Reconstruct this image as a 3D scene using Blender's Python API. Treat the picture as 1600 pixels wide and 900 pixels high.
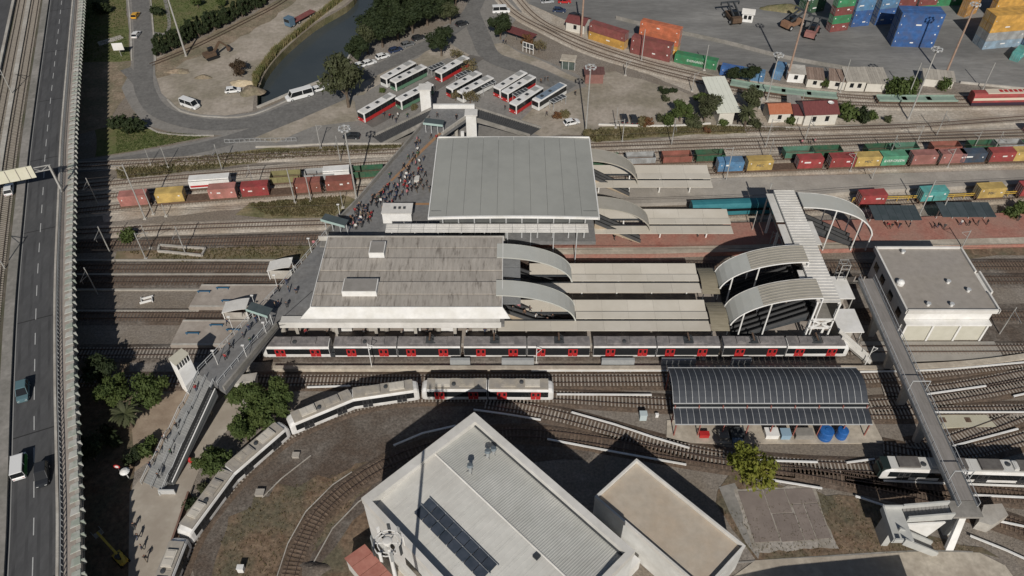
import bpy, bmesh, math, random
from mathutils import Vector, Matrix
random.seed(7)
R = math.radians
for o in list(bpy.data.objects): bpy.data.objects.remove(o)
SC = bpy.context.scene
COL = SC.collection
# ---------------------------------------------------------------- camera, sky, sun, exposure
F_PX, PITCH, CAM_H = 1221.0, R(44.5), 112.0
cam = bpy.data.cameras.new('camera'); cam_ob = bpy.data.objects.new('camera', cam); COL.objects.link(cam_ob)
cam_ob.location = (0, 0, CAM_H); cam_ob.rotation_euler = (R(90) - PITCH, 0, 0)
cam.sensor_width = 36; cam.lens = 36 * F_PX / 1600; cam.clip_end = 5000; cam.clip_start = 1
SC.camera = cam_ob
SUN_EL = 35.5
w = bpy.data.worlds.new('World'); SC.world = w; w.use_nodes = True
nt = w.node_tree
sky = nt.nodes.new('ShaderNodeTexSky'); sky.sky_type = 'NISHITA'; sky.sun_disc = False
sky.sun_elevation = R(SUN_EL); sky.sun_rotation = R(180)
bg = nt.nodes['Background']; nt.links.new(sky.outputs[0], bg.inputs[0]); bg.inputs[1].default_value = 0.05
sun = bpy.data.lights.new('sun', 'SUN'); sun.energy = 5.0; sun.angle = R(0.53); sun.color = (1, 0.955, 0.885)
sun_ob = bpy.data.objects.new('sun', sun); COL.objects.link(sun_ob); sun_ob.rotation_euler = (R(90 - SUN_EL), 0, 0)
sun_ob.location = (0, -60, 160)
SC.view_settings.view_transform = 'Standard'; SC.view_settings.look = 'None'
SC.view_settings.exposure = -0.42; SC.view_settings.gamma = 1
# ---------------------------------------------------------------- survey: where a sight line of the photo meets the height z
CP, SP = math.cos(PITCH), math.sin(PITCH)
def P(px, py, z=0.0):
    u = (px - 800) / F_PX; v = (py - 450) / F_PX
    t = (CAM_H - z) / (SP + v * CP)
    return Vector((u * t, (CP - v * SP) * t, z))
def PL(pts, z=0.0): return [P(x, y, z) for x, y in pts]
def smooth_path(pts, step=3.0):
    pts = [Vector(p) for p in pts]; out = []
    n = len(pts)
    for i in range(n - 1):
        p0 = pts[i - 1] if i else pts[0] * 2 - pts[1]
        p1, p2 = pts[i], pts[i + 1]
        p3 = pts[i + 2] if i + 2 < n else pts[-1] * 2 - pts[-2]
        k = max(1, int((p2 - p1).length / step))
        for j in range(k):
            t = j / k
            out.append(0.5 * ((2 * p1) + (p2 - p0) * t + (2 * p0 - 5 * p1 + 4 * p2 - p3) * t * t + (3 * p1 - p0 - 3 * p2 + p3) * t ** 3))
    out.append(pts[-1]); return out
def walk(path, step, start=0.0):
    """points every `step` metres with heading"""
    res = []; d = start; acc = 0
    for a, b in zip(path, path[1:]):
        L = (b - a).length
        if L < 1e-6: continue
        while d <= acc + L:
            t = (d - acc) / L
            res.append((a.lerp(b, t), math.atan2(b.y - a.y, b.x - a.x))); d += step
        acc += L
    return res
def path_len(path): return sum((b - a).length for a, b in zip(path, path[1:]))
def along(path, d):
    acc = 0
    for a, b in zip(path, path[1:]):
        L = (b - a).length
        if d <= acc + L: return a.lerp(b, (d - acc) / max(L, 1e-6))
        acc += L
    a, b = path[-2], path[-1]
    return b + (b - a).normalized() * (d - acc)
# ---------------------------------------------------------------- materials
MATS = {}
def M(name, c1, c2=None, scale=0.5, rough=0.8, bump=0.0, bscale=None, metal=0.0, spec=0.3, c3=None, s3=0.05, dist=0.0, stretch=None, lo=0.35, hi=0.65, rand=0.0, speck=0.0, sscale=2.2, t3=(.42, .6)):
    if name in MATS: return MATS[name]
    m = bpy.data.materials.new(name); m.use_nodes = True; MATS[name] = m
    t = m.node_tree; n = t.nodes; L = t.links
    b = n['Principled BSDF']; b.inputs['Roughness'].default_value = rough; b.inputs['Metallic'].default_value = metal
    b.inputs['Specular IOR Level'].default_value = spec
    g = n.new('ShaderNodeNewGeometry')
    pos = g.outputs['Position']
    if stretch:
        mp = n.new('ShaderNodeMapping'); mp.inputs['Scale'].default_value = stretch; L.new(pos, mp.inputs[0]); pos = mp.outputs[0]
    def noise(sc, det=6):
        x = n.new('ShaderNodeTexNoise'); x.inputs['Scale'].default_value = sc; x.inputs['Detail'].default_value = det
        x.inputs['Roughness'].default_value = 0.65; x.inputs['Distortion'].default_value = dist
        L.new(pos, x.inputs['Vector']); return x
    def ramp(src, a, c):
        r = n.new('ShaderNodeMapRange'); r.inputs[1].default_value = a; r.inputs[2].default_value = c; L.new(src, r.inputs[0]); return r.outputs[0]
    def mix(fac, a, c):
        x = n.new('ShaderNodeMix'); x.data_type = 'RGBA'; L.new(fac, x.inputs[0])
        for s, k in ((a, 6), (c, 7)):
            if isinstance(s, (tuple, list)): x.inputs[k].default_value = (*s, 1)
            else: L.new(s, x.inputs[k])
        return x.outputs[2]
    col = None
    if c2:
        col = mix(ramp(noise(scale).outputs[0], lo, hi), c1, c2)
    if c3:
        col = mix(ramp(noise(s3, 4).outputs[0], *t3), col if col else c1, c3)
    if speck:
        fac = ramp(noise(sscale, 3).outputs[0], .3, .7); lo_ = n.new('ShaderNodeMapRange'); lo_.inputs[3].default_value = 1 - speck; lo_.inputs[4].default_value = 1 + speck
        L.new(fac, lo_.inputs[0]); h0 = n.new('ShaderNodeHueSaturation'); L.new(lo_.outputs[0], h0.inputs['Value'])
        if col: L.new(col, h0.inputs['Color'])
        else: h0.inputs['Color'].default_value = (*c1, 1)
        col = h0.outputs[0]
    if rand:
        oi = n.new('ShaderNodeObjectInfo'); hs = n.new('ShaderNodeHueSaturation')
        mr = n.new('ShaderNodeMapRange'); mr.inputs[3].default_value = 1 - rand; mr.inputs[4].default_value = 1 + rand
        L.new(oi.outputs['Random'], mr.inputs[0]); L.new(mr.outputs[0], hs.inputs['Value'])
        if col: L.new(col, hs.inputs['Color'])
        else: hs.inputs['Color'].default_value = (*c1, 1)
        col = hs.outputs[0]
    if col: L.new(col, b.inputs['Base Color'])
    else: b.inputs['Base Color'].default_value = (*c1, 1)
    if bump:
        bn = n.new('ShaderNodeBump'); bn.inputs['Strength'].default_value = bump; bn.inputs['Distance'].default_value = 0.1
        L.new(noise(bscale or scale * 6).outputs[0], bn.inputs['Height']); L.new(bn.outputs[0], b.inputs['Normal'])
    return m
def glass_mat(name, col, rough=0.08, alpha=1.0):
    if name in MATS: return MATS[name]
    m = M(name, col, rough=rough, spec=0.6)
    m.node_tree.nodes['Principled BSDF'].inputs['Alpha'].default_value = alpha
    return m
# ---------------------------------------------------------------- mesh builder
ORG = {}
class MB:
    def __init__(s): s.v = []; s.f = []; s.m = []
    def add(s, vs, fs, mi=0):
        k = len(s.v); s.v += [tuple(v) for v in vs]; s.f += [tuple(i + k for i in f) for f in fs]; s.m += [mi] * len(fs); return s
    def hexa(s, b, t, mi=0):
        return s.add(list(b) + list(t), [(3, 2, 1, 0), (4, 5, 6, 7), (0, 1, 5, 4), (1, 2, 6, 5), (2, 3, 7, 6), (3, 0, 4, 7)], mi)
    def box(s, x0, x1, y0, y1, z0, z1, mi=0):
        return s.hexa([(x0, y0, z0), (x1, y0, z0), (x1, y1, z0), (x0, y1, z0)], [(x0, y0, z1), (x1, y0, z1), (x1, y1, z1), (x0, y1, z1)], mi)
    def obox(s, c, lx, ly, z0, z1, rz=0, mi=0):
        ca, sa = math.cos(rz), math.sin(rz)
        q = [(c[0] + x * ca - y * sa, c[1] + x * sa + y * ca) for x, y in ((-lx/2, -ly/2), (lx/2, -ly/2), (lx/2, ly/2), (-lx/2, ly/2))]
        return s.hexa([(x, y, z0) for x, y in q], [(x, y, z1) for x, y in q], mi)
    def prism(s, pts, z0, z1, mi=0):
        p = [(q[0], q[1]) for q in pts]
        a = sum(p[i][0] * p[(i+1) % len(p)][1] - p[(i+1) % len(p)][0] * p[i][1] for i in range(len(p)))
        if a < 0: p.reverse()
        n = len(p)
        return s.add([(x, y, z0) for x, y in p] + [(x, y, z1) for x, y in p],
                     [tuple(range(n - 1, -1, -1)), tuple(range(n, 2 * n))] + [(i, (i + 1) % n, n + (i + 1) % n, n + i) for i in range(n)], mi)
    def sheet(s, pts, mi=0, dz=0):
        p = [(q[0], q[1], q[2] + dz) for q in pts]
        a = sum(p[i][0] * p[(i+1) % len(p)][1] - p[(i+1) % len(p)][0] * p[i][1] for i in range(len(p)))
        if a < 0: p.reverse()
        return s.add(p, [tuple(range(len(p)))], mi)
    def bar(s, a, b, w, h, mi=0):
        a = Vector(a); b = Vector(b); d = (b - a).normalized()
        sd = d.cross(Vector((0, 0, 1)))
        if sd.length < 1e-3: sd = Vector((1, 0, 0))
        sd = sd.normalized() * w / 2; up = sd.cross(d).normalized() * h / 2
        q = lambda p: [p - sd - up, p + sd - up, p + sd + up, p - sd + up]
        return s.hexa(q(a), q(b), mi)
    def tube(s, a, b, r0, r1=None, n=6, mi=0):
        r1 = r0 if r1 is None else r1
        a = Vector(a); b = Vector(b); d = (b - a).normalized()
        x = d.orthogonal().normalized(); y = d.cross(x)
        vs = [p + (x * math.cos(2*math.pi*i/n) + y * math.sin(2*math.pi*i/n)) * r for p, r in ((a, r0), (b, r1)) for i in range(n)]
        return s.add(vs, [(i, (i + 1) % n, n + (i + 1) % n, n + i) for i in range(n)] + [tuple(range(n - 1, -1, -1)), tuple(range(n, 2 * n))], mi)
    def sweep(s, path, prof, closed=True, mi=0, caps=True):
        """prof: list of (side offset to the right, z) swept along path"""
        n = len(path); m = len(prof); vs = []
        for i, p in enumerate(path):
            a = path[max(0, i - 1)]; b = path[min(n - 1, i + 1)]
            d = Vector((b[0] - a[0], b[1] - a[1], 0)).normalized(); r = Vector((d.y, -d.x, 0))
            for o, z in prof: vs.append((p[0] + r.x * o, p[1] + r.y * o, (p[2] if len(p) > 2 else 0) + z))
        fs = []
        for i in range(n - 1):
            for j in range(m if closed else m - 1):
                fs.append((i*m + j, i*m + (j+1) % m, (i+1)*m + (j+1) % m, (i+1)*m + j))
        if closed and caps: fs += [tuple(range(m - 1, -1, -1)), tuple((n - 1) * m + j for j in range(m))]
        return s.add(vs, fs, mi)
    def lathe(s, c, prof, n=12, mi=0):
        vs = [(c[0] + r * math.cos(2*math.pi*i/n), c[1] + r * math.sin(2*math.pi*i/n), c[2] + z) for r, z in prof for i in range(n)]
        k = len(prof)
        fs = [(j*n + i, j*n + (i+1) % n, (j+1)*n + (i+1) % n, (j+1)*n + i) for j in range(k - 1) for i in range(n)]
        fs += [tuple(range(n - 1, -1, -1)), tuple((k - 1) * n + i for i in range(n))]
        return s.add(vs, fs, mi)
    def build(s, name, mat, parent=None, smooth=False, kind=None, fixn=False):
        org = ORG.get(parent, Vector((0, 0, 0))) if parent else Vector((0, 0, 0))
        me = bpy.data.meshes.new(name)
        me.from_pydata([(x - org.x, y - org.y, z - org.z) for x, y, z in s.v], [], s.f)
        ms = mat if isinstance(mat, (list, tuple)) else [mat]
        for m in ms: me.materials.append(m)
        if len(ms) > 1: me.polygons.foreach_set('material_index', s.m)
        if fixn:
            bm = bmesh.new(); bm.from_mesh(me); bmesh.ops.recalc_face_normals(bm, faces=bm.faces); bm.to_mesh(me); bm.free()
        if smooth: me.polygons.foreach_set('use_smooth', [True] * len(me.polygons))
        me.update()
        o = bpy.data.objects.new(name, me); COL.objects.link(o)
        if parent: o.parent = parent; ORG[o] = org
        if kind: o['kind'] = kind
        return o
def tag(o, label, cat, group=None):
    o['label'] = label; o['category'] = cat
    if group: o['group'] = group
    return o
def thing(name, label, cat, loc=(0, 0, 0), group=None):
    o = bpy.data.objects.new(name, None); COL.objects.link(o); o.location = loc; o.empty_display_size = 0.5
    ORG[o] = Vector(loc); return tag(o, label, cat, group)
def struct(name, mb, mat, **k): return mb.build(name, mat, kind='structure', **k)
def piece(name, mesh, parent, loc, rz=0, sc=(1, 1, 1), mat=None):
    o = bpy.data.objects.new(name, mesh); COL.objects.link(o); o.parent = parent
    o.location = Vector(loc) - ORG.get(parent, Vector((0, 0, 0))); o.rotation_euler = (0, 0, rz); o.scale = sc
    if mat: paint(o, mat)
    return o
def paint(o, mat, slot=0):
    o.material_slots[slot].link = 'OBJECT'; o.material_slots[slot].material = mat
PROTOS = []
def proto(name):
    o = bpy.data.objects.new(name, None); COL.objects.link(o); o.empty_display_size = 0.5; ORG[o] = Vector((0, 0, 0)); PROTOS.append(o); return o
def dup(root, loc, rz, label, cat, group=None, paints=None, sc=1.0, name=None):
    """a copy of a thing with copies of its parts and sub-parts; paints: part name -> material"""
    def cp(o, par):
        c = o.copy(); COL.objects.link(c); c.parent = par
        base = o.name.split('.')[0]
        if paints and base in paints and c.type == 'MESH': paint(c, paints[base])
        for ch in o.children: cp(ch, c)
        return c
    c = cp(root, None); c.location = loc; c.rotation_euler = (0, 0, rz)
    if sc != 1.0: c.scale = (sc, sc, sc) if not isinstance(sc, (tuple, list)) else sc
    if name: c.name = name
    return tag(c, label, cat, group)
def drop_protos():
    def rm(o):
        for ch in list(o.children): rm(ch)
        bpy.data.objects.remove(o)
    for o in PROTOS: rm(o)
def text_mesh(s, size, extrude=0.01):
    cu = bpy.data.curves.new('lettering', 'FONT'); cu.body = s; cu.size = size; cu.extrude = extrude; cu.align_x = 'CENTER'; cu.align_y = 'CENTER'
    cu.resolution_u = 2
    o = bpy.data.objects.new('lettering', cu); COL.objects.link(o)
    bpy.context.view_layer.update()
    me = bpy.data.meshes.new_from_object(o.evaluated_get(bpy.context.evaluated_depsgraph_get()))
    bpy.data.objects.remove(o); bpy.data.curves.remove(cu); me.name = 'lettering'
    return me
def on_poly(pts, n, jit):
    """roughen a polygon outline (world points)"""
    out = []
    for i, a in enumerate(pts):
        b = pts[(i + 1) % len(pts)]; k = max(1, int((b - a).length / n))
        for j in range(k):
            q = a.lerp(b, j / k); out.append(Vector((q.x + random.uniform(-jit, jit), q.y + random.uniform(-jit, jit), q.z)))
    return out
# palette
asphalt = M('asphalt', (.2, .19, .177), (.26, .247, .23), 0.2, .9, .2, 6, c3=(.225, .21, .19), s3=.03, speck=0.14, sscale=1.2)
asphalt_wear = M('asphalt_wear', (.14, .135, .128), (.175, .169, .16), .3, .85, .2, 6, speck=0.14, sscale=1.2)
asphalt_dk = M('asphalt_viaduct', (.07, .07, .072), (.09, .09, .092), 0.35, .85, .2, 8, stretch=(1, .3, 1), speck=0.1, sscale=1.5)
asphalt_port = M('asphalt_port', (.19, .186, .178), (.26, .254, .242), 0.07, .9, .2, 5, c3=(.15, .147, .141), s3=.025, stretch=(.5, 1.6, 1), speck=0.14, sscale=0.6)
ballast = M('ballast', (.2, .174, .148), (.275, .243, .21), 0.55, .95, .9, 5, c3=(.205, .172, .138), s3=.06, speck=0.32, sscale=2.4)
siding_m = M('siding_gravel', (.39, .345, .29), (.48, .43, .365), 0.4, .95, .6, 4, c3=(.34, .285, .225), s3=.08, speck=0.28, sscale=2.0)
sleeper_old = M('sleeper_old', (.25, .21, .17), (.33, .285, .24), 1.5, .9)
ballast_dk = M('ballast_dark', (.115, .098, .083), (.18, .157, .135), 0.9, .95, .9, 5, c3=(.1, .075, .058), s3=.09, speck=0.38, sscale=2.4)
soil = M('soil', (.2, .15, .105), (.31, .25, .185), 0.35, .95, .7, 3, c3=(.17, .15, .1), s3=.12, speck=0.3, sscale=1.6)
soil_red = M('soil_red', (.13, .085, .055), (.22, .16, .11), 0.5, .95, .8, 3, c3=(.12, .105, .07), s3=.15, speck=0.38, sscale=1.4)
sand = M('sandy_ground', (.33, .285, .235), (.41, .36, .305), 0.2, .95, .4, 4, c3=(.25, .22, .17), s3=.06, speck=0.16, sscale=0.9)
lawn_m = M('lawn', (.095, .115, .038), (.14, .15, .06), 0.4, .95, .8, 5, c3=(.15, .135, .065), s3=.1, speck=0.25, sscale=1.5)
dry_grass = M('dry_grass', (.19, .155, .085), (.28, .24, .15), 0.6, .95, .8, 4, c3=(.13, .125, .06), s3=.15, speck=0.3, sscale=1.5)
conc = M('concrete', (.4, .375, .335), (.5, .475, .43), 0.4, .85, .15, 5, c3=(.36, .33, .29), s3=.12, speck=0.12, sscale=1.2)
conc_dk = M('concrete_dark', (.24, .225, .205), (.31, .29, .265), 0.4, .9, .2, 5, c3=(.2, .19, .17), s3=.12, speck=0.14, sscale=1.2)
conc_warm = M('concrete_warm', (.42, .37, .3), (.52, .465, .385), 0.5, .85, .2, 4, c3=(.37, .32, .26), s3=.1, speck=0.12, sscale=1.0)
white_p = M('white_paint', (.72, .71, .69), (.8, .79, .77), 0.6, .55, c3=(.68, .665, .63), s3=.3, speck=0.06, sscale=0.9)
white_roof = M('white_roof', (.62, .6, .565), (.69, .67, .635), 0.35, .6, c3=(.57, .55, .51), s3=.09, speck=0.07, sscale=0.8)
grey_metal = M('grey_metal', (.33, .34, .34), (.4, .41, .41), 0.8, .5, metal=.2)
lt_metal = M('light_metal', (.5, .51, .51), (.58, .585, .58), 0.8, .45, metal=.2)
steel_m = M('pole_steel', (.42, .41, .39), (.52, .51, .48), 1.5, .5, metal=.3)
dark_metal = M('dark_metal', (.05, .055, .06), (.08, .085, .09), 1.0, .5, metal=.2)
rust = M('rusty_steel', (.11, .07, .05), (.19, .13, .095), 2.0, .75, metal=.3)
rail_m = M('rail_steel', (.14, .1, .08), (.2, .15, .125), 3.0, .5, metal=.6)
sleeper_m = M('sleeper_concrete', (.3, .265, .225), (.38, .34, .295), 1.5, .9, rand=.2)
sleeper_wood = M('sleeper_wood', (.12, .085, .062), (.19, .14, .105), 1.5, .9, rand=.25)
water_m = M('canal_water', (.045, .055, .06), (.06, .07, .074), .05, .15, .1, 1.2, spec=.36)
black_glass = glass_mat('dark_glass', (.012, .014, .016), .1)
rubber = M('rubber', (.015, .015, .015), rough=.9)
rust_bed = M('rusty_ballast', (.095, .07, .053), (.15, .115, .09), .8, .95, .8, 5, c3=(.12, .085, .06), s3=.2, speck=.4, sscale=2.6)
red_p = M('red_paint', (.38, .022, .024), (.45, .035, .034), 1.0, .45)
# ================================================================ GROUND
CANAL = [(585, -110), (560, -40), (552, 0), (492, 38), (442, 80), (412, 118), (402, 150), (402, 168), (462, 142), (528, 112), (556, 70), (600, 32), (622, -10), (650, -60), (672, -110)]
from mathutils.geometry import tessellate_polygon
_outer = [Vector((-1500, -500, 0)), Vector((1500, -500, 0)), Vector((1500, 2600, 0)), Vector((-1500, 2600, 0))]
_canal = smooth_path(PL(CANAL + CANAL[:1]), 4)[:-1]
_tri = tessellate_polygon([_outer, _canal])
_vs = _outer + _canal
mb = MB(); mb.add(_vs, [tuple(t) for t in _tri]); g = struct('ground', mb, ballast, fixn=True)
if sum(p.normal.z for p in g.data.polygons) < 0: g.data.flip_normals()
mb = MB(); mb.sheet([Vector((p.x, p.y, -2.1)) for p in _canal]); struct('canal_water', mb, water_m)
mb = MB(); n = len(_canal)
mb.add([(p.x, p.y, 0) for p in _canal] + [(p.x, p.y, -3) for p in _canal], [(i, (i + 1) % n, n + (i + 1) % n, n + i) for i in range(n)])
struct('canal_bank', mb, dry_grass)
LAYER = [0]
def zone(name, px, mat, lay, jit=0.0, step=4.0, kind='structure', smooth=0):
    pts = PL(px)
    if smooth: pts = smooth_path(pts + pts[:1], smooth)[:-1]
    if jit: pts = on_poly(pts, step, jit)
    LAYER[0] += 1
    mb = MB(); mb.sheet(pts, dz=0.02 * lay + .0011 * LAYER[0]); return mb.build(name, mat, kind=kind)
# worn wheel bands on the roads
def wear(px, w, lay=7):
    pts = smooth_path(PL(px), 3); LAYER[0] += 1
    mb = MB(); z = .02 * lay + .0011 * LAYER[0]; mb.sweep(pts, [(-w / 2, z), (w / 2, z)], closed=False); mb.build('road_wear', asphalt_wear, kind='structure')
wear([(214, -60), (219, 0), (224, 60), (224, 110), (226, 140), (246, 172), (290, 190), (340, 196), (398, 191), (450, 172), (540, 132), (620, 94), (690, 58), (735, 20), (760, -40)], 5.2)
wear([(120, 262), (200, 252), (300, 234), (370, 216), (440, 190), (520, 156), (560, 138)], 4.6)
wear([(196, 108), (210, 122), (226, 140)], 3.0, 6)
wear([(735, 20), (752, 60), (770, 90), (830, 112), (890, 140)], 6, 6)
# upper left: lawns, roads, dirt lot
zone('earth_lot', [(238, 140), (244, 90), (300, 72), (420, 18), (470, -20), (530, -110), (580, -110), (556, -40), (548, 0), (488, 38), (438, 80), (408, 118), (399, 150), (398, 172), (330, 184), (285, 178), (256, 158)], sand, 1, .5)
zone('dirt_strip', [(236, 96), (300, 66), (400, 20), (450, -10), (480, -40), (470, -5), (420, 34), (340, 78), (290, 95), (262, 118), (244, 124)], soil, 2, .6, 3)
zone('lawn', [(100, -60), (194, -60), (199, 30), (203, 96), (150, 98), (100, 100)], lawn_m, 1, .4)
zone('lawn', [(228, -60), (430, -60), (408, 6), (310, 55), (244, 86), (236, 40)], lawn_m, 1, .5)
zone('lawn', [(150, 203), (205, 190), (226, 194), (246, 206), (335, 212), (262, 226), (178, 241), (150, 246)], lawn_m, 3, .25)
zone('bare_earth', [(120, 98), (204, 98), (206, 118), (196, 130), (200, 150), (160, 200), (120, 210)], soil, 2, .6)
zone('road', [(190, -80), (235, -80), (234, 0), (240, 60), (243, 118), (252, 146), (276, 168), (312, 179), (352, 181), (398, 176), (460, 150), (525, 122), (600, 88), (662, 57), (715, 30), (742, 0), (760, -60), (860, -60), (826, 6), (800, 38), (786, 66), (812, 80), (860, 98), (905, 118), (926, 150), (932, 200), (860, 214), (690, 218), (600, 226), (520, 228), (430, 230), (352, 240), (262, 252), (160, 268), (120, 270), (120, 250), (180, 243), (262, 229), (330, 216), (348, 212), (300, 211), (262, 206), (228, 196), (206, 170), (196, 152), (190, 138), (200, 120), (205, 100), (203, 60), (197, 0)], asphalt, 4)
zone('footpath', [(152, 66), (188, 55), (194, 60), (156, 72)], conc, 3)
zone('footpath', [(236, 48), (255, 52), (262, 40), (258, 12), (250, -20), (254, -20), (264, 12), (267, 44), (258, 58), (238, 54)], conc_dk, 3, smooth=2)
zone('verge', [(536, 138), (566, 128), (640, 95), (690, 78), (700, 86), (650, 108), (600, 128), (566, 150), (548, 150)], sand, 5, .4)
zone('verge', [(690, 60), (740, 90), (740, 100), (700, 92), (650, 110), (640, 104)], sand, 5, .4)
zone('verge', [(756, 70), (785, 68), (815, 84), (862, 102), (905, 124), (900, 130), (850, 108), (800, 92), (770, 84)], sand, 5, .4)
zone('verge', [(830, 170), (900, 140), (935, 130), (935, 208), (850, 214), (800, 205)], sand, 5, .6)
zone('verge', [(400, 215), (470, 186), (540, 148), (552, 158), (560, 188), (490, 198), (430, 222)], sand, 5, .5)
zone('bus_lane', [(560, 186), (700, 108), (735, 86), (760, 92), (640, 170), (580, 200)], M('asphalt_worn', (.12, .11, .1), (.17, .155, .14), .2, .9, .2, 5), 6, .5)
# port yard and sidings, upper right
zone('port_yard', [(830, -80), (826, 6), (880, 30), (955, 52), (1040, 75), (1120, 96), (1200, 112), (1330, 124), (1480, 128), (1700, 146), (1800, 130), (1700, -80)], asphalt_port, 2)
zone('sandy_plot', [(918, 118), (958, 112), (1050, 138), (1112, 158), (1118, 196), (1000, 202), (930, 204), (908, 160)], sand, 3, .6)
zone('dry_grass', [(918, 200), (1000, 199), (1120, 194), (1240, 198), (1350, 196), (1350, 204), (1200, 208), (1050, 212), (925, 226)], dry_grass, 3, .5, kind='stuff')
zone('dry_grass', [(180, 262), (270, 250), (352, 238), (430, 232), (520, 229), (640, 226), (600, 240), (520, 246), (430, 250), (300, 268), (180, 284)], dry_grass, 3, .5, kind='stuff')
zone('dry_grass', [(385, 318), (460, 312), (540, 306), (560, 312), (520, 342), (420, 340), (370, 334)], dry_grass, 2, .7, kind='stuff')
zone('dry_grass', [(180, 392), (260, 386), (360, 380), (470, 378), (500, 372), (480, 402), (400, 408), (280, 412), (180, 408)], M('dry_soil', (.19, .135, .085), (.27, .205, .14), .5, .95, .6, 3, c3=(.13, .12, .065), s3=.12), 2, .7, kind='stuff')
zone('goods_yard', [(160, 300), (300, 270), (600, 238), (800, 236), (925, 228), (1050, 213), (1200, 200), (1120, 160), (1000, 112), (900, 64), (800, 0), (780, -40), (840, -40), (960, 70), (1120, 118), (1330, 146), (1700, 148), (1700, 300), (1300, 320), (930, 310), (700, 312), (560, 312), (430, 322), (160, 348)], siding_m, 1, .5)
zone('bare_earth', [(1500, 384), (1700, 366), (1700, 396), (1560, 400), (1510, 404)], soil_red, 2, .6)
zone('bare_earth', [(1480, 556), (1700, 512), (1700, 470), (1560, 476), (1545, 510), (1450, 545)], ballast_dk, 2, .4)
# lower: plaza, gravel, soil
zone('gravel_field', [(310, 960), (300, 880), (332, 800), (400, 720), (470, 680), (570, 640), (660, 626), (880, 640), (960, 670), (920, 720), (800, 720), (640, 745), (560, 820), (500, 900), (470, 960)], ballast_dk, 1, .5)
zone('bare_earth', [(330, 940), (345, 830), (420, 768), (520, 742), (600, 720), (606, 742), (540, 800), (480, 870), (440, 940)], soil_red, 2, 1.0, 2)
zone('bare_earth', [(480, 930), (520, 850), (600, 770), (640, 800), (600, 900), (560, 930)], soil_red, 2, .6, 2)
zone('bare_earth', [(180, 640), (240, 620), (310, 600), (340, 640), (300, 660), (262, 700), (206, 740), (190, 700)], M('pale_earth', (.25, .19, .14), (.34, .27, .205), .4, .95, .5, 3), 1, .5)
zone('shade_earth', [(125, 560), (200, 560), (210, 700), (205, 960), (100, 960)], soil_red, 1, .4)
zone('plaza', [(200, 960), (203, 770), (222, 744), (262, 700), (330, 640), (372, 596), (400, 612), (362, 664), (318, 720), (296, 772), (268, 850), (240, 960)], M('plaza_paving', (.36, .315, .26), (.43, .385, .325), .4, .85, .1, 5, c3=(.33, .285, .235), s3=.15), 3)
zone('bare_earth', [(1120, 770), (1140, 748), (1200, 752), (1290, 770), (1400, 790), (1400, 830), (1530, 860), (1560, 870), (1420, 868), (1180, 878), (1165, 850), (1130, 810)], soil_red, 2, .7, 2)
zone('footpath', [(1121, 760), (1148, 757), (1190, 850), (1186, 872), (1166, 848), (1140, 800)], conc_dk, 3, .3)
zone('apron', [(1140, 905), (1180, 876), (1300, 870), (1440, 862), (1530, 864), (1570, 884), (1640, 980), (1100, 980)], conc_warm, 4)
# cracked concrete slab with bays
root = thing('concrete_slab', 'cracked brown concrete slab in bays beside the dirt lot below the tracks', 'slab', P(1225, 810))
_q = PL([(1153, 769), (1268, 763), (1299, 842), (1180, 850)])
def _bl(s, t): return _q[0].lerp(_q[1], s).lerp(_q[3].lerp(_q[2], s), t)
BAY = [[_bl(a, c), _bl(b, c), _bl(b, d), _bl(a, d)] for a, b, c, d in ((0, .33, 0, .98), (.345, .62, 0, .46), (.35, .64, .48, 1), (.635, 1, 0, .3), (.655, .8, .32, 1), (.815, 1, .32, .99), (.0, .33, .995, 1.0))][:6]
slab_m = M('slab_concrete', (.2, .165, .145), (.245, .205, .18), .4, .9, .15, 5, rand=.07)
mb = MB(); mb.prism(on_poly(PL([(1147, 764), (1270, 759), (1308, 856), (1176, 864)]), 1.2, .22), -.02, .1); mb.build('bed', M('bed_conc', (.33, .3, .265), (.4, .365, .325), .5, .9, .2, 4, c3=(.27, .24, .2), s3=.3, speck=.2), root)
for b in BAY:
    mb = MB(); mb.prism(b, .05, .17); mb.build('slab_bay', slab_m, root)
# ================================================================ KERBS and low walls
def kerb(name, px, label, cat, w=.35, h=.18, mat=None, closed=False, step=3, z=0, group=None):
    path = smooth_path(PL(px, z), step)
    mb = MB(); mb.sweep(path, [(-w/2, -.05), (w/2, -.05), (w/2, h), (-w/2, h)])
    o = mb.build(name, mat or conc); tag(o, label, cat, group); return o
kerb('kerb', [(262, 156), (282, 174), (318, 182), (352, 184), (398, 179), (462, 152), (527, 124)], 'pale kerb curving round the earth lot and along the canal road', 'kerb', .5, .2)
kerb('kerb', [(226, 196), (246, 207), (290, 212), (335, 212)], 'pale kerb along the lawn wedge between two roads', 'kerb', .5, .2)
kerb('kerb', [(199, -20), (204, 40), (206, 95)], 'kerb along the lawn beside the straight road', 'kerb', .4, .2)
kerb('kerb', [(234, -20), (240, 50), (243, 96)], 'kerb on the hedge side of the straight road', 'kerb', .4, .2)
kerb('canal_wall', [(402, 169), (462, 143), (528, 113), (556, 71)], 'low concrete wall between canal and road', 'wall', .5, .5)
kerb('low_wall', [(400, 231), (440, 230), (520, 226), (600, 226), (628, 226)], 'low grey wall between terminal road and goods tracks', 'wall', .3, .5)
kerb('port_wall', [(962, 30), (1010, 42), (1130, 68), (1230, 93), (1340, 112), (1370, 116)], 'long low wall along the port yard tarmac', 'wall', .3, 1.2, conc_dk)
kerb('port_wall', [(1500, 130), (1600, 140), (1680, 148)], 'pale low wall behind the red and white coach', 'wall', .4, .6, conc)
kerb('low_wall', [(1120, 196), (1230, 201), (1310, 199), (1345, 198)], 'pale low wall below the little houses by the tracks', 'wall', .3, .5, conc)
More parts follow.
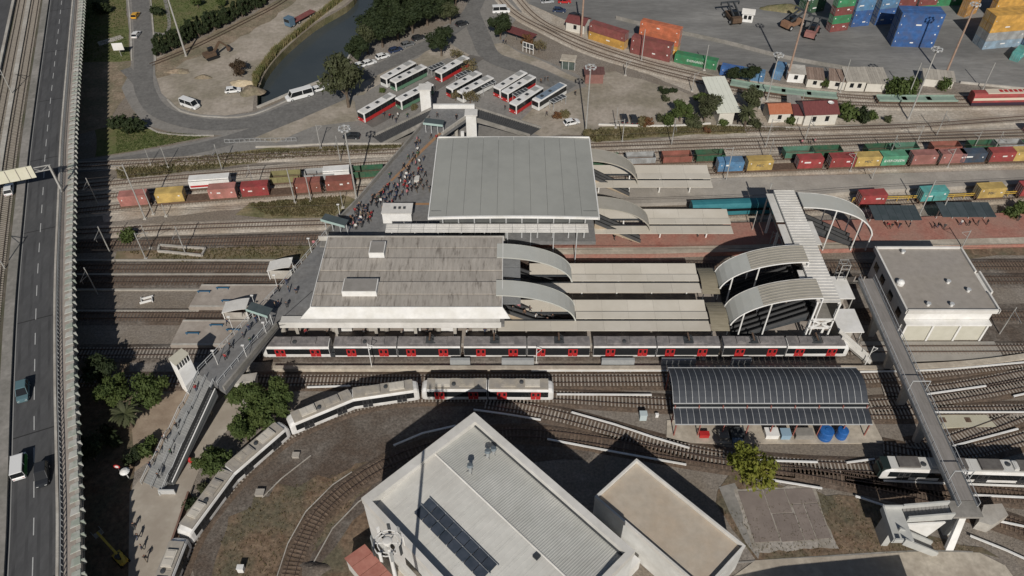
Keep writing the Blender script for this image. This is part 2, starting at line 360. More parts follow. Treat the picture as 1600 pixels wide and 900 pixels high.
kerb('low_wall', [(935, 196), (1040, 198), (1110, 194)], 'white low wall along the sandy plot', 'wall', .3, .5, white_roof)
kerb('apron_edge', [(1142, 880), (1300, 869), (1440, 861), (1520, 863)], 'dark kerb between dirt lot and concrete apron', 'kerb', .25, .12, conc_dk)
# ================================================================ TRACKS
_sl = MB(); _sl.box(-.13, .13, -1.3, 1.3, 0, .16); SLEEPER = _sl.build('sleeper', sleeper_m); SLP_ME = SLEEPER.data; bpy.data.objects.remove(SLEEPER)
def track(path, label, group=None, single=False, wood=False, spacing=.65, bed=None, z=0.0, gauge=1.435, sl=True, step=2.5, far=False):
    pts = smooth_path([Vector((p[0], p[1], z)) for p in path], step)
    mid = pts[len(pts) // 2]
    root = thing('railway_track', label, 'track', (mid.x, mid.y, z), group)
    if bed:
        mb = MB(); mb.sweep(pts, [(-2.3, .02), (2.3, .02), (1.6, .2), (-1.6, .2)]); mb.build('ballast_bed', bed, root)
    zb = .14 if bed else .03
    for s in (-1, 1):
        c = s * gauge / 2
        hw = .07 if far else .05
        mb = MB(); mb.sweep(pts, [(c - hw, zb + .12), (c + hw, zb + .12), (c + hw, zb + .33), (c - hw, zb + .33)]); mb.build('rail', rail_m, root)
    if sl:
        m = sleeper_wood if wood else sleeper_old if far else sleeper_m
        if single:
            for p, a in walk(pts, spacing): piece('sleeper', SLP_ME, root, (p.x, p.y, z + zb), a, mat=m if wood else None)
        else:
            mb = MB()
            for p, a in walk(pts, spacing): mb.obox((p.x, p.y), .26, 2.6, z + zb, z + zb + .15, a)
            mb.build('sleeper', m, root, kind='stuff')
    return root, pts
GT = 'straight station tracks'
ST = [([(-150, 96), (130, 97.5)], 'track under the long red-doored train', 1), ([(-140, 105.85), (130, 106)], 'sunken track between the two metro platforms', 0),
      ([(-140, 115.9), (140, 116.2)], 'track on the far side of the metro platforms', 0), ([(-140, 119.7), (0, 120), (140, 120.8)], 'track along the cream edge of the red-paved platform', 0)]
for pa, la, s in ST: track(pa, la, bed=ballast_dk, wood=not s)
N3 = [(-140, 130.5), (-88.7, 140.2), (-37.3, 146.6), (0, 150.2), (49, 153.5), (124.6, 158), (190, 161)]
def offs(path, d): return [(x - d * .08, y + d) for x, y in path]
track([(-140, 124.5), (-90, 127), (-40, 129.3), (-6, 130.2)], 'dark track beside the brown earth strip west of the station', bed=ballast_dk, wood=True)
N1 = [(-140, 126), (-95, 131.3), (-40, 134.5), (20, 136.2), (56, 138.2), (82, 141), (125, 144.6), (190, 148)]
track(N1, 'track running under both station halls with the teal coach on it', bed=siding_m, far=True)
track(N3, 'track carrying the container train', bed=siding_m, far=True)
track(offs(N3, 4.6), 'track carrying the empty green wagons', bed=siding_m, far=True)
track(offs(N3, 9.6), 'first empty siding behind the green wagons', bed=siding_m, far=True)
track([(-150, 152), (-60, 160), (20, 164.6), (60, 167), (125, 170.5), (190, 175)], 'second siding by the dry grass strip', bed=siding_m, far=True)
track([(60, 171.5), (100, 173.2), (140, 178), (190, 185)], 'siding below the maroon roofed house', bed=siding_m, far=True)
track([P(x, y) for x, y in [(760, -30), (800, 18), (860, 52), (920, 80), (1000, 105), (1080, 126), (1160, 144), (1260, 158), (1400, 166), (1640, 164)]], 'curving dock line passing the bus terminal', bed=siding_m, far=True)
track([P(x, y) for x, y in [(775, -50), (830, 22), (900, 60), (1000, 95), (1100, 120), (1200, 140), (1300, 150), (1420, 156), (1640, 152)]], 'curving dock line along the stacked containers', bed=siding_m, far=True)
track([P(x, y) for x, y in [(236, 102), (300, 76), (380, 36), (440, 4), (480, -30)]], 'overgrown track along the hedge', wood=True, sl=False)
# metro yard in front
YB = [(x, y) for x, y in [(-120, 89.6), (-40, 89.7), (40, 89.9), (63, 90.3), (90, 93.5), (130, 99)]]
track(YB, 'yard track in front of the low platform wall', single=True, bed=rust_bed)
T2 = PL([(240, 990), (262, 930), (281, 880), (304, 832), (338, 785), (376, 742), (412, 708), (452, 678), (505, 652), (558, 634), (610, 624), (660, 620), (720, 620), (800, 620), (870, 621), (950, 626), (1040, 631)]) + [Vector((60, 82.6, 0)), Vector((90, 83, 0)), Vector((130, 83.2, 0))]
TRK2, T2S = track(T2, 'curved yard track under the white articulated train', single=True, bed=rust_bed)
track(PL([(440, 990), (452, 905), (470, 855), (498, 805), (538, 766), (572, 743), (606, 724), (660, 703), (730, 686), (800, 678), (860, 681), (930, 690), (1000, 702), (1080, 716), (1150, 726), (1240, 735)]), 'curved track skirting the white workshop', single=True, wood=True, bed=rust_bed)
track(PL([(760, 630), (815, 638), (880, 652), (950, 671), (1030, 694), (1110, 712), (1180, 722), (1260, 729), (1340, 732), (1390, 734), (1480, 739), (1640, 744)]), 'yard track leading under the footbridge to the white train', single=True, bed=rust_bed)
track(PL([(1150, 724), (1240, 735), (1330, 752), (1420, 772), (1520, 800), (1640, 840)]), 'yard track fanning towards the stair ramp', single=True, wood=True, bed=rust_bed)
track(PL([(1320, 745), (1400, 756), (1500, 766), (1640, 782)]), 'yard track just south of the parked white train', single=True, wood=True, bed=rust_bed)
track(PL([(1380, 610), (1440, 612), (1520, 602), (1640, 578)]), 'yard track fanning uphill beyond the footbridge', single=True, bed=rust_bed)
track(PL([(1360, 634), (1440, 628), (1520, 616), (1640, 594)]), 'second fanning yard track beyond the footbridge', single=True, bed=rust_bed)
track(PL([(1380, 700), (1450, 712), (1530, 704), (1640, 674)]), 'fanning yard track above the parked white train', single=True, bed=rust_bed)
track(PL([(1420, 700), (1480, 690), (1560, 662), (1640, 632)]), 'fanning yard track by the pale platform slab', single=True, bed=rust_bed)
# third rail covers: raised white boards on short feet
def cover(px, label):
    pts = smooth_path(PL(px, .35), 4); mid = pts[len(pts) // 2]
    root = thing('third_rail_cover', label, 'rail cover', (mid.x, mid.y, 0))
    mb = MB(); mb.sweep(pts, [(-.15, .1), (.15, .1), (.15, .3), (-.15, .3)]); mb.build('cover_board', white_p, root)
    for p, a in walk(pts, 3.0, .3):
        mb = MB(); mb.box(p.x - .06, p.x + .06, p.y - .06, p.y + .06, 0, p.z + .11); mb.build('bracket', grey_metal, root)
for px, la in [([(830, 580), (940, 580), (1044, 580)], 'white third rail cover beside the low platform wall'),
     ([(870, 617), (1018, 618)], 'white third rail cover just ahead of the articulated train'),
     ([(893, 645), (960, 664), (1020, 684), (1077, 701)], 'white slanting third rail cover across the yard tracks'),
     ([(855, 687), (960, 707), (1072, 727)], 'white slanting third rail cover by the flat roofed annex'),
     ([(740, 641), (790, 648), (845, 657)], 'white third rail cover behind the workshop roof corner'),
     ([(615, 697), (660, 678), (712, 666)], 'curved white third rail cover in the workshop shade'),
     ([(1180, 720), (1277, 723)], 'white third rail cover right of the yellow-green tree'), ([(1322, 724), (1366, 718)], 'short white third rail cover at the parked train nose'),
     ([(1187, 748), (1284, 764)], 'white third rail cover above the concrete slab'), ([(1336, 776), (1400, 797)], 'white third rail cover running to the ramp'),
     ([(1343, 582), (1460, 579), (1600, 567), (1660, 562)], 'long white third rail cover beyond the footbridge'), ([(1440, 618), (1540, 604)], 'white third rail cover between fanning tracks'),
     ([(1583, 620), (1640, 608)], 'white third rail cover at the fan of tracks'), ([(1458, 645), (1640, 645)], 'straight white third rail cover above the pale slab'),
     ([(1488, 698), (1590, 671)], 'steep white third rail cover above the parked train'), ([(1380, 752), (1500, 757), (1640, 762)], 'thin white third rail cover along the parked train'),
     ([(1490, 773), (1640, 780)], 'white third rail cover east of the ramp landing'), ([(1545, 812), (1640, 832)], 'white third rail cover starting at the ramp block'),
     ([(1515, 838), (1570, 860), (1640, 892)], 'white third rail cover along the apron corner'), ([(480, 606), (548, 604)], 'short white third rail cover by the trees')]: cover(px, la)
kerb('edge_rail', [(432, 905), (450, 850), (478, 800), (520, 758), (550, 738)], 'thin pale edge strip inside the workshop curve', 'edging', .14, .2)
kerb('edge_rail', [(490, 880), (520, 826), (560, 785), (606, 752)], 'thin pale edge strip outside the workshop curve', 'edging', .14, .2)
kerb('edge_rail', [(410, 778), (440, 748), (486, 712)], 'thin pale pipe lying across the gravel inside the train curve', 'pipe', .16, .15)
# low pale wall in front of the station train, cable troughs
mb = MB(); mb.box(-44, 70, 91.9, 92.7, -.05, .9); tag(mb.build('retaining_wall', conc_warm), 'long low pale wall in front of the red-doored train', 'wall')
mb = MB(); mb.sweep(smooth_path([Vector((70.2, 92.4, 0)), Vector((90, 94.2, 0)), Vector((120, 100, 0))]), [(-.6, -.05), (.6, -.05), (.6, .7), (-.6, .7)]); tag(mb.build('retaining_wall', conc_warm), 'curving pale wall beyond the footbridge', 'wall')
for y, x0, x1, la in [(117.8, -110, -46, 'cream concrete trough between station tracks'), (113.3, -110, -62, 'pale kerb leading to the far metro platform'), (107.3, -105, -62, 'white edged kerb leading to the near metro platform'), (122.2, -108, -48, 'grey cable trough below the brown strip')]:
    mb = MB(); mb.box(x0, x1, y - .22, y + .22, -.05, .3); tag(mb.build('cable_trough', M('trough_conc', (.33, .305, .265), (.4, .37, .325), .6, .9, speck=.12)), la, 'trough')
# brick-framed pit by the western tracks
root = thing('inspection_pit', 'shallow concrete framed pit with dark bays in brown earth', 'pit', P(285, 392))
q = PL([(250, 385), (322, 390), (316, 401), (248, 394)])
mb = MB()
for i in range(4): mb.bar(q[i] + Vector((0, 0, .3)), q[(i + 1) % 4] + Vector((0, 0, .3)), .4, .6)
mb.build('frame', conc, root)
for i in range(4):
    a = q[3].lerp(q[2], (i + .1) / 4); b = q[3].lerp(q[2], (i + .75) / 4); c = q[0].lerp(q[1], (i + .75) / 4); d = q[0].lerp(q[1], (i + .1) / 4)
    mb = MB(); mb.prism([a.lerp(d, .15), b.lerp(c, .15), b.lerp(c, .6), a.lerp(d, .6)], 0, .12); mb.build('cover_plate', rust, root)
# ================================================================ VIADUCT
VZ = 8.0
VP = [(-50.5, 10), (-66.6, 50), (-72.6, 64.2), (-80.6, 82.7), (-90.2, 105.8), (-101.8, 135.6), (-111.4, 160.6), (-136.8, 230.7), (-160, 295), (-196, 395)]
vpath = smooth_path([Vector((x, y, 0)) for x, y in VP], 3)
root = thing('viaduct', 'long elevated road and rail viaduct casting a wide dark shadow', 'viaduct', (-90, 106, 0))
mb = MB(); mb.sweep(vpath, [(-23, VZ - 1.2), (-21, VZ - 1.9), (5, VZ - 1.9), (6.6, VZ - .5), (6.6, VZ - .25), (3.7, VZ - .15), (-13.8, VZ - .15), (-23, VZ - .15)]); mb.build('deck', conc_dk, root, fixn=True)
mb = MB(); mb.sweep(vpath, [(-3.45, VZ - .14), (3.25, VZ - .14), (3.25, VZ), (-3.45, VZ)]); mb.build('carriageway', asphalt_dk, root)
mb = MB(); mb.sweep(vpath, [(-22.5, VZ - .14), (-13.9, VZ - .14), (-13.9, VZ), (-22.5, VZ)]); mb.build('carriageway', asphalt_dk, root)
mb = MB(); mb.sweep(vpath, [(-13.1, VZ - .14), (-5.2, VZ - .14), (-5.2, VZ + .02), (-13.1, VZ + .02)]); mb.build('ballast_bed', M('viaduct_ballast', (.1, .085, .066), (.16, .14, .115), .8, .95, .8, 5, c3=(.085, .085, .055), s3=.1), root)
for a, b, h, m in [(-5.2, -3.5, .45, conc_dk), (-13.85, -13.1, .7, conc), (3.27, 3.65, .85, conc), (-23, -22.5, .9, conc)]:
    mb = MB(); mb.sweep(vpath, [(a, VZ - .13), (b, VZ - .13), (b, VZ + h), (a, VZ + h)]); mb.build('barrier', m, root)
mb = MB(); mb.sweep(vpath, [(3.7, VZ - .12), (6.5, VZ - .12), (6.5, VZ + .1), (3.7, VZ + .1)]); mb.build('service_walkway', M('walkway_concrete', (.3, .265, .235), (.37, .33, .295), .5, .9, .1), root)
for dx in (.12,):
    mb = MB(); mb.sweep(vpath, [(5.9, VZ + .11), (6.5, VZ + .11), (6.5, VZ + .75), (5.9, VZ + .75)]); mb.build('edge_beam', conc, root)
# handrail on the barrier
mb = MB(); mb.sweep(vpath, [(3.9, VZ + 1.0), (4.0, VZ + 1.0), (4.0, VZ + 1.1), (3.9, VZ + 1.1)])
for p, a in walk(vpath, 1.05): mb.obox((p.x + 3.95 * math.sin(a), p.y - 3.95 * math.cos(a)), .1, .1, VZ + .1, VZ + 1.02, a)
mb.build('handrail', grey_metal, root)
_m = MB(); _m.hexa([(-.75, 5.1, VZ + .76), (.55, 5.3, VZ + .76), (.75, 6.5, VZ + .76), (-.55, 6.5, VZ + .76)], [(-.7, 5.2, VZ + .86), (.5, 5.4, VZ + .86), (.7, 6.45, VZ + .86), (-.5, 6.45, VZ + .86)])
_m.hexa([(-.12, 6.52, VZ - .5), (.12, 6.52, VZ - .5), (.12, 7.0, VZ - .1), (-.12, 7.0, VZ - .1)], [(-.12, 6.52, VZ + .8), (.12, 6.52, VZ + .8), (.12, 7.0, VZ + .8), (-.12, 7.0, VZ + .8)])
_m.v = [(x, -y, z) for x, y, z in _m.v]
BR = _m.build('bracket', M('bracket_concrete', (.44, .43, .4), (.52, .51, .47), .8, .85, c3=(.3, .33, .28), s3=.4), fixn=True); BRM = BR.data; bpy.data.objects.remove(BR)
for p, a in walk(vpath, 2.1, 8): piece('edge_bracket', BRM, root, (p.x, p.y, 0), a)
for o_ in (-2.5, -.9, .7, 2.3):
    mb = MB(); mb.sweep(vpath, [(o_ - .22, VZ + .002), (o_ + .22, VZ + .002)], closed=False); mb.build('tyre_track', M('tyre_track', (.055, .055, .057), (.085, .085, .086), .4, .8, stretch=(1, .15, 1)), root)
for p, a in walk(vpath, 27, 14):
    mb = MB(); mb.obox((p.x, p.y), .22, 6.6, VZ + .003, VZ + .007, a); mb.build('expansion_joint', M('joint_dark', (.03, .03, .03)), root)
# lane dashes
_m = MB(); _m.box(-1.5, 1.5, -.07, .07, VZ + .004, VZ + .012); d_ = _m.build('lane_dash', M('dash_paint', (.42, .42, .41), (.5, .5, .49), 2)); DM = d_.data; bpy.data.objects.remove(d_)
for p, a in walk(vpath, 6.6, 4): piece('lane_dash', DM, root, (p.x, p.y, 0), a)
for o_ in (-3.2, 3.0):
    mb = MB(); mb.sweep(vpath, [(o_, VZ + .004), (o_ + .12, VZ + .004), (o_ + .12, VZ + .01), (o_, VZ + .01)]); mb.build('edge_line', M('worn_line', (.3, .3, .29)), root)
# rails on the viaduct and covered cable trough
for c in (-7.2, -11.2):
    mb = MB()
    for s in (-.72, .72): mb.sweep(vpath, [(c + s - .04, VZ + .17), (c + s + .04, VZ + .17), (c + s + .04, VZ + .34), (c + s - .04, VZ + .34)])
    mb.build('rail_pair', rail_m, root)
    mb = MB()
    for p, a in walk(vpath, .7): mb.obox((p.x + c * math.sin(a), p.y - c * math.cos(a)), .26, 2.5, VZ + .03, VZ + .18, a)
    mb.build('sleeper', sleeper_m, root, kind='stuff')
_m = MB(); _m.box(-1.1, 1.1, -.55, .55, VZ + .03, VZ + .42); d_ = _m.build('trough_slab', conc); TSM = d_.data; bpy.data.objects.remove(d_)
for p, a in walk(vpath, 2.3, 3): piece('trough_slab', TSM, root, (p.x - 9.2 * math.sin(a), p.y + 9.2 * math.cos(a), 0), a)
for p, a in walk(vpath, 27, 5):
    mb = MB(); c, s = math.cos(a), math.sin(a)
    for o_ in (-17, -2): mb.lathe((p.x + o_ * s, p.y - o_ * c, 0), [(1.3, -.2), (1.2, 5.0), (1.8, 6.11)], 10)
    mb.build('pier', conc_dk, root)
# catenary masts on the deck
for px, la in [((20, 148), 'thin lattice mast standing between the viaduct rails'), ((8, 420), 'mast with bracket arm beside the viaduct rails')]:
    b = P(*px, VZ); r2 = thing('catenary_mast', la, 'mast', b)
    mb = MB(); mb.tube(b, b + Vector((0, 0, 7)), .14, .1); mb.build('post', steel_m, r2)
    mb = MB(); mb.bar(b + Vector((0, 0, 6.6)), b + Vector((-3.4, .5, 6.8)), .1, .1); mb.bar(b + Vector((0, 0, 5.4)), b + Vector((-2.8, .4, 6.7)), .08, .08); mb.build('arm', steel_m, r2)
# sign gantry seen from behind
b = P(98, 300, VZ + .1); top = VZ + 7.2
r2 = thing('sign_gantry', 'cream-backed road sign on a truss arm over the viaduct', 'sign', b)
mb = MB(); mb.bar(b, Vector((b.x, b.y, top)), .4, .4); mb.build('post', steel_m, r2)
mb = MB()
for dz in (0, -1.1):
    mb.bar(Vector((b.x - .22, b.y, top + dz)), Vector((b.x - 16, b.y - 6.1, top + dz)), .16, .16)
for i in range(10):
    t0 = i / 10; t1 = (i + 1) / 10
    mb.bar(Vector((b.x - .25 - 15.6 * t0, b.y - 6 * t0, top - (1.1 if i % 2 else 0))), Vector((b.x - .25 - 15.6 * t1, b.y - 6 * t1, top - (0 if i % 2 else 1.1))), .1, .1)
mb.build('truss_arm', steel_m, r2)
d = Vector((-16, -6.1, 0)).normalized(); a0 = b + d * 3.2; a1 = b + d * 15.5
nrm = Vector((d.y, -d.x, 0)) * -1
q = [a0 + nrm * .15, a1 + nrm * .15, a1 + nrm * .35, a0 + nrm * .35]
mb = MB(); mb.hexa([(v.x, v.y, top - 2.1) for v in q], [(v.x, v.y, top + .8) for v in q]); pn = mb.build('sign_panel', M('sign_back', (.62, .6, .47), (.68, .655, .53), .8, .6), r2, fixn=True)
mb = MB()
for i in range(6):
    c = a0.lerp(a1, (i + .5) / 6) + nrm * .42; mb.bar(Vector((c.x, c.y, top - 2.05)), Vector((c.x, c.y, top + .75)), .12, .1)
mb.build('stiffener', conc, pn)
# ================================================================ PLATFORMS
DZ = 6.5
plat_m = M('platform_paving', (.33, .285, .245), (.39, .345, .3), .5, .85, .1, 5, c3=(.3, .26, .225), s3=.1, speck=0.1, sscale=1.5)
plat_red = M('red_paving', (.3, .13, .1), (.37, .18, .14), .8, .85, .1, 5, c3=(.33, .19, .15), s3=.15, speck=0.16, sscale=2)
def platform(name, label, px, mat, h=1.0, edges=()):
    c = px[0]; root = thing(name, label, 'platform', (sum(p[0] for p in px) / len(px), sum(p[1] for p in px) / len(px), 0))
    mb = MB(); mb.prism(px, -.05, h); mb.build('paving', mat, root)
    for a, b, w, m in edges:
        a = Vector((*a, h + .02)); b = Vector((*b, h + .02)); mb = MB(); mb.bar(a, b, w, .08); mb.build('edge_strip', m, root)
    return root
p1 = platform('platform', 'near metro platform with pale west end beside the footbridge stairs', [(-64.5, 97.5), (66, 97.5), (66, 104.15), (-64, 104.15)], plat_m, edges=[((-64.3, 97.8), (65.8, 97.8), .45, conc), ((-64, 103.9), (65.8, 103.9), .4, conc)])
p2 = platform('platform', 'far metro platform with pale west end under the footbridge', [(-64, 107.5), (66, 107.5), (66, 114.1), (-63.2, 114.1)], plat_m, edges=[((-63.8, 107.8), (65.8, 107.8), .45, conc), ((-63.2, 113.8), (65.8, 113.8), .4, conc)])
platform('platform', 'red-paved main line platform with cream edge', [(-8, 122.8), (30, 123.1), (130, 127.2), (130, 138.5), (80, 134.8), (50, 133.6), (-8, 132.2)], plat_red, edges=[((-7.9, 124.0), (30, 124.3), 2.0, conc_warm), ((30, 124.3), (129.9, 128.4), 2.0, conc_warm)])
platform('platform', 'grey goods platform below the container train', [(-10, 139.6), (30, 140.6), (58, 142.2), (80, 145.2), (140, 149.5), (140, 154.4), (50, 150.2), (-10, 147.2)], M('goods_platform', (.33, .3, .262), (.4, .367, .325), .3, .9, .1, 5, c3=(.29, .265, .235), s3=.08, speck=.1), h=.9, edges=[((-9.5, 146.8), (49.5, 149.8), .5, conc)])
for i, (x, y) in enumerate([(-62, 111.6), (-56.5, 109), (-61, 100.3), (-57, 102.4), (-58.5, 112.6), (-53.5, 101.2)]):
    mb = MB(); mb.box(x - 1.3, x + 1.3, y - .14, y + .14, 1.4, 1.48)
    for dx in (-1.1, 1.1): mb.box(x + dx - .06, x + dx + .06, y - .1, y + .1, .98, 1.41)
    tag(mb.build('platform_bench', M('bench_blue', (.03, .11, .2))), 'blue bench on the bare west end of a metro platform', 'bench', 'benches at the platform west ends')
# ================================================================ CONCOURSE DECK (footbridge plaza over the tracks)
deck_m = M('deck_paving', (.16, .16, .161), (.205, .204, .203), .35, .85, .1, 6, c3=(.18, .174, .168), s3=.12, speck=0.16, sscale=1.1)
_d0, _d1 = P(309, 583, DZ), P(352, 612, DZ)
deck = [(_d0.x, _d0.y), (_d1.x, _d1.y), (-42.9, 98.0), (-1.4, 98.0), (-1.4, 121), (17.2, 121), (17.2, 149.5), (-16.3, 149.5), (-16.9, 159.6), (-9.4, 169.5), (-9.4, 172.3), (-20, 172.3), (-22.5, 162.1), (-33.4, 134.3), (-38.5, 123), (-44.7, 107.2)]
root = thing('footbridge_deck', 'broad dark grey pedestrian deck crossing all the tracks', 'footbridge', (-40, 115, 0)); DECK = root
mb = MB(); mb.prism(deck, DZ - .9, DZ); mb.build('deck_slab', deck_m, root)
def tile_line(a, b, w, mat, name='tactile_strip'):
    mb = MB(); mb.bar(Vector((*a, DZ + .008)), Vector((*b, DZ + .008)), w, .02); mb.build(name, mat, root)
orange = M('tactile_orange', (.3, .17, .09), (.35, .21, .12), 1)
tile_line((-17.3, 160.7), (-23.6, 148.6), .8, orange); tile_line((-23.6, 148.4), (-27.1, 141.5), .6, orange); tile_line((-27.3, 141.2), (-30.5, 135), .35, orange); tile_line((-24.5, 133.3), (-17.2, 133.3), .7, orange)
dk_line = M('deck_joint', (.05, .05, .052))
for a, b in [((-47.5, 91.5), (-38.3, 106.5)), ((-44.2, 97.2), (-38.5, 98.5)), ((-51.5, 90), (-46.2, 100))]: tile_line(a, b, .15, dk_line, 'drain_line')
def parapet(pts, label_parts, h=1.1, solid=False, mat=None, z=DZ, par=None):
    par = par or root
    mb = MB(); pts = [Vector((p[0], p[1], z if len(p) < 3 else p[2])) for p in pts]
    if solid:
        for a, b in zip(pts, pts[1:]): mb.bar(a + Vector((0, 0, h / 2 - .02)), b + Vector((0, 0, h / 2 - .02)), .35, h)
        mb.build('parapet', mat or conc_dk, par); return
    for a, b in zip(pts, pts[1:]):
        mb.bar(a + Vector((0, 0, h)), b + Vector((0, 0, h)), .09, .09); mb.bar(a + Vector((0, 0, h * .5)), b + Vector((0, 0, h * .5)), .05, .05)
        L = (b - a).length; k = max(1, int(L / 1.8))
        for i in range(k + 1):
            q = a.lerp(b, i / k); mb.box(q.x - .04, q.x + .04, q.y - .04, q.y + .04, q.z - .02, q.z + h)
    mb.build('railing', mat or lt_metal, par)
parapet([(_d0.x + .15, _d0.y + .3), (-44.6, 107.2), (-38.4, 123.2)], 0, mat=lt_metal)
parapet([(-38.4, 123.2), (-33.3, 134.4), (-22.4, 162.2), (-20.5, 167)], 0, h=1.0, solid=True, mat=conc_dk)
parapet([(_d1.x - .2, _d1.y + .3), (-43.0, 97.2)], 0, h=1.1, solid=True, mat=conc_dk)
parapet([(_d1.x - 1.6, _d1.y + 1.4), (-44.4, 97.9)], 0, h=1.0)
parapet([(-16.8, 159.8), (-9.7, 169.4)], 0, h=.9, solid=True, mat=conc)
mb = MB(); mb.box(-19.8, -9.4, 171.6, 172.2, DZ + .01, DZ + 1.1); mb.build('end_beam', white_p, root)
glass_gr = glass_mat('green_glass', (.25, .36, .33), .15)
# columns under the deck
for x, y in [(-47, 88.6), (-43.5, 100.5), (-34, 101), (-24, 101), (-14, 101), (-5, 101), (-40, 111), (-30, 111), (-20, 111), (-10, 111), (-38, 117.9), (-20, 117.9), (-5, 117.9), (-32, 126.5), (-10, 127), (8, 127), (-29, 137.5), (-12, 139), (12, 139), (-24, 148.6), (-8, 156.5), (-16, 158), (-14, 168)]:
    if y > 150 and x > -9: continue
    mb = MB(); mb.lathe((x, y, 0), [(.5, 0.9 if 97 < y < 115 or 122 < y < 148 else -.1), (.5, DZ - 1.1), (.8, DZ - .9)], 10); mb.build('column', conc, root)
# flared lit pier beside the lower stairs
mb = MB(); mb.hexa([(-47.3, 84.2, -.1), (-44.8, 84.2, -.1), (-44.8, 85.2, -.1), (-47.3, 85.2, -.1)], [(-48.6, 84.4, DZ - .9), (-44.6, 85.5, DZ - .9), (-44.6, 87.2, DZ - .9), (-48.6, 86.4, DZ - .9)]); mb.build('flared_pier', conc, root)
# little lamp posts along the deck edge
def lamp_post(b, h, label, group=None, arm=(0, 0), r=.07, heads=1, mat=None):
    rr = thing('lamp_post', label, 'lamp', b, group)
    b = Vector(b); t = b + Vector((0, 0, h))
    mb = MB(); mb.tube(b, t, r, r * .7); mb.build('post', mat or steel_m, rr)
    mb = MB()
    if arm != (0, 0): mb.bar(t - Vector((0, 0, .05)), t + Vector((arm[0], arm[1], .1)), r, r)
    e = t + Vector((arm[0], arm[1], .12)); mb.obox((e.x, e.y), .55, .28, e.z - .05, e.z + .08); mb.build('lamp_head', white_p, rr)
for x, y in [(-50.8, 96.2), (-47.9, 101.6), (-45, 107), (-42.8, 111.8), (-40.5, 117.6), (-46.6, 89.4), (-44.3, 94.8), (-51.5, 88.2), (-36.3, 128.4)]:
    lamp_post((x, y, DZ), 3.6, 'thin white lamp post on the footbridge deck edge', 'lamp posts along the footbridge deck', r=.06, mat=white_p)
# entrance gates with sloped glass roofs
def gate(c, ang, L, label):
    rr = thing('gate_canopy', label, 'canopy', (*c, DZ)); ca, sa = math.cos(ang), math.sin(ang)
    T = lambda x, y, z: (c[0] + x * ca - y * sa, c[1] + x * sa + y * ca, z)
    mb = MB(); mb.hexa([T(-L/2, -.9, DZ + 3.0), T(L/2, -.9, DZ + 3.0), T(L/2, .9, DZ + 3.3), T(-L/2, .9, DZ + 3.3)], [T(-L/2, -.9, DZ + 3.12), T(L/2, -.9, DZ + 3.12), T(L/2, .9, DZ + 3.42), T(-L/2, .9, DZ + 3.42)]); mb.build('roof', M('gate_roof', (.05, .065, .07), (.07, .085, .09), .5, .7), rr)
    mb = MB(); mb.hexa([T(-L/2 - .05, -1.0, DZ + 2.75), T(L/2 + .05, -1.0, DZ + 2.75), T(L/2 + .05, -.92, DZ + 2.75), T(-L/2 - .05, -.92, DZ + 2.75)], [T(-L/2 - .05, -1.0, DZ + 3.3), T(L/2 + .05, -1.0, DZ + 3.3), T(L/2 + .05, -.92, DZ + 3.3), T(-L/2 - .05, -.92, DZ + 3.3)]); mb.build('fascia', M('teal_fascia', (.34, .45, .42), (.4, .51, .48), 1, .5), rr)
    for x in (-L/2 + .2, -L/6, L/6, L/2 - .2):
        p = T(x, 0, 0); mb = MB(); mb.box(p[0] - .08, p[0] + .08, p[1] - .08, p[1] + .08, DZ, DZ + 3.1); mb.build('post', lt_metal, rr)
gate((-36.3, 124.0), R(-22), 5.6, 'dark roofed ticket gate with teal fascia amid the crowd')
gate((-45.9, 98.6), R(-22), 4.6, 'dark roofed gate with teal fascia near the top of the stairs')
gate((-18.6, 160.6), R(-12), 4.8, 'teal edged gate at the head of the bus terminal ramps')
# ticket booth on the deck
a = P(599, 349, DZ); b = P(644, 349, DZ)
rr = thing('ticket_booth', 'white boxy booth with dark roof vents on the crowded deck', 'booth', (a.x + 3, a.y + 2, DZ))
mb = MB(); mb.box(a.x, b.x, a.y, a.y + 3.2, DZ, DZ + 2.6); mb.build('wall', white_p, rr)
mb = MB(); mb.box(a.x - .15, b.x + .15, a.y - .15, a.y + 3.35, DZ + 2.6, DZ + 2.8); mb.build('roof', white_roof, rr)
for i in range(3): mb = MB(); mb.box(a.x + 2.3 + i, a.x + 2.8 + i, a.y + 1.3, a.y + 1.8, DZ + 2.8, DZ + 3.1); mb.build('roof_vent', dark_metal, rr)
mb = MB(); mb.box(b.x - .7, b.x + .4, b.y + 13.4, b.y + 15.2, DZ, DZ + 1.2)
tag(mb.build('planter_box', white_roof), 'low white block on the deck beside the northern hall', 'block')
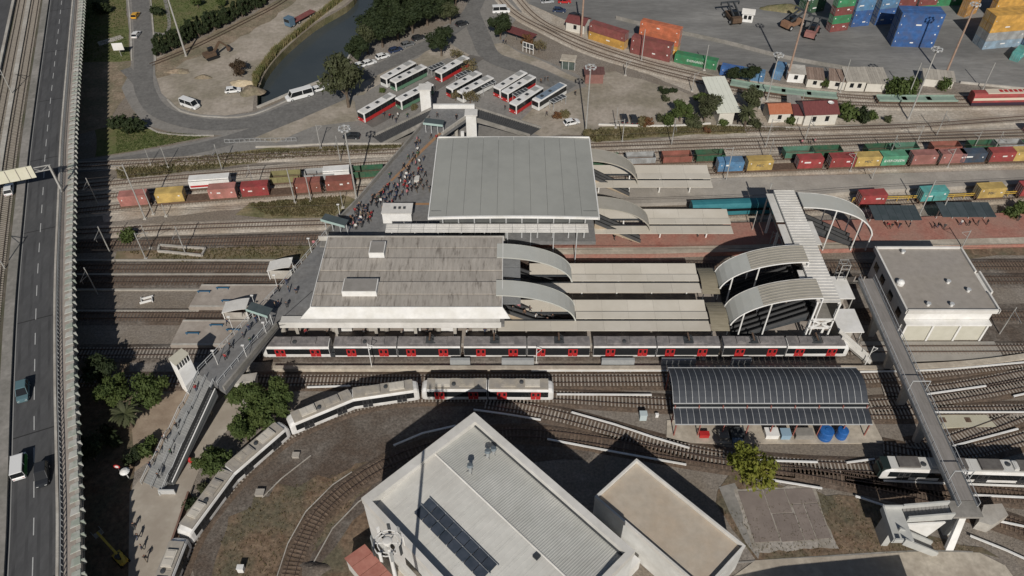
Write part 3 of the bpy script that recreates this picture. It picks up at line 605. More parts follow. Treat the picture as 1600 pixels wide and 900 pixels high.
# ---------------------------------------------------------------- south hall
root = thing('station_hall', 'long station hall with stained grey banded roof over the metro tracks', 'station', (-19, 106, DZ))
mb = MB(); mb.box(-35, -2.4, 99.5, 115.6, DZ, 11.0); mb.build('wall', M('hall_wall', (.45, .45, .43), (.5, .5, .48)), root)
roof_g = M('hall_roof', (.33, .3, .265), (.38, .348, .31), .6, .75, .05, 4, c3=(.17, .15, .13), s3=.75, stretch=(2.0, .34, 1), rand=.1, speck=.13, sscale=.9, t3=(.53, .72))
ys = [97.4, 100.5, 103.7, 106.8, 110.2, 113.2, 116.2]
for i in range(6):
    mb = MB(); dz = .24 * (i % 2)
    mb.hexa([(-36, ys[i] + .12, 11.2), (-1.8, ys[i] + .12, 11.2), (-1.8, ys[i+1] - .12, 11.2), (-36, ys[i+1] - .12, 11.2)], [(-36, ys[i] + .12, 11.42 + dz), (-1.8, ys[i] + .12, 11.42 + dz), (-1.8, ys[i+1] - .12, 11.56 + dz), (-36, ys[i+1] - .12, 11.56 + dz)])
    st = mb.build('roof_strip', roof_g, root)
    mb = MB()
    for k in range(38):
        x = -35.6 + k * .9; mb.hexa([(x, ys[i] + .1, 11.4 + dz), (x + .06, ys[i] + .1, 11.4 + dz), (x + .06, ys[i+1] - .1, 11.54 + dz), (x, ys[i+1] - .1, 11.54 + dz)], [(x, ys[i] + .1, 11.46 + dz), (x + .06, ys[i] + .1, 11.46 + dz), (x + .06, ys[i+1] - .1, 11.6 + dz), (x, ys[i+1] - .1, 11.6 + dz)])
    mb.build('standing_seam', roof_g, st)
mb = MB(); mb.box(-35.9, -1.9, 97.5, 116.1, 10.9, 11.18); mb.build('roof_base', dark_metal, root)
mb = MB(); mb.hexa([(-38.2, 96.7, 9.2), (-.3, 96.7, 9.2), (-.3, 97.0, 9.2), (-38.2, 97.0, 9.2)], [(-36.1, 97.25, 11.62), (-1.7, 97.25, 11.62), (-1.7, 97.4, 11.62), (-36.1, 97.4, 11.62)]); mb.build('south_fascia', white_p, root)
for x, s in ((-36.05, -1), (-1.75, 1)):
    mb = MB(); mb.bar(Vector((x, 97.3, 11.58)), Vector((x, 116.3, 11.7)), .12, .5); mb.build('edge_flashing', white_p, root)
mb = MB(); mb.box(-38, -1.5, 116.25, 116.5, 10.8, 11.9); mb.build('rear_parapet', conc, root)
mb = MB(); mb.box(-38.4, -1.4, 117, 119.0, 8.4, 8.7)
for k in range(44): mb.box(-38.2 + k * .84, -38.0 + k * .84, 117.05, 118.95, 8.7, 8.78)
mb.build('rear_awning', conc_dk, root)
for (l, r_, y, dp, h) in [(577, 601, 403, 3.4, 1.3), (535, 589, 463, 3.4, 1.25)]:
    a = P(l, y, 11.55); b = P(r_, y, 11.55)
    mb = MB(); mb.box(a.x, b.x, a.y, a.y + dp, 11.4, 11.5 + h); pb = mb.build('roof_box', white_p, root)
    mb = MB(); mb.box(a.x + .15, b.x - .15, a.y + .12, a.y + dp - .12, 11.51 + h, 11.56 + h); mb.build('lid', M('box_lid', (.24, .225, .205), (.29, .27, .25), .5), pb)
mb = MB(); mb.box(-42.6, -2.2, 98.0, 99.5, 6.52, 6.95); mb.build('ledge', white_roof, root)
mb = MB(); mb.box(-42.8, -2.0, 97.75, 97.98, 5.6, 7.0); mb.build('ledge_fascia', white_roof, root)
for k in range(6):
    x = -40.5 + k * 7.4
    mb = MB(); mb.hexa([(x, 98.9, .98), (x + .4, 98.9, .98), (x + .4, 99.3, .98), (x, 99.3, .98)], [(x - .2, 98.8, 5.6), (x + .6, 98.8, 5.6), (x + .6, 99.4, 5.6), (x - .2, 99.4, 5.6)]); mb.build('pillar', conc, root)
for k in range(5):
    x = -34 + k * 6.6; mb = MB(); mb.box(x, x + 3.4, 100.9, 103.2, .99, 1.9 + .5 * (k % 2)); mb.build('kiosk', [white_p, conc, white_roof][k % 3], root)
mb = MB(); mb.box(-30, -6, 99.6, 99.8, 4.6, 5.1); mb.build('sign_band', M('sign_red', (.4, .06, .05)), root)
# glass end strip on the east
for i, y in enumerate((100.3, 104.2, 107.4, 110.4)):
    mb = MB(); mb.box(-1.7, 1.6, y, y + 2.8, 9.2, 9.32)
    for k in range(4): mb.box(-1.6 + k, -1.5 + k, y, y + 2.8, 9.32, 9.4)
    mb.build('grated_roof', M('grating', (.2, .205, .21), (.25, .255, .26), 1, .5), root)
# ---------------------------------------------------------------- north hall
root = thing('station_hall', 'big smooth grey roofed northern station hall', 'station', (0, 135, DZ))
mb = MB(); mb.box(-14.8, 15.6, 123.5, 147.8, DZ, 11.6); mb.build('wall', M('hall_glass', (.1, .105, .105), (.14, .145, .14), .5, .2), root)
nroof = M('north_roof', (.35, .35, .32), (.37, .37, .34), .3, .45, metal=.15, c3=(.395, .395, .36), s3=.05, speck=.03, sscale=.3)
def nz(x): return 12.5 + .35 * (1 - (x / 17.0) ** 2)
xs = [-16.6 + i * (34.0 / 10) for i in range(11)]
for i in range(10):
    a, b = xs[i] + .02, xs[i+1] - .02
    mb = MB(); mb.hexa([(a, 121.6, nz(a) - .25), (b, 121.6, nz(b) - .25), (b, 149.5, nz(b) - .25), (a, 149.5, nz(a) - .25)], [(a, 121.6, nz(a)), (b, 121.6, nz(b)), (b, 149.5, nz(b)), (a, 149.5, nz(a))]); mb.build('roof_panel', nroof, root)
mb = MB()
for i in range(10):
    a, b = xs[i], xs[i+1]
    mb.hexa([(a, 121.2, nz(a) - .45), (b, 121.2, nz(b) - .45), (b, 121.55, nz(b) - .45), (a, 121.55, nz(a) - .45)], [(a, 121.2, nz(a) + .06), (b, 121.2, nz(b) + .06), (b, 121.55, nz(b) + .06), (a, 121.55, nz(a) + .06)])
mb.build('front_fascia', white_p, root)
for x in (-16.72, 17.45): mb = MB(); mb.box(x - .12, x + .1, 121.2, 149.7, nz(17) - .5, nz(17) + .12); mb.build('side_flashing', white_p, root)
mb = MB(); mb.box(-16.6, 17.4, 149.55, 149.75, nz(17) - .5, nz(17) + .3); mb.build('rear_flashing', white_p, root)
mb = MB(); mb.bar(Vector((-16.3, 123.4, nz(16) + .03)), Vector((17.1, 123.4, nz(16) + .03)), .1, .06); 
mb.build('roof_seam', dark_metal, root)
for k in range(10):
    x = -14 + k * 3.2; mb = MB(); mb.tube((x, 122.2, DZ), (x, 122.2, 12.2), .16); mb.build('column', lt_metal, root)
for k in range(16):
    x = -25.2 + k * 2.53; mb = MB(); mb.box(x, x + 2.48, 118.5, 121.1, 11.0, 11.12)
    for j in range(5): mb.box(x, x + 2.48, 118.55 + j * .52, 118.75 + j * .52, 11.12, 11.2)
    mb.build('awning_panel', white_roof, root)
mb = MB()
for k in range(9): x = -24.5 + k * 4.7; mb.box(x, x + .2, 120.8, 121.0, .0, 11.0)
mb.build('awning_post', lt_metal, root)
# ---------------------------------------------------------------- ramps to the bus terminal
def flight(name, label, cat, a0, a1, b0, b1, z0, z1, tread, wall, nstep=24, par_h=1.0, th=.9):
    """stair from a0-a1 (z0) to b0-b1 (z1)"""
    a0, a1, b0, b1 = [Vector((p[0], p[1], 0)) for p in (a0, a1, b0, b1)]
    rr = thing(name, label, cat, ((a0 + b0) / 2).to_tuple())
    for i in range(nstep):
        t0, t1 = i / nstep, (i + 1) / nstep; z = z0 + (z1 - z0) * (i + 1) / nstep
        q = [a0.lerp(b0, t0), a1.lerp(b1, t0), a1.lerp(b1, t1), a0.lerp(b0, t1)]
        mb = MB(); mb.prism(q, z - .3, z + .02); mb.build('step', tread, rr)
    for p, r_ in ((a0, b0), (a1, b1)):
        A = Vector((p.x, p.y, z0)); B = Vector((r_.x, r_.y, z1)); mb = MB()
        o1 = Vector((0, 0, par_h)); o0 = Vector((0, 0, -th)); sd = (B - A).cross(Vector((0, 0, 1))).normalized() * .12
        mb.hexa([A + o0 - sd, A + o0 + sd, B + o0 * .2 + sd, B + o0 * .2 - sd], [A + o1 - sd, A + o1 + sd, B + o1 + sd, B + o1 - sd]); mb.build('side_wall', wall, rr)
    mb = MB(); d0 = Vector((0, 0, -.55)); A = [Vector((a0.x, a0.y, z0)), Vector((a1.x, a1.y, z0)), Vector((b1.x, b1.y, z1)), Vector((b0.x, b0.y, z1))]
    mb.hexa([v + Vector((0, 0, -.8)) for v in A], [v + Vector((0, 0, -.45)) for v in A]); mb.build('soffit', conc_dk, rr)
    return rr
tread_dk = M('tread_dark', (.055, .056, .058), (.075, .075, .076), 1, .8)
a = P(581, 219); b = P(610, 224)
flight('stair_ramp', 'long dark stair ramp descending west to the bus terminal', 'stairs', (-20.2, 171.5), (-20.2, 166.5), (a.x, a.y + 1.5), (b.x - 2, b.y - .5), DZ, .1, tread_dk, conc_dk, 30, .5)
a = P(846, 206); b = P(822, 210)
flight('stair_ramp', 'long dark stair ramp descending east past the pale wall', 'stairs', (-9.2, 172), (-9.2, 167), (a.x, a.y + 1.5), (b.x + 1, b.y - .8), DZ, .1, tread_dk, conc_dk, 30, .5)
# lift towers
def tower(c, w, d, h, label, z0=0, roof=.3):
    rr = thing('lift_tower', label, 'lift tower', (c[0], c[1], z0))
    mb = MB(); mb.box(c[0] - w/2, c[0] + w/2, c[1] - d/2, c[1] + d/2, z0 - .05, h); mb.build('shaft', white_p, rr)
    mb = MB(); mb.box(c[0] - w/2 - roof, c[0] + w/2 + roof, c[1] - d/2 - roof, c[1] + d/2 + roof, h, h + .3); mb.build('roof', white_roof, rr)
    mb = MB(); mb.box(c[0] - w/2 - .04, c[0] - w/2 + .1, c[1] - d*.3, c[1] + d*.3, z0 + 1, h - .6); mb.build('glazing', black_glass, rr)
    return rr
tower((-21.6, 173.2), 2.6, 2.4, 11.5, 'tall white lift tower at the head of the terminal ramps')
tower((-9.9, 164.6), 2.5, 2.2, 9.6, 'white lift tower beside the northern hall')
mb = MB(); mb.box(-12.5, -11.7, 162.2, 163, -.05, DZ - .9); tag(mb.build('bridge_pier', white_p), 'short white pier under the ramp head', 'pier')
# ---------------------------------------------------------------- south stairs and escalator down to the plaza
st_m = M('stair_stone', (.25, .25, .245), (.32, .32, .31), .8, .85)
L0, L1 = P(311, 584, DZ), P(335, 597, DZ); B0, B1 = P(222, 757, 0), P(254, 771, 0)
rr = thing('stairs', 'wide grey stone stairs with landings down to the plaza', 'stairs', ((L0 + B0) / 2).to_tuple())
segs = [(0, .28, 13), (.28, .34, 0), (.34, .52, 9), (.52, .60, 0), (.60, .80, 10), (.80, .86, 0), (.86, 1, 7)]
tot = sum(s[2] for s in segs); zz = DZ; rise = DZ / tot
def lp(t, s): a = Vector((L0.x, L0.y, 0)).lerp(Vector((B0.x, B0.y, 0)), t); b = Vector((L1.x, L1.y, 0)).lerp(Vector((B1.x, B1.y, 0)), t); return a.lerp(b, s)
rail_pts = [[], [], []]
for t0, t1, k in segs:
    for j, s in enumerate((0, .5, 1)): q = lp(t0, s); rail_pts[j].append((q.x, q.y, zz))
    if k == 0:
        mb = MB(); mb.prism([lp(t0, 0), lp(t0, 1), lp(t1, 1), lp(t1, 0)], zz - .5, zz); mb.build('landing', st_m, rr)
    for i in range(k):
        u0 = t0 + (t1 - t0) * i / k; u1 = t0 + (t1 - t0) * (i + 1) / k; zz -= rise
        mb = MB(); mb.prism([lp(u0, 0), lp(u0, 1), lp(u1, 1), lp(u1, 0)], max(zz - .5, -.05), zz + .02); mb.build('step', st_m, rr)
for j, s in enumerate((0, .5, 1)):
    q = lp(1, s); rail_pts[j].append((q.x, q.y, 0)); parapet(rail_pts[j], 0, h=.95, par=rr, mat=grey_metal if j == 1 else lt_metal)
for t in (.18, .45, .72):
    q = lp(t, .5); mb = MB(); mb.box(q.x - 1.2, q.x + 1.2, q.y - .4, q.y + .4, -.05, DZ * (1 - t) - .6); mb.build('support', conc_dk, rr)
def escalator(label, a, b, z0, z1, w, clad, lanes=1, ang=None, n=26):
    """from a (z0, low) to b (z1, high); w total width"""
    A = Vector((*a, z0)); B = Vector((*b, z1)); rr = thing('escalator', label, 'escalator', A)
    d = (B - A); sd = d.cross(Vector((0, 0, 1))).normalized()
    mb = MB(); u = Vector((0, 0, 1))
    mb.hexa([A - sd*w/2 - u*.2, A + sd*w/2 - u*.2, B + sd*w/2 - u*1.2, B - sd*w/2 - u*1.2], [A - sd*w/2 + u*.1, A + sd*w/2 + u*.1, B + sd*w/2 + u*.1, B - sd*w/2 + u*.1]); mb.build('truss', clad, rr)
    for k in range(lanes + 1):
        o = sd * (-w/2 + w * k / lanes); mb = MB()
        mb.hexa([A + o - sd*.09, A + o + sd*.09, B + o + sd*.09, B + o - sd*.09], [A + o - sd*.09 + u*.9, A + o + sd*.09 + u*.9, B + o + sd*.09 + u*.9, B + o - sd*.09 + u*.9]); mb.build('balustrade', tread_dk if lanes > 1 or k == 0 else clad, rr)
        mb = MB(); mb.bar(A + o + u*.95, B + o + u*.95, .14, .1); mb.build('handrail', rubber if lanes > 1 or k == 0 else white_p, rr)
    for i in range(n):
        c = A.lerp(B, (i + .5) / n); mb = MB(); dd = Vector((d.x, d.y, 0)).normalized() * (Vector((d.x, d.y, 0)).length / n * .48)
        q = [c - sd*(w/2 - .2) - dd, c + sd*(w/2 - .2) - dd, c + sd*(w/2 - .2) + dd, c - sd*(w/2 - .2) + dd]
        mb.hexa([v - u*.05 for v in q], [Vector((v.x, v.y, c.z + .22)) for v in q]); mb.build('step', tread_dk, rr)
    return rr
tan_clad = M('tan_cladding', (.34, .27, .19), (.4, .33, .25), .6, .6)
e0 = P(268, 757, .2); e1 = P(333, 611, DZ)
escalator('dark escalator with bright rails beside the stone stairs', (e0.x - .1, e0.y), (e1.x + .1, e1.y), .2, DZ, 1.1, M('esc_side', (.16, .165, .165)), 1, n=30)
mb = MB(); mb.prism(PL([(226, 790), (240, 783), (254, 792), (240, 806)]), .03, .07); tag(mb.build('entry_mat', M('mat_grey', (.13, .14, .145))), 'dark grey mat at the foot of the escalator', 'mat')
mb = MB(); c = P(264, 772); mb.box(c.x - 1.4, c.x + 1.2, c.y - .1, c.y + .1, .02, 1.3); mb.box(c.x - 1.4, c.x - 1.2, c.y - .3, c.y + .8, .02, .9); tag(mb.build('barrier_gate', lt_metal), 'small metal barrier frame at the foot of the escalator', 'barrier')
# lift house at the head of the stairs
rr = thing('lift_house', 'glazed lift house with cream roof and white flank by the stairs', 'lift tower', (-57, 88, 0))
q = [P(x, y, 8.6) for x, y in ((264, 560), (283, 545), (293, 552), (274, 569))]
mb = MB(); mb.prism(q, -.05, 8.3); mb.build('shaft', black_glass, rr)
mb = MB(); mb.prism([p + (p - (q[0] + q[2]) / 2) * .1 for p in q], 8.3, 8.6); mb.build('roof', M('cream_roof', (.5, .47, .38), (.55, .52, .43)), rr)
for i in range(4):
    for j in range(5):
        a = q[i].lerp(q[(i + 1) % 4], j / 5); mb = MB(); mb.box(a.x - .06, a.x + .06, a.y - .06, a.y + .06, -.02, 8.3); mb.build('mullion', white_p, rr)
q2 = [P(x, y, 6.9) for x, y in ((276, 573), (296, 557), (308, 583), (290, 604))]
mb = MB(); mb.prism(q2, -.05, 6.9); mb.build('white_flank', white_p, rr)
# ---------------------------------------------------------------- arched escalator covers
shell_m = M('shell_grey', (.47, .475, .44), (.52, .525, .49), .4, .45, metal=.05, c3=(.49, .485, .44), s3=.08)
shell_tan = M('shell_tan', (.38, .355, .3), (.43, .4, .345), .5, .5, metal=.1)
def shell(label, x0, z0, x1, z1, y0, y1, n=10, m0=None, m1=None, posts=(), pz=1.0, ribs=False, beam=.06):
    rr = thing('arched_cover', label, 'canopy', ((x0 + x1) / 2, (y0 + y1) / 2, pz))
    pt = lambda t: (x0 + (x1 - x0) * math.sin(t * R(84)) / math.sin(R(84)), z1 + (z0 - z1) * (math.cos(t * R(84)) - math.cos(R(84))) / (1 - math.cos(R(84))))
    for i in range(n):
        (xa, za), (xb, zb) = pt(i / n), pt((i + 1) / n); ov = .012
        mb = MB(); mb.hexa([(xa, y0, za - .22), (xb, y0, zb - .22), (xb, y1, zb - .22), (xa, y1, za - .22)], [(xa, y0, za), (xb, y0, zb), (xb, y1, zb), (xa, y1, za)])
        if ribs and i < n * .45:
            for k in range(7):
                yy = y0 + (k + .5) * (y1 - y0) / 7; mb.hexa([(xa, yy - .08, za - .02), (xb, yy - .08, zb - .02), (xb, yy + .08, zb - .02), (xa, yy + .08, za - .02)], [(xa, yy - .08, za + .07), (xb, yy - .08, zb + .07), (xb, yy + .08, zb + .07), (xa, yy + .08, za + .07)])
        mb.build('shell_panel', (m1 if m1 and i < n * .45 else m0 or shell_m), rr, fixn=True)
    for yy in (y0 - .06, y1 + .06):
        mb = MB(); pts = [Vector((*pt(i / 20)[:1], yy, pt(i / 20)[1] - .12)) for i in range(21)]
        for a, b in zip(pts, pts[1:]): mb.bar(a, b, beam, .26)
        mb.build('edge_beam', white_p if posts else (m0 or shell_m), rr)
    for t in posts:
        x, z = pt(t)
        for yy in (y0 - .1, y1 + .1): mb = MB(); mb.tube((x, yy, pz - .02), (x, yy, z - .2), .14, .14, 8); mb.build('post', white_p, rr)
    return rr
shell('arched grey cover over the far escalator east of the banded hall', -2.9, 11.9, 11.8, 5.4, 110.3, 114.1)
shell('arched grey cover over the near escalator east of the banded hall', -2.9, 11.9, 11.9, 5.2, 100.1, 103.9)
escalator('tan sided escalator under the far arched cover', (10.2, 112.2), (-1.2, 112.2), 1.1, DZ, 2.6, tan_clad, 2)
escalator('tan sided escalator crowded with people under the near arched cover', (10.2, 102.0), (-1.2, 102.0), 1.1, DZ, 2.6, tan_clad, 2)
c0, c1 = P(925, 236, 11.5), P(1008, 284, 5)
shell('mauve grey arched cover beside the big smooth hall roof', 16.8, 11.6, 28.4, 5.3, 142.2, 146.6, m0=shell_tan)
shell('tan arched cover low beside the big smooth hall roof', 16.8, 11.2, 29.2, 5.2, 126.0, 129.9, m0=shell_tan)
escalator('escalator below the mauve grey cover', (27, 144.4), (17.4, 144.4), 1.0, DZ, 2.6, tan_clad, 2)
escalator('escalator below the tan cover by the red platform', (27.6, 128), (17.4, 128), 1.1, DZ, 2.6, tan_clad, 2)
shell('silver arched cover joining the skybridge over the far metro platform', 55.6, 13.0, 40.2, 6.0, 107.8, 112.5, m1=shell_tan, posts=(.0, .42, .72), ribs=True)
shell('silver arched cover joining the skybridge over the near metro platform', 55.6, 13.0, 40.4, 5.9, 98.3, 103.2, m1=shell_tan, posts=(.0, .42, .72), ribs=True)
for y, la in ((110.1, 'dark twin escalator under the far silver cover'), (100.8, 'dark twin escalator under the near silver cover')):
    escalator(la, (41.8, y), (54.4, y), 1.1, 7.6, 3.6, dark_metal, 3)
shell('silver arched cover descending from the skybridge to the red platform', 59.2, 12.6, 75.5, 5.0, 124.6, 129.3, m0=shell_m, posts=(.3, .62, .95))
escalator('dark escalator from the skybridge to the red platform', (73, 127), (60, 127), 1.1, 7.6, 3.2, dark_metal, 2)
# ---------------------------------------------------------------- platform canopies
cn_m = M('canopy_sheet', (.56, .515, .44), (.61, .565, .49), .3, .6, c3=(.53, .485, .41), s3=.08, rand=.04)
def canopy(label, x0, x1, y0, y1, xl, cols, zb=1.0, z=5.0, end_skew=0.0, n=5):
    yc = (y0 + y1) / 2; rr = thing('platform_canopy', label, 'canopy', ((x0 + x1) / 2, yc, zb))
    W = (y1 - y0)
    bands = [(y0, y0 + W * .325, z + .02, z), (y0 + W * .365, y0 + W * .595, z + .3, z + .34), (y0 + W * .635, y1, z, z + .35)]
    for bi, (a, b, za, zb_) in enumerate(bands):
        xs = x0 if bi == 1 else xl
        k = max(1, round((x1 - xs) / 5.2)); 
        for i in range(k):
            xa = xs + (x1 - xs) * i / k + .01; xb = xs + (x1 - xs) * (i + 1) / k - .01
            sk = -end_skew * (a - y0) / W if i == k - 1 else 0; sk2 = -end_skew * (b - y0) / W if i == k - 1 else 0
            mb = MB(); mb.hexa([(xa, a, za - .12), (xb + sk, a, za - .12), (xb + sk2, b, zb_ - .12), (xa, b, zb_ - .12)], [(xa, a, za), (xb + sk, a, za), (xb + sk2, b, zb_), (xa, b, zb_)])
            mb.build('roof_sheet', cn_m, rr)
    for a, zz_ in ((y0 + W * .35, z - .1), (y0 + W * .61, z - .05)):
        mb = MB(); mb.box(xl, x1 - .1, a - .2, a + .2, zz_ - .2, zz_ + .05); mb.build('gutter', dark_metal, rr)
    for x in cols:
        for dy, s in ((-.9, -1), (.9, 1)):
            mb = MB(); mb.bar(Vector((x, yc + dy * .5, zb - .02)), Vector((x, yc + dy, z - .2)), .28, .28); mb.build('column', white_p, rr)
canopy('cream folded canopy over the near metro platform', 12, 36.8, 97.6, 105.3, -2.6, (14, 21, 28, 35))
canopy('cream folded canopy over the far metro platform', 11.5, 36.8, 107.7, 115.6, 3.5, (14, 21, 28, 35))
canopy('pale folded canopy over the goods platform by the blue container', 28.5, 45.2, 141.2, 149.2, 17.2, (20, 27, 34, 41), zb=.9)
canopy('pale folded canopy over the red-paved platform', 29, 46.6, 125.2, 133.0, 14.5, (16, 24, 32, 42))
def barrel(label, x0, x1, y0, y1, z, rise, mat, n=9):
    rr = thing('link_canopy', label, 'canopy', ((x0 + x1) / 2, (y0 + y1) / 2, 1.0))
    for i in range(n):
        t0, t1 = i / n, (i + 1) / n; f = lambda t: z + rise * math.sin(math.pi * t); ya, yb = y0 + (y1 - y0) * t0, y0 + (y1 - y0) * t1
        mb = MB(); mb.hexa([(x0, ya, f(t0) - .1), (x1, ya, f(t0) - .1), (x1, yb - .05, f(t1) - .1), (x0, yb - .05, f(t1) - .1)], [(x0, ya, f(t0)), (x1, ya, f(t0)), (x1, yb - .05, f(t1)), (x0, yb - .05, f(t1))]); mb.build('curved_sheet', mat, rr)
    for x in (x0 + .3, x1 - .3):
        for y in (y0 + .3, y1 - .3): mb = MB(); mb.tube((x, y, .98), (x, y, z + .1), .1); mb.build('post', dark_metal, rr)
brown_sh = M('brown_sheet', (.2, .175, .125), (.26, .23, .17), 1.2, .5, stretch=(.4, 3, 1))
barrel('brown ribbed link canopy at the end of the far metro canopy', 37, 40.4, 107.4, 114.8, 4.9, .9, brown_sh)
barrel('brown ribbed link canopy at the end of the near metro canopy', 37, 40.4, 97.8, 105.2, 4.8, .9, brown_sh)
# ---------------------------------------------------------------- skybridge
root = thing('skybridge', 'white ribbed roof skybridge linking the eastern platforms', 'footbridge', (57, 114, 0))
_m = MB(); _m.box(-2.15, 2.15, -.39, .39, 11.8, 11.95); _m.box(-2.15, 2.15, .18, .36, 11.95, 12.04); d_ = _m.build('roof_slat', white_roof); SLM = d_.data; bpy.data.objects.remove(d_)
for i in range(41): piece('roof_slat', SLM, root, (56.9, 98.6 + i * .8, 0))
mb = MB(); mb.box(54.9, 58.9, 98.4, 130.8, 7.0, 7.5); mb.build('floor', conc_dk, root)
for x in (54.95, 58.75):
    mb = MB(); mb.box(x, x + .1, 98.5, 130.7, 7.5, 11.5); mb.build('glazing', black_glass, root)
    mb = MB(); mb.box(x - .15, x + .25, 98.3, 130.9, 11.4, 11.78); mb.build('edge_beam', white_p, root)
for x0, x1, ya, yb in [(53.2, 54.7, 121.5, 130.6), (53.2, 54.7, 114.2, 120.6), (53.6, 54.7, 103.6, 107.2), (59.1, 60.4, 114.5, 121.5), (53.6, 54.7, 112.9, 113.8)]:
    mb = MB(); mb.box(x0, x1, ya, yb, 11.2, 11.38); mb.build('side_eave', white_roof, root)
for x, y in [(55.4, 99.4), (58.4, 99.4), (55.4, 109), (58.4, 109), (55.4, 124), (58.4, 124), (55.4, 130.2), (58.4, 130.2)]:
    mb = MB(); mb.bar(Vector((x, y, .98)), Vector((x, y, 7.0)), .45, .45); mb.build('column', white_p, root)
for a, b in [((54.9, 98.2, 11.6), (54.9, 98.2, 1)), ((59, 98.2, 11.6), (59, 98.2, 1)), ((54.9, 98.2, 7.4), (59, 98.2, 7.4)), ((54.9, 98.2, 5.2), (59, 98.2, 5.2)), ((54.9, 98.2, 7.4), (59, 98.2, 5.2)), ((54.9, 98.2, 5.2), (59, 98.2, 7.4))]:
    mb = MB(); mb.bar(Vector(a), Vector(b), .3, .3); mb.build('frame_bar', white_p, root)
# ---------------------------------------------------------------- node of stairs between skybridge and plant building
for (x0, x1, y0, y1, zt, la) in [(60.4, 66.4, 106.4, 112.6, 4.6, 'white flat roof over the far platform stairs'), (61.0, 65.6, 98.0, 104.0, 4.2, 'white flat roof over the near platform stairs')]:
    rr = thing('stair_roof', la, 'shelter', ((x0 + x1) / 2, (y0 + y1) / 2, 1))
    mb = MB(); mb.box(x0, x1, y0, y1, zt - .2, zt); mb.build('roof', white_p, rr)
    mb = MB(); mb.box(x0 + .2, x1 - 2, y0 + .2, y1 - .2, .95, zt - .2); mb.build('wall', conc, rr)
    mb = MB(); mb.box(x1 - .4, x1 - .2, y0 + .2, y0 + .4, .98, zt - .2); mb.box(x1 - .4, x1 - .2, y1 - .4, y1 - .2, .98, zt - .2); mb.build('post', steel_m, rr)
flight('stairs', 'pale stairs beside the end of the near metro platform', 'stairs', (61.0, 96.6), (61.0, 98.2), (66.5, 93.6), (66.5, 95.2), 4.0, .3, conc_dk, white_roof, 14, .8, .4)
flight('stairs', 'grey stairs rising to the narrow footbridge', 'stairs', (66.6, 109.5), (68.4, 109.5), (66.4, 114.6), (68.2, 114.6), DZ, 1.2, conc_dk, M('rail_brown', (.25, .22, .2), (.3, .27, .24), 2), 14, 1.0, .4)
rr = thing('lattice_tower', 'grey lattice gantry tower beside the plant building', 'tower', (65.3, 112.4, 0))
for x, y in [(64.4, 111.6), (66.0, 111.6), (64.4, 113.2), (66.0, 113.2)]: mb = MB(); mb.bar(Vector((x, y, 0)), Vector((x, y, 8.6)), .16, .16); mb.build('leg', steel_m, rr)
for z in (2.5, 5, 7.5, 8.5):
    mb = MB()
    for a, b in [((64.4, 111.6), (66, 111.6)), ((66, 111.6), (66, 113.2)), ((66, 113.2), (64.4, 113.2)), ((64.4, 113.2), (64.4, 111.6))]: mb.bar(Vector((*a, z)), Vector((*b, z)), .1, .1)
    mb.build('ring', steel_m, rr)
# ---------------------------------------------------------------- narrow footbridge over the yard
root = thing('narrow_footbridge', 'long narrow grey footbridge crossing the metro yard', 'footbridge', (69, 82, 0))
fb_m = M('bridge_planks', (.2, .185, .17), (.27, .25, .235), 1.0, .85, stretch=(3, .3, 1), rand=.08)
for i in range(21):
    y = 61.7 + i * 2.3; xo = -.035 * (21 - i) * .9
    mb = MB(); mb.hexa([(67.6 + xo, y, DZ - .35), (70.4 + xo, y, DZ - .35), (70.43 + xo, y + 2.28, DZ - .35), (67.63 + xo, y + 2.28, DZ - .35)], [(67.6 + xo, y, DZ), (70.4 + xo, y, DZ), (70.43 + xo, y + 2.28, DZ), (67.63 + xo, y + 2.28, DZ)]); mb.build('deck_panel', fb_m, root)
for x, off in ((67.55, -.66), (70.45, -.66)):
    parapet([(x + off, 60.6), (x, 110.0)], 0, h=1.1, par=root, mat=lt_metal)
    mb = MB(); mb.bar(Vector((x + off, 60.6, DZ - .2)), Vector((x, 110.0, DZ - .2)), .2, .7); mb.build('girder', grey_metal, root)
for y, xc in ((92.3, 68.9), (84.5, 68.8), (76.6, 68.7), (101, 69), (62.6, 68.4)):
    mb = MB(); mb.hexa([(xc - .5, y - .4, -.05), (xc + .5, y - .4, -.05), (xc + .5, y + .4, -.05), (xc - .5, y + .4, -.05)], [(xc - 1.2, y - .4, DZ - .55), (xc + 1.2, y - .4, DZ - .55), (xc + 1.2, y + .4, DZ - .55), (xc - 1.2, y + .4, DZ - .55)]); mb.build('pier', conc, root)
for y in (82.6, 65.2):
    mb = MB()
    for x in (67.3, 70.3): mb.box(x - .06, x + .06, y - .06, y + .06, DZ, DZ + 2.4)
    mb.bar(Vector((67.3, y, DZ + 2.4)), Vector((70.3, y, DZ + 2.4)), .12, .12); mb.build('portal_frame', lt_metal, root)
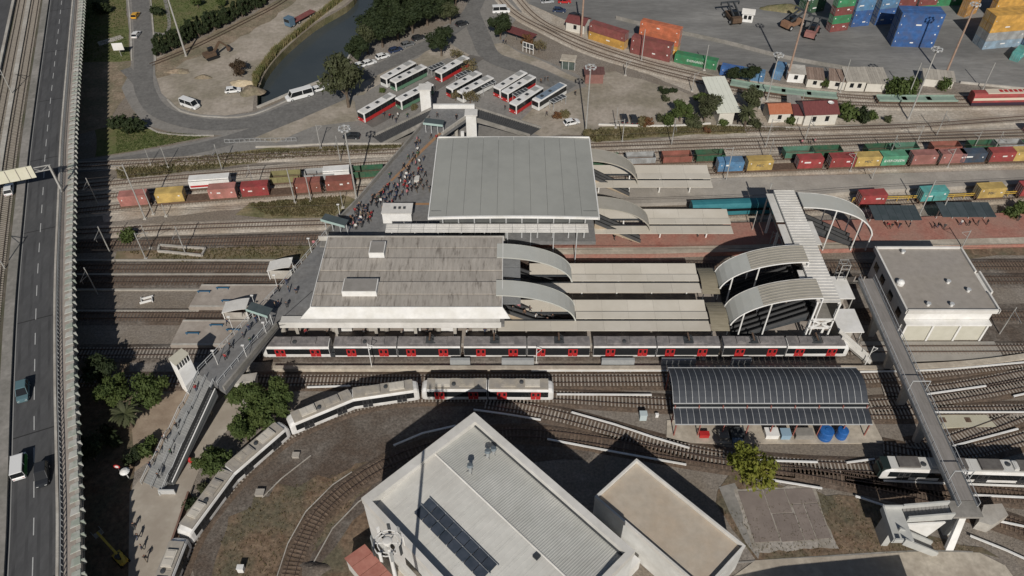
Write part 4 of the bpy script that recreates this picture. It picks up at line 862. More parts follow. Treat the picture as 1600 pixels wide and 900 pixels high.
# stair ramp at its southern end
rr = thing('ramp_stairs', 'pale concrete switchback stairs at the footbridge end beside the dirt lot', 'stairs', (60, 58, 0))
st2 = M('ramp_concrete', (.42, .42, .4), (.5, .5, .475), .6, .8)
mb = MB(); mb.box(65.6, 70.0, 58.9, 61.6, DZ - .5, DZ - .02); mb.build('landing', conc_dk, rr)
def ramp(a, b, w, z0, z1, nm, n, wallm=st2, base=None):
    A, B = Vector((*a, z0)), Vector((*b, z1)); sd = (B - A).cross(Vector((0, 0, 1))).normalized() * w / 2
    for i in range(n):
        t0, t1 = i / n, (i + 1) / n; p, q = A.lerp(B, t0), A.lerp(B, t1)
        mb = MB(); mb.prism([p - sd, p + sd, q + sd, q - sd], q.z - .4, q.z + .02); mb.build('step', M('step_grey', (.25, .24, .225), (.3, .29, .275), 1), rr)
    for s in (-1, 1):
        o = sd * s; mb = MB(); k = sd.normalized() * .13 * 1
        mb.hexa([A + o - k + Vector((0, 0, -.7)), A + o + k + Vector((0, 0, -.7)), B + o + k + Vector((0, 0, -.5)), B + o - k + Vector((0, 0, -.5))], [A + o - k + Vector((0, 0, .9)), A + o + k + Vector((0, 0, .9)), B + o + k + Vector((0, 0, .9)), B + o - k + Vector((0, 0, .9))]); mb.build('parapet', wallm, rr)
ramp((65.5, 60.0), (59.0, 60.0), 2.0, DZ, 5.4, 'f', 12)
mb = MB(); mb.prism([(55.6, 55.6), (58.9, 55.6), (58.9, 61.0), (55.8, 61.0)], 4.9, 5.4); mb.build('landing', st2, rr)
for a, b in [((55.7, 55.5), (55.9, 60.9)), ((55.9, 60.9), (58.9, 60.9)), ((55.7, 55.5), (57.0, 55.5))]: mb = MB(); mb.bar(Vector((*a, 5.8)), Vector((*b, 5.8)), .25, .9); mb.build('parapet', st2, rr)
ramp((57.2, 56.4), (64.2, 57.0), 1.8, 5.4, .1, 'f', 20)
mb = MB(); mb.hexa([(58.0, 58.5, -.05), (63.0, 58.5, -.05), (63.0, 58.75, -.05), (58.0, 58.75, -.05)], [(59.0, 58.5, 4.9), (64.6, 58.5, 5.5), (64.6, 58.75, 5.5), (59.0, 58.75, 4.9)]); mb.build('lit_wall', white_p, rr)
mb = MB(); mb.box(56.4, 57.4, 57.6, 60.4, -.05, 4.9); mb.build('pier', st2, rr)
mb = MB(); mb.box(66.6, 67.6, 59.4, 61.2, -.05, DZ - .5); mb.build('pier', st2, rr)
mb = MB(); mb.hexa([(66, 56.8, -.05), (67.2, 56.8, -.05), (67.2, 57.4, -.05), (66, 57.4, -.05)], [(66.6, 58.9, DZ - .5), (67.6, 58.9, DZ - .5), (67.6, 59.35, DZ - .5), (66.6, 59.35, DZ - .5)]); mb.build('strut', white_p, rr)
mb = MB(); mb.prism(PL([(1528, 800), (1556, 798), (1566, 816), (1540, 832), (1520, 826)]), -.02, 2.2); tag(mb.build('concrete_block', conc), 'pale concrete block beside the footbridge landing', 'block')
mb = MB(); mb.prism(PL([(1452, 650), (1540, 650), (1556, 668), (1465, 670)]), -.02, .35); r2 = tag(mb.build('pale_slab', M('pale_slab', (.45, .42, .32), (.5, .47, .37), .5, .85)), 'pale flat slab with two rusty hatches beside the narrow footbridge', 'slab')
for x, y in ((1472, 658), (1511, 658)):
    c = P(x, y); mb = MB(); mb.box(c.x - .5, c.x + .5, c.y - .5, c.y + .5, .34, .4); h_ = mb.build('hatch', rust, r2)
# ---------------------------------------------------------------- plant building (east)
root = thing('plant_building', 'flat roofed plant building with pale bays and grey roof by the platforms', 'building', (81, 108, 0))
mb = MB(); mb.box(73.6, 89.6, 100.6, 117.2, -.05, 7.2); mb.build('wall', white_p, root)
mb = MB(); mb.box(73.2, 89.9, 100.2, 117.5, 7.2, 7.6); mb.build('roof', M('plant_roof', (.3, .27, .235), (.345, .31, .275), .3, .85, .05, 5, c3=(.32, .29, .26), s3=.08, speck=0.09, sscale=0.8), root)
for (x0, x1, y0, y1) in [(73.0, 90.1, 99.9, 100.25), (73.0, 90.1, 117.4, 117.75), (72.8, 73.15, 99.9, 117.75), (89.9, 90.25, 99.9, 104.8), (90.6, 90.95, 104.8, 110.5), (89.9, 90.25, 110.5, 117.75)]:
    mb = MB(); mb.box(x0, x1, y0, y1, 7.1, 8.05); mb.build('parapet', white_roof, root)
mb = MB(); mb.box(89.6, 90.6, 104.8, 110.5, -.05, 7.5); mb.build('projection', white_roof, root)
for i in range(3):
    x = 74.2 + i * 5.1; mb = MB(); mb.box(x, x + 4.7, 99.7, 100.55, -.03, 4.3); mb.build('facade_bay', M('bay_cream', (.5, .48, .4), (.55, .53, .45), .6), root)
for i in range(4):
    x = 73.75 + i * 5.1; mb = MB(); mb.box(x, x + .36, 99.4, 100.5, -.04, 4.5); mb.build('pilaster', white_p, root)
mb = MB(); mb.box(73.6, 89.6, 99.2, 100.5, 4.5, 4.9); mb.build('cornice', white_p, root)
for x, y in [(77.5, 101.6), (81.8, 101.5), (86.5, 105.3), (83.6, 107.6), (78, 116.2)]:
    mb = MB(); mb.tube((x, y, 7.6), (x, y, 8.15), .3, .3, 8); v_ = mb.build('roof_vent', white_p, root)
    mb = MB(); mb.tube((x, y, 8.15), (x, y, 8.3), .45, .4, 8); mb.build('cap', lt_metal, v_)
mb = MB(); mb.lathe((74.3, 107.3, 7.6), [(.7, 0), (.75, .6), (.5, .95), (.1, 1.1)], 12); mb.build('water_tank', white_p, root)
for y in (102, 106.5, 111, 114.5):
    mb = MB(); mb.box(73.5, 73.62, y, y + 1.8, 3.6, 5.2); mb.build('window', black_glass, root)
mb = MB(); mb.prism([(66, 94.2), (92, 94.6), (92, 99.2), (66, 99.2)], -.02, .25); struct('service_paving', mb, M('service_conc', (.3, .28, .25), (.36, .335, .3), .4))
# ---------------------------------------------------------------- dark arched shed
root = thing('arched_shed', 'dark arched shed roof ribbed with white lines over stored goods', 'shed', (44, 82, 0))
dk_roof = M('shed_roof', (.045, .05, .06), (.065, .07, .08), .6, .5, metal=.2, rand=.12)
X0, X1, NP = 27.4, 60.6, 30
def arc(t, ya, yb, za, zb, rise): return (ya + (yb - ya) * t, za + (zb - za) * t + rise * math.sin(math.pi * t))
for i in range(NP):
    xa, xb = X0 + (X1 - X0) * i / NP, X0 + (X1 - X0) * (i + 1) / NP
    for nm, (ya, yb, za, zb, rise, n) in (('roof_panel', (81.0, 88.2, 5.0, 5.6, 1.3, 8)), ('lean_to_panel', (77.6, 80.4, 3.7, 4.3, .15, 3))):
        mb = MB()
        for k in range(n):
            (y0, z0), (y1, z1) = arc(k / n, ya, yb, za, zb, rise), arc((k + 1) / n, ya, yb, za, zb, rise)
            mb.hexa([(xa + .05, y0, z0 - .1), (xb - .05, y0, z0 - .1), (xb - .05, y1, z1 - .1), (xa + .05, y1, z1 - .1)], [(xa + .05, y0, z0), (xb - .05, y0, z0), (xb - .05, y1, z1), (xa + .05, y1, z1)])
        mb.build(nm, dk_roof, root)
        mb = MB()
        for k in range(n):
            (y0, z0), (y1, z1) = arc(k / n, ya, yb, za, zb, rise), arc((k + 1) / n, ya, yb, za, zb, rise)
            mb.bar(Vector((xa, y0, z0 + .01)), Vector((xa, y1, z1 + .01)), .06, .07)
        mb.build('rib', lt_metal, root)
for y, z in ((80.95, 5.0), (80.5, 4.45), (77.55, 3.7), (88.25, 5.6)): mb = MB(); mb.box(X0, X1, y - .06, y + .06, z - .14, z + .04); mb.build('eave_beam', lt_metal, root)
mb = MB(); mb.box(X0 + .2, X1 - .2, 80.6, 80.8, 3.6, 4.9); mb.build('clerestory', black_glass, root)
red_post = M('red_oxide', (.25, .09, .07), (.3, .12, .1), 1)
for i in range(9):
    x = X0 + .3 + (X1 - X0 - .6) * i / 8
    mb = MB(); mb.box(x - .1, x + .1, 77.7, 77.9, -.02, 3.7); mb.box(x - .1, x + .1, 80.4, 80.6, -.02, 4.9); mb.box(x - .1, x + .1, 87.6, 87.8, -.02, 5.4); mb.bar(Vector((x, 80.7, 4.5)), Vector((x, 81.0, 5.0)), .1, .1); mb.build('post', red_post, root)
mb = MB(); mb.prism([(26.2, 76.2), (63.2, 76.2), (62.8, 81.0), (27, 81.0)], -.02, .2); struct('shed_floor', mb, conc_warm)
def goods(name, la, cat, x0, x1, y0, y1, h, m, z0=.2):
    mb = MB(); mb.box(x0, x1, y0, y1, z0, z0 + h); mb.box(x0 - .06, x1 + .06, y0 - .06, y1 + .06, z0 + h, z0 + h + .08); tag(mb.build(name, m), la, cat)
def tank(x, y, r, h, la):
    mb = MB(); mb.lathe((x, y, .2), [(r, 0), (r, h * .32), (r * 1.04, h * .34), (r, h * .37), (r, h * .95), (r * .92, h + .06), (r * .3, h + .16), (r * .28, h + .26)], 20); tag(mb.build('water_tank', M('tank_blue', (.02, .1, .32), (.03, .13, .38), 1, .4)), la, 'tank')
tank(53.4, 77.5, 1.2, 1.9, 'larger round blue tank under the shed eave'); tank(56.2, 77.6, .95, 1.8, 'smaller round blue tank under the shed eave')
goods('crate', 'red crate under the shed eave', 'crate', 32.0, 33.6, 77.2, 78, .8, red_p); goods('crate', 'white wrapped goods under the shed eave', 'crate', 43.2, 45.4, 77.0, 78.6, 1.0, white_p)
goods('crate', 'pale blue wrapped goods under the shed eave', 'crate', 45.8, 47.4, 76.9, 78.4, 1.1, M('pale_blue', (.25, .36, .45))); goods('rubbish_skip', 'grey brown skip under the shed eave', 'skip', 48.2, 51.2, 76.9, 78.4, 1.2, conc_dk)
goods('generator', 'dark machine under the shed eave', 'machine', 37.2, 39.4, 76.8, 78.4, 1.4, dark_metal); goods('crate', 'grey crate beside the dark machine', 'crate', 35.2, 36.8, 76.6, 78.2, 1.0, conc_dk); goods('crate', 'blue grey crate in front of the dark machine', 'crate', 37.4, 39.0, 75.9, 76.7, .9, M('bluegrey', (.12, .16, .22)), 0)
# ================================================================ WHITE WORKSHOP (turned 45 degrees)
A_ = Vector((-5.9, 73.1, 0)); U_ = Vector((.6992, -.7149, 0)); V_ = Vector((-.7186, -.6954, 0)); LU, LV = 32.0, 21.4
def W(u, v, z): q = A_ + U_ * u + V_ * v; return Vector((q.x, q.y, z))
def loc_uv(px, py, z): d = P(px, py, z) - A_; d.z = 0; return d.dot(U_), d.dot(V_)
root = thing('workshop', 'large white workshop with low ridged metal roof and wide parapets', 'building', W(16, 10.7, 0))
shop_wall = M('shop_wall', (.6, .595, .57), (.68, .675, .65), .4, .7, c3=(.56, .55, .52), s3=.15, speck=0.07, sscale=0.7)
for (u0, u1, v0, v1, nm) in [(0, LU, 0, .35, 'wall'), (0, LU, LV - .35, LV, 'wall'), (0, .35, .36, LV - .36, 'wall'), (LU - .35, LU, .36, LV - .36, 'wall')]:
    mb = MB(); mb.hexa([W(u0, v0, -.05), W(u1, v0, -.05), W(u1, v1, -.05), W(u0, v1, -.05)], [W(u0, v0, 12.2), W(u1, v0, 12.2), W(u1, v1, 12.2), W(u0, v1, 12.2)]); mb.build(nm, shop_wall, root, fixn=True)
for (u0, u1, v0, v1) in [(-.1, LU + .1, -.1, 1.0), (-.1, LU + .1, LV - .75, LV + .1), (-.1, 1.35, 1.01, LV - .76), (LU - .75, LU + .1, 1.01, LV - .76)]:
    mb = MB(); mb.hexa([W(u0, v0, 11.6), W(u1, v0, 11.6), W(u1, v1, 11.6), W(u0, v1, 11.6)], [W(u0, v0, 13.0), W(u1, v0, 13.0), W(u1, v1, 13.0), W(u0, v1, 13.0)]); mb.build('parapet', white_roof, root, fixn=True)
VR = 9.0
rf1 = M('corrugated_roof', (.5, .5, .465), (.55, .545, .51), .3, .55, metal=.1, c3=(.47, .465, .43), s3=.07, speck=0.06, sscale=0.7)
rf2 = M('plain_roof', (.56, .55, .51), (.61, .595, .555), .3, .6, c3=(.53, .51, .47), s3=.06, speck=0.06, sscale=0.7)
def rz_(v): return 12.45 - .9 * abs(v - VR) / 12.0
NS = 12
for i in range(NS):
    u0 = 1.36 + (LU - 2.12) * i / NS; u1 = 1.36 + (LU - 2.12) * (i + 1) / NS - .02
    for v0, v1, m in ((1.01, VR, rf1), (VR, LV - .76, rf2)):
        mb = MB(); mb.hexa([W(u0, v0, rz_(v0) - .2), W(u1, v0, rz_(v0) - .2), W(u1, v1, rz_(v1) - .2), W(u0, v1, rz_(v1) - .2)], [W(u0, v0, rz_(v0)), W(u1, v0, rz_(v0)), W(u1, v1, rz_(v1)), W(u0, v1, rz_(v1))]); pn = mb.build('roof_sheet', m, root, fixn=True)
        mb = MB(); k = 7 if m is rf1 else 3
        for j in range(k):
            c = u0 + (u1 - u0) * (j + .5) / k; h_ = .04 if m is rf1 else .02; w_ = .07 if m is rf1 else .03
            mb.hexa([W(c - w_, v0, rz_(v0) - .01), W(c + w_, v0, rz_(v0) - .01), W(c + w_, v1, rz_(v1) - .01), W(c - w_, v1, rz_(v1) - .01)], [W(c - w_ * .5, v0, rz_(v0) + h_), W(c + w_ * .5, v0, rz_(v0) + h_), W(c + w_ * .5, v1, rz_(v1) + h_), W(c - w_ * .5, v1, rz_(v1) + h_)])
        mb.build('sheet_rib', m, pn, fixn=True)
mb = MB(); mb.hexa([W(1.36, VR - .25, 12.3), W(LU - .8, VR - .25, 12.3), W(LU - .8, VR + .25, 12.3), W(1.36, VR + .25, 12.3)], [W(1.36, VR - .06, 12.56), W(LU - .8, VR - .06, 12.56), W(LU - .8, VR + .06, 12.56), W(1.36, VR + .06, 12.56)]); mb.build('ridge_cap', white_roof, root, fixn=True)
mb = MB(); mb.hexa([W(1.4, 1.02, 12.0), W(LU - .8, 1.02, 12.0), W(LU - .8, 1.3, 12.0), W(1.4, 1.3, 12.0)], [W(1.4, 1.02, 12.1), W(LU - .8, 1.02, 12.1), W(LU - .8, 1.3, 12.1), W(1.4, 1.3, 12.1)]); mb.build('gutter', dark_metal, root, fixn=True)
for k in range(5):
    u = 3 + k * 6; mb = MB(); mb.hexa([W(u, LV + .01, 6), W(u + 3.6, LV + .01, 6), W(u + 3.6, LV + .08, 6), W(u, LV + .08, 6)], [W(u, LV + .01, 8), W(u + 3.6, LV + .01, 8), W(u + 3.6, LV + .08, 8), W(u, LV + .08, 8)]); mb.build('window', black_glass, root, fixn=True)
# solar panels: a thing of its own on the roof
s0 = loc_uv(673, 780, 12.2); s1 = loc_uv(770, 884, 12.0)
rr = thing('solar_array', 'two rows of dark solar panels on the plain workshop roof slope', 'solar panels', W(s0[0] + 5, s0[1], 12.1))
sol = M('solar_cell', (.035, .045, .06), (.055, .065, .085), .8, .25, spec=.5, rand=.15)
for row in range(2):
    vv = s0[1] + .1 + row * 1.55; tilt = .25
    for k in range(8):
        u = s0[0] + k * 1.75
        z0 = rz_(vv); z1 = rz_(vv + 1.4)
        mb = MB(); mb.hexa([W(u, vv, z0 + .1 + tilt), W(u + 1.62, vv, z0 + .1 + tilt), W(u + 1.62, vv + 1.4, z1 + .12), W(u, vv + 1.4, z1 + .12)], [W(u, vv, z0 + .16 + tilt), W(u + 1.62, vv, z0 + .16 + tilt), W(u + 1.62, vv + 1.4, z1 + .18), W(u, vv + 1.4, z1 + .18)]); mb.build('solar_panel', sol, rr, fixn=True)
    mb = MB(); mb.bar(W(s0[0] - .2, vv - .06, rz_(vv) + .3), W(s0[0] + 14.2, vv - .06, rz_(vv) + .3), .1, .1)
    for k in range(5): q = W(s0[0] + k * 3.4, vv - .06, 0); mb.box(q.x - .05, q.x + .05, q.y - .05, q.y + .05, rz_(vv) - .02, rz_(vv) + .3)
    for k in range(5): q = W(s0[0] + k * 3.4, vv + 1.3, 0); mb.box(q.x - .05, q.x + .05, q.y - .05, q.y + .05, rz_(vv + 1.3) - .02, rz_(vv + 1.3) + .2)
    mb.build('rack', lt_metal, rr)
# roof vents
for px, py, h, la in [(735, 738, 1.5, 'stubby grey cowl vent with feet on the corrugated roof slope'), (762, 712, 1.2, 'tall grey vent pipe near the workshop roof peak'), (771, 706, .9, 'short grey vent beside the tall vent pipe')]:
    u, v = loc_uv(px, py, 12.3); q = W(u, v, rz_(v)); rr = thing('roof_vent', la, 'vent', q)
    mb = MB(); mb.tube(q - Vector((0, 0, .05)), q + Vector((0, 0, h)), .28, .26, 10); mb.build('pipe', grey_metal, rr)
    mb = MB(); mb.tube(q + Vector((0, 0, h)), q + Vector((0, .1, h + .35)), .5, .42, 10); mb.build('cowl', M('cowl_blue', (.14, .17, .19), (.2, .23, .25), 2, .5), rr)
    mb = MB()
    for a in range(3): mb.bar(q + Vector((0, 0, .4)), q + Vector((.6 * math.cos(a * 2.1 + 1), .6 * math.sin(a * 2.1 + 1), .03)), .05, .05)
    mb.build('stay', dark_metal, rr)
u, v = loc_uv(838, 872, 12.3); q = W(u, v, rz_(v)); mb = MB(); mb.obox((q.x, q.y), .8, .8, q.z - .05, q.z + .25, R(-45)); tag(mb.build('roof_hatch', dark_metal), 'small dark hatch on the corrugated roof slope', 'hatch')
# flat roofed annex
A2 = Vector((19.5, 68.5, 0)); U2 = Vector((.692, -.722, 0)); V2 = Vector((-.727, -.686, 0)); L2, M2 = 20.1, 9.6
def W2(u, v, z): q = A2 + U2 * u + V2 * v; return Vector((q.x, q.y, z))
root = thing('annex', 'white annex with flat tan roof beside the workshop', 'building', W2(10, 4.8, 0))
mb = MB(); mb.hexa([W2(0, 0, -.05), W2(L2, 0, -.05), W2(L2, M2, -.05), W2(0, M2, -.05)], [W2(0, 0, 6.3), W2(L2, 0, 6.3), W2(L2, M2, 6.3), W2(0, M2, 6.3)]); mb.build('wall', shop_wall, root, fixn=True)
mb = MB(); mb.hexa([W2(.3, .3, 6.3), W2(L2 - .3, .3, 6.3), W2(L2 - .3, M2 - .3, 6.3), W2(.3, M2 - .3, 6.3)], [W2(.3, .3, 6.5), W2(L2 - .3, .3, 6.5), W2(L2 - .3, M2 - .3, 6.5), W2(.3, M2 - .3, 6.5)]); mb.build('roof', M('tan_roof', (.43, .37, .3), (.47, .41, .335), .3, .8, .05, 5, c3=(.45, .37, .285), s3=.12, speck=0.08, sscale=0.8), root, fixn=True)
for (u0, u1, v0, v1) in [(-.06, L2 + .06, -.06, .26), (-.06, L2 + .06, M2 - .26, M2 + .06), (-.06, .26, .27, M2 - .27), (L2 - .26, L2 + .06, .27, M2 - .27)]:
    mb = MB(); mb.hexa([W2(u0, v0, 6.31), W2(u1, v0, 6.31), W2(u1, v1, 6.31), W2(u0, v1, 6.31)], [W2(u0, v0, 7.2), W2(u1, v0, 7.2), W2(u1, v1, 7.2), W2(u0, v1, 7.2)]); mb.build('parapet', white_roof, root, fixn=True)
mb = MB(); mb.hexa([W(18, -.4, -.05), W(31, -.4, -.05), W(31, -4.4, -.05), W(18, -4.4, -.05)], [W(18, -.4, 2.8), W(31, -.4, 2.8), W(31, -4.4, 2.8), W(18, -4.4, 2.8)]); tag(mb.build('link_block', white_p, fixn=True), 'low white flat link between workshop and tan roofed annex', 'building')
# reddish lean-to by the workshop
root = thing('lean_to', 'small lean-to with faded red roof at the workshop foot', 'shed', P(565, 880))
q = [P(x, y, 3.6) for x, y in ((538, 872), (570, 850), (618, 905), (586, 930))]
mb = MB(); mb.prism([p.lerp((q[0] + q[2]) / 2, .06) for p in q], -.05, 3.4); mb.build('wall', white_roof, root)
for i in range(4):
    a, b = q[0].lerp(q[3], i / 4), q[0].lerp(q[3], (i + 1) / 4 - .01); c, d = q[1].lerp(q[2], (i + 1) / 4 - .01), q[1].lerp(q[2], i / 4)
    mb = MB(); mb.prism([a, b, c, d], 3.4, 3.6); mb.build('roof_sheet', M('faded_red', (.33, .13, .1), (.4, .18, .14), .8, .7, rand=.1), root)
mb = MB(); mb.prism(PL([(585, 858), (640, 900), (700, 960), (640, 970), (590, 905)]), -.02, .12); struct('yard_paving', mb, conc_warm)
# telecom monopole
rr = thing('telecom_mast', 'tall white monopole with a ring of panel antennas beside the workshop', 'mast', (-13.2, 40.2, 0))
mb = MB(); mb.tube((-13.2, 40.2, -.05), (-13.2, 40.2, 35), .36, .2, 12); mb.build('pole', white_p, rr)
mb = MB(); n = 16; mb2 = MB()
for i in range(n):
    a0, a1 = 2*math.pi*i/n, 2*math.pi*(i+1)/n
    for r_ in (1.5, 1.1): mb.bar((-13.2 + r_*math.cos(a0), 40.2 + r_*math.sin(a0), 34.5), (-13.2 + r_*math.cos(a1), 40.2 + r_*math.sin(a1), 34.5), .1, .1)
for i in range(6): a = 2*math.pi*i/6; mb.bar((-13.2, 40.2, 34.5), (-13.2 + 1.5*math.cos(a), 40.2 + 1.5*math.sin(a), 34.5), .1, .1)
mb.build('ring_platform', white_p, rr)
mb = MB(); mb.lathe((-13.2, 40.2, 34.9), [(.55, 0), (.55, .12), (.4, .2), (.1, .22)], 14); mb.build('cap_disc', white_roof, rr)
for i in range(9):
    a = 2*math.pi*i/9 + .2; mb = MB(); mb.obox((-13.2 + 1.7*math.cos(a), 40.2 + 1.7*math.sin(a)), .12, .34, 33.6, 35.5, a); mb.build('antenna', [white_p, grey_metal, dark_metal][i % 3], rr)
# warehouse south of the apron (out of the photo; its shadow lies on the apron)
root = thing('warehouse', 'plain warehouse south of the concrete apron', 'building', (50, 36, 0))
mb = MB(); mb.prism([(30, 20), (58.5, 20), (58.6, 44.0), (40.5, 42.2), (30, 40)], -.05, 8.6); mb.build('wall', conc, root)
mb = MB(); mb.prism([(29.9, 19.9), (58.6, 19.9), (58.7, 44.1), (40.4, 42.3), (29.9, 40.1)], 8.6, 8.75); mb.build('roof', conc_dk, root)
# ================================================================ HOUSES AND SHEDS BY THE SIDINGS
def house(name, label, px, h, roof_m, wall_m, rise=1.2, depth=None, windows=2, flat=False, ov=.35, sheets=0):
    """px: the front foot edge (left, right) in the photo; depth into the scene"""
    a, b = P(*px[0]), P(*px[1]); d = (b - a).normalized(); nrm = Vector((-d.y, d.x, 0)); L = (b - a).length
    rr = thing(name, label, 'house' if windows else 'shed', ((a + b) / 2 + nrm * depth / 2).to_tuple())
    S = lambda x, y, z: a + d * x + nrm * y + Vector((0, 0, z))
    mb = MB(); mb.hexa([S(0, 0, -.05), S(L, 0, -.05), S(L, depth, -.05), S(0, depth, -.05)], [S(0, 0, h), S(L, 0, h), S(L, depth, h), S(0, depth, h)]); mb.build('wall', wall_m, rr)
    if flat:
        k = sheets or 1
        for i in range(k):
            x0, x1 = -ov + (L + 2*ov) * i / k, -ov + (L + 2*ov) * (i + 1) / k - .03
            mb = MB(); mb.hexa([S(x0, -ov, h), S(x1, -ov, h), S(x1, depth + ov, h + rise), S(x0, depth + ov, h + rise)], [S(x0, -ov, h + .12), S(x1, -ov, h + .12), S(x1, depth + ov, h + rise + .12), S(x0, depth + ov, h + rise + .12)]); mb.build('roof_sheet', roof_m, rr)
    else:
        y0, y1 = -ov, depth + ov; ym = depth / 2
        for ya, yb, za, zb in ((y0, ym, h - .1, h + rise), (ym, y1, h + rise, h - .1)):
            mb = MB(); mb.hexa([S(-ov, ya, za), S(L + ov, ya, za), S(L + ov - (0), yb, zb), S(-ov, yb, zb)], [S(-ov, ya, za + .12), S(L + ov, ya, za + .12), S(L + ov, yb, zb + .12), S(-ov, yb, zb + .12)]); mb.build('roof_slope', roof_m, rr)
        for x in (0.02, L - .02): mb = MB(); mb.add([S(x, 0, h), S(x, depth, h), S(x, ym, h + rise)], [(0, 1, 2)]); mb.build('gable', wall_m, rr)
    for i in range(windows):
        x = L * (i + .75) / (windows + .5); mb = MB(); mb.hexa([S(x - .5, -.04, h * .35), S(x + .5, -.04, h * .35), S(x + .5, .04, h * .35), S(x - .5, .04, h * .35)], [S(x - .5, -.04, h * .8), S(x + .5, -.04, h * .8), S(x + .5, .04, h * .8), S(x - .5, .04, h * .8)]); w_ = mb.build('window', black_glass, rr)
        mb = MB(); mb.bar(S(x - .6, -.06, h * .34), S(x + .6, -.06, h * .34), .08, .1); mb.build('sill', white_p, w_)
    return rr, S, L
tile_m = M('maroon_tiles', (.13, .04, .04), (.17, .055, .052), 1.0, .8, stretch=(3, 1, 1)); tile_o = M('orange_tiles', (.36, .12, .06), (.42, .16, .09), 1.0, .8, stretch=(3, 1, 1))
cream_w = M('cream_wall', (.55, .52, .46), (.62, .59, .53), .5, .8)
r_, S, L = house('house', 'white cottage with maroon roof and satellite dish by the sidings', ((1254, 197), (1304, 195)), 3.4, tile_m, cream_w, 1.8, 6.5)
mb = MB(); c = S(L * .8, 2.2, 5.0); mb.lathe(tuple(c), [(.1, 0), (.5, .12), (.8, .4), (.75, .42), (.4, .2)], 12); mb.build('satellite_dish', white_p, r_)
house('house', 'small cottage with orange tiled roof beside the maroon roofed one', ((1200, 192), (1232, 191)), 2.8, tile_o, cream_w, 1.3, 5, 1)
house('porch', 'narrow porch under a maroon roof joining two cottages', ((1238, 193), (1253, 194)), 2.6, tile_m, cream_w, .5, 4, 0, flat=True)
house('shed', 'big pale metal roofed shed among garden trees', ((1121, 195), (1144, 194)), 4.2, M('pale_metal_roof', (.66, .67, .58), (.72, .73, .64), .3, .55), cream_w, 1.0, 14, 0, flat=True, ov=1.2, sheets=5)
house('shed', 'grey roofed shack behind the orange tiled cottage', ((1228, 176), (1246, 178)), 2.6, conc_dk, cream_w, .3, 4, 0, flat=True, sheets=3)
br_roof = M('brown_sheets', (.2, .14, .11), (.28, .21, .17), 1.2, .8, rand=.2, stretch=(2, .5, 1)); gr_roof = M('asbestos', (.33, .3, .26), (.39, .36, .31), .8, .85, rand=.12)
house('shed', 'low cream shed with striped rusty roof beside the dock line', ((1259, 136), (1283, 138)), 2.6, br_roof, cream_w, .6, 5, 1, flat=True, sheets=7)
house('shed', 'low cream shed with rusty roof behind a small tree', ((1293, 138), (1318, 141)), 2.6, br_roof, cream_w, .6, 5, 1, flat=True, sheets=8)
house('shed', 'low whitewashed shed with two dark windows and grey roof', ((1319, 142), (1349, 143)), 3.0, gr_roof, cream_w, .8, 6, 2, flat=True, sheets=6)
house('shed', 'long shed with wide ribbed asbestos roof and blank wall', ((1351, 143), (1383, 144)), 2.6, gr_roof, cream_w, .8, 7, 0, flat=True, sheets=10)
house('shed', 'grey ribbed roof shed beside the leafy bushes', ((1440, 134), (1486, 139)), 2.4, gr_roof, cream_w, .6, 4, 0, flat=True, sheets=9)
house('hut', 'white hut beside the blue box at the tall brown mast', ((1229, 128), (1254, 130)), 2.8, conc, white_p, .3, 4, 1, flat=True)
house('hut', 'tiny white cabin beside the orange loader', ((1158, 34), (1175, 36)), 2.8, white_roof, white_p, .8, 3.2, 2)
house('hut', 'cream hut with maroon roof at the dock line', ((884, 48), (912, 54)), 3.0, tile_m, cream_w, 1.0, 5, 1)
house('hut', 'small brown hut on the bare ground beside a tall post', ((914, 131), (942, 131)), 3.0, M('brown_roof', (.12, .06, .055), (.16, .085, .075), 1.2, .7), M('brown_wall', (.2, .1, .085), (.25, .13, .11), 1), .2, 3.2, 0, flat=True, sheets=5)
# glass kiosk
c = P(888, 109); rr = thing('kiosk', 'dark glazed kiosk with pale flat roof at the terminal edge', 'kiosk', c)
mb = MB(); mb.obox((c.x, c.y + 1.4), 3.6, 2.8, -.05, 2.7, R(-12)); mb.build('glazing', M('kiosk_glass', (.06, .08, .07), (.1, .12, .11), 1, .3), rr)
mb = MB(); mb.obox((c.x, c.y + 1.4), 4.4, 3.6, 2.7, 3.0, R(-12)); mb.build('roof', conc_warm, rr)
for sx in (-1, 0, 1): mb = MB(); mb.obox((c.x + sx * 1.75, c.y - .03 - sx * .37), .14, .14, -.05, 2.7); mb.build('frame', lt_metal, rr)
# maroon stand roof with letter board
a = P(797, 70); rr = thing('roadside_stand', 'maroon roofed stand with a white framed letter board', 'stand', a)
mb = MB(); mb.obox((a.x + 3, a.y + 3), 10, 3.6, 2.4, 2.6, R(-35)); mb.build('roof', tile_m, rr)
for dx, dy in ((-1, 5), (7, .8), (2, 3)): mb = MB(); mb.box(a.x + dx - .1, a.x + dx + .1, a.y + dy - .1, a.y + dy + .1, -.02, 2.45); mb.build('post', dark_metal, rr)
b0 = P(817, 80); b1 = P(833, 85)
mb = MB(); d = (b1 - b0)
for z in (1.5, 3.0): mb.bar(b0 + Vector((0, 0, z)), b1 + Vector((0, 0, z)), .15, .15)
for t in (0, .33, .66, 1): p = b0.lerp(b1, t); mb.box(p.x - .07, p.x + .07, p.y - .07, p.y + .07, -.02, 3.05)
mb.build('board_frame', white_p, rr)
mb = MB(); mb.bar(b0 + Vector((0, .12, 2.25)), b1 + Vector((0, .12, 2.25)), .05, 1.4); mb.build('board', dark_metal, rr)
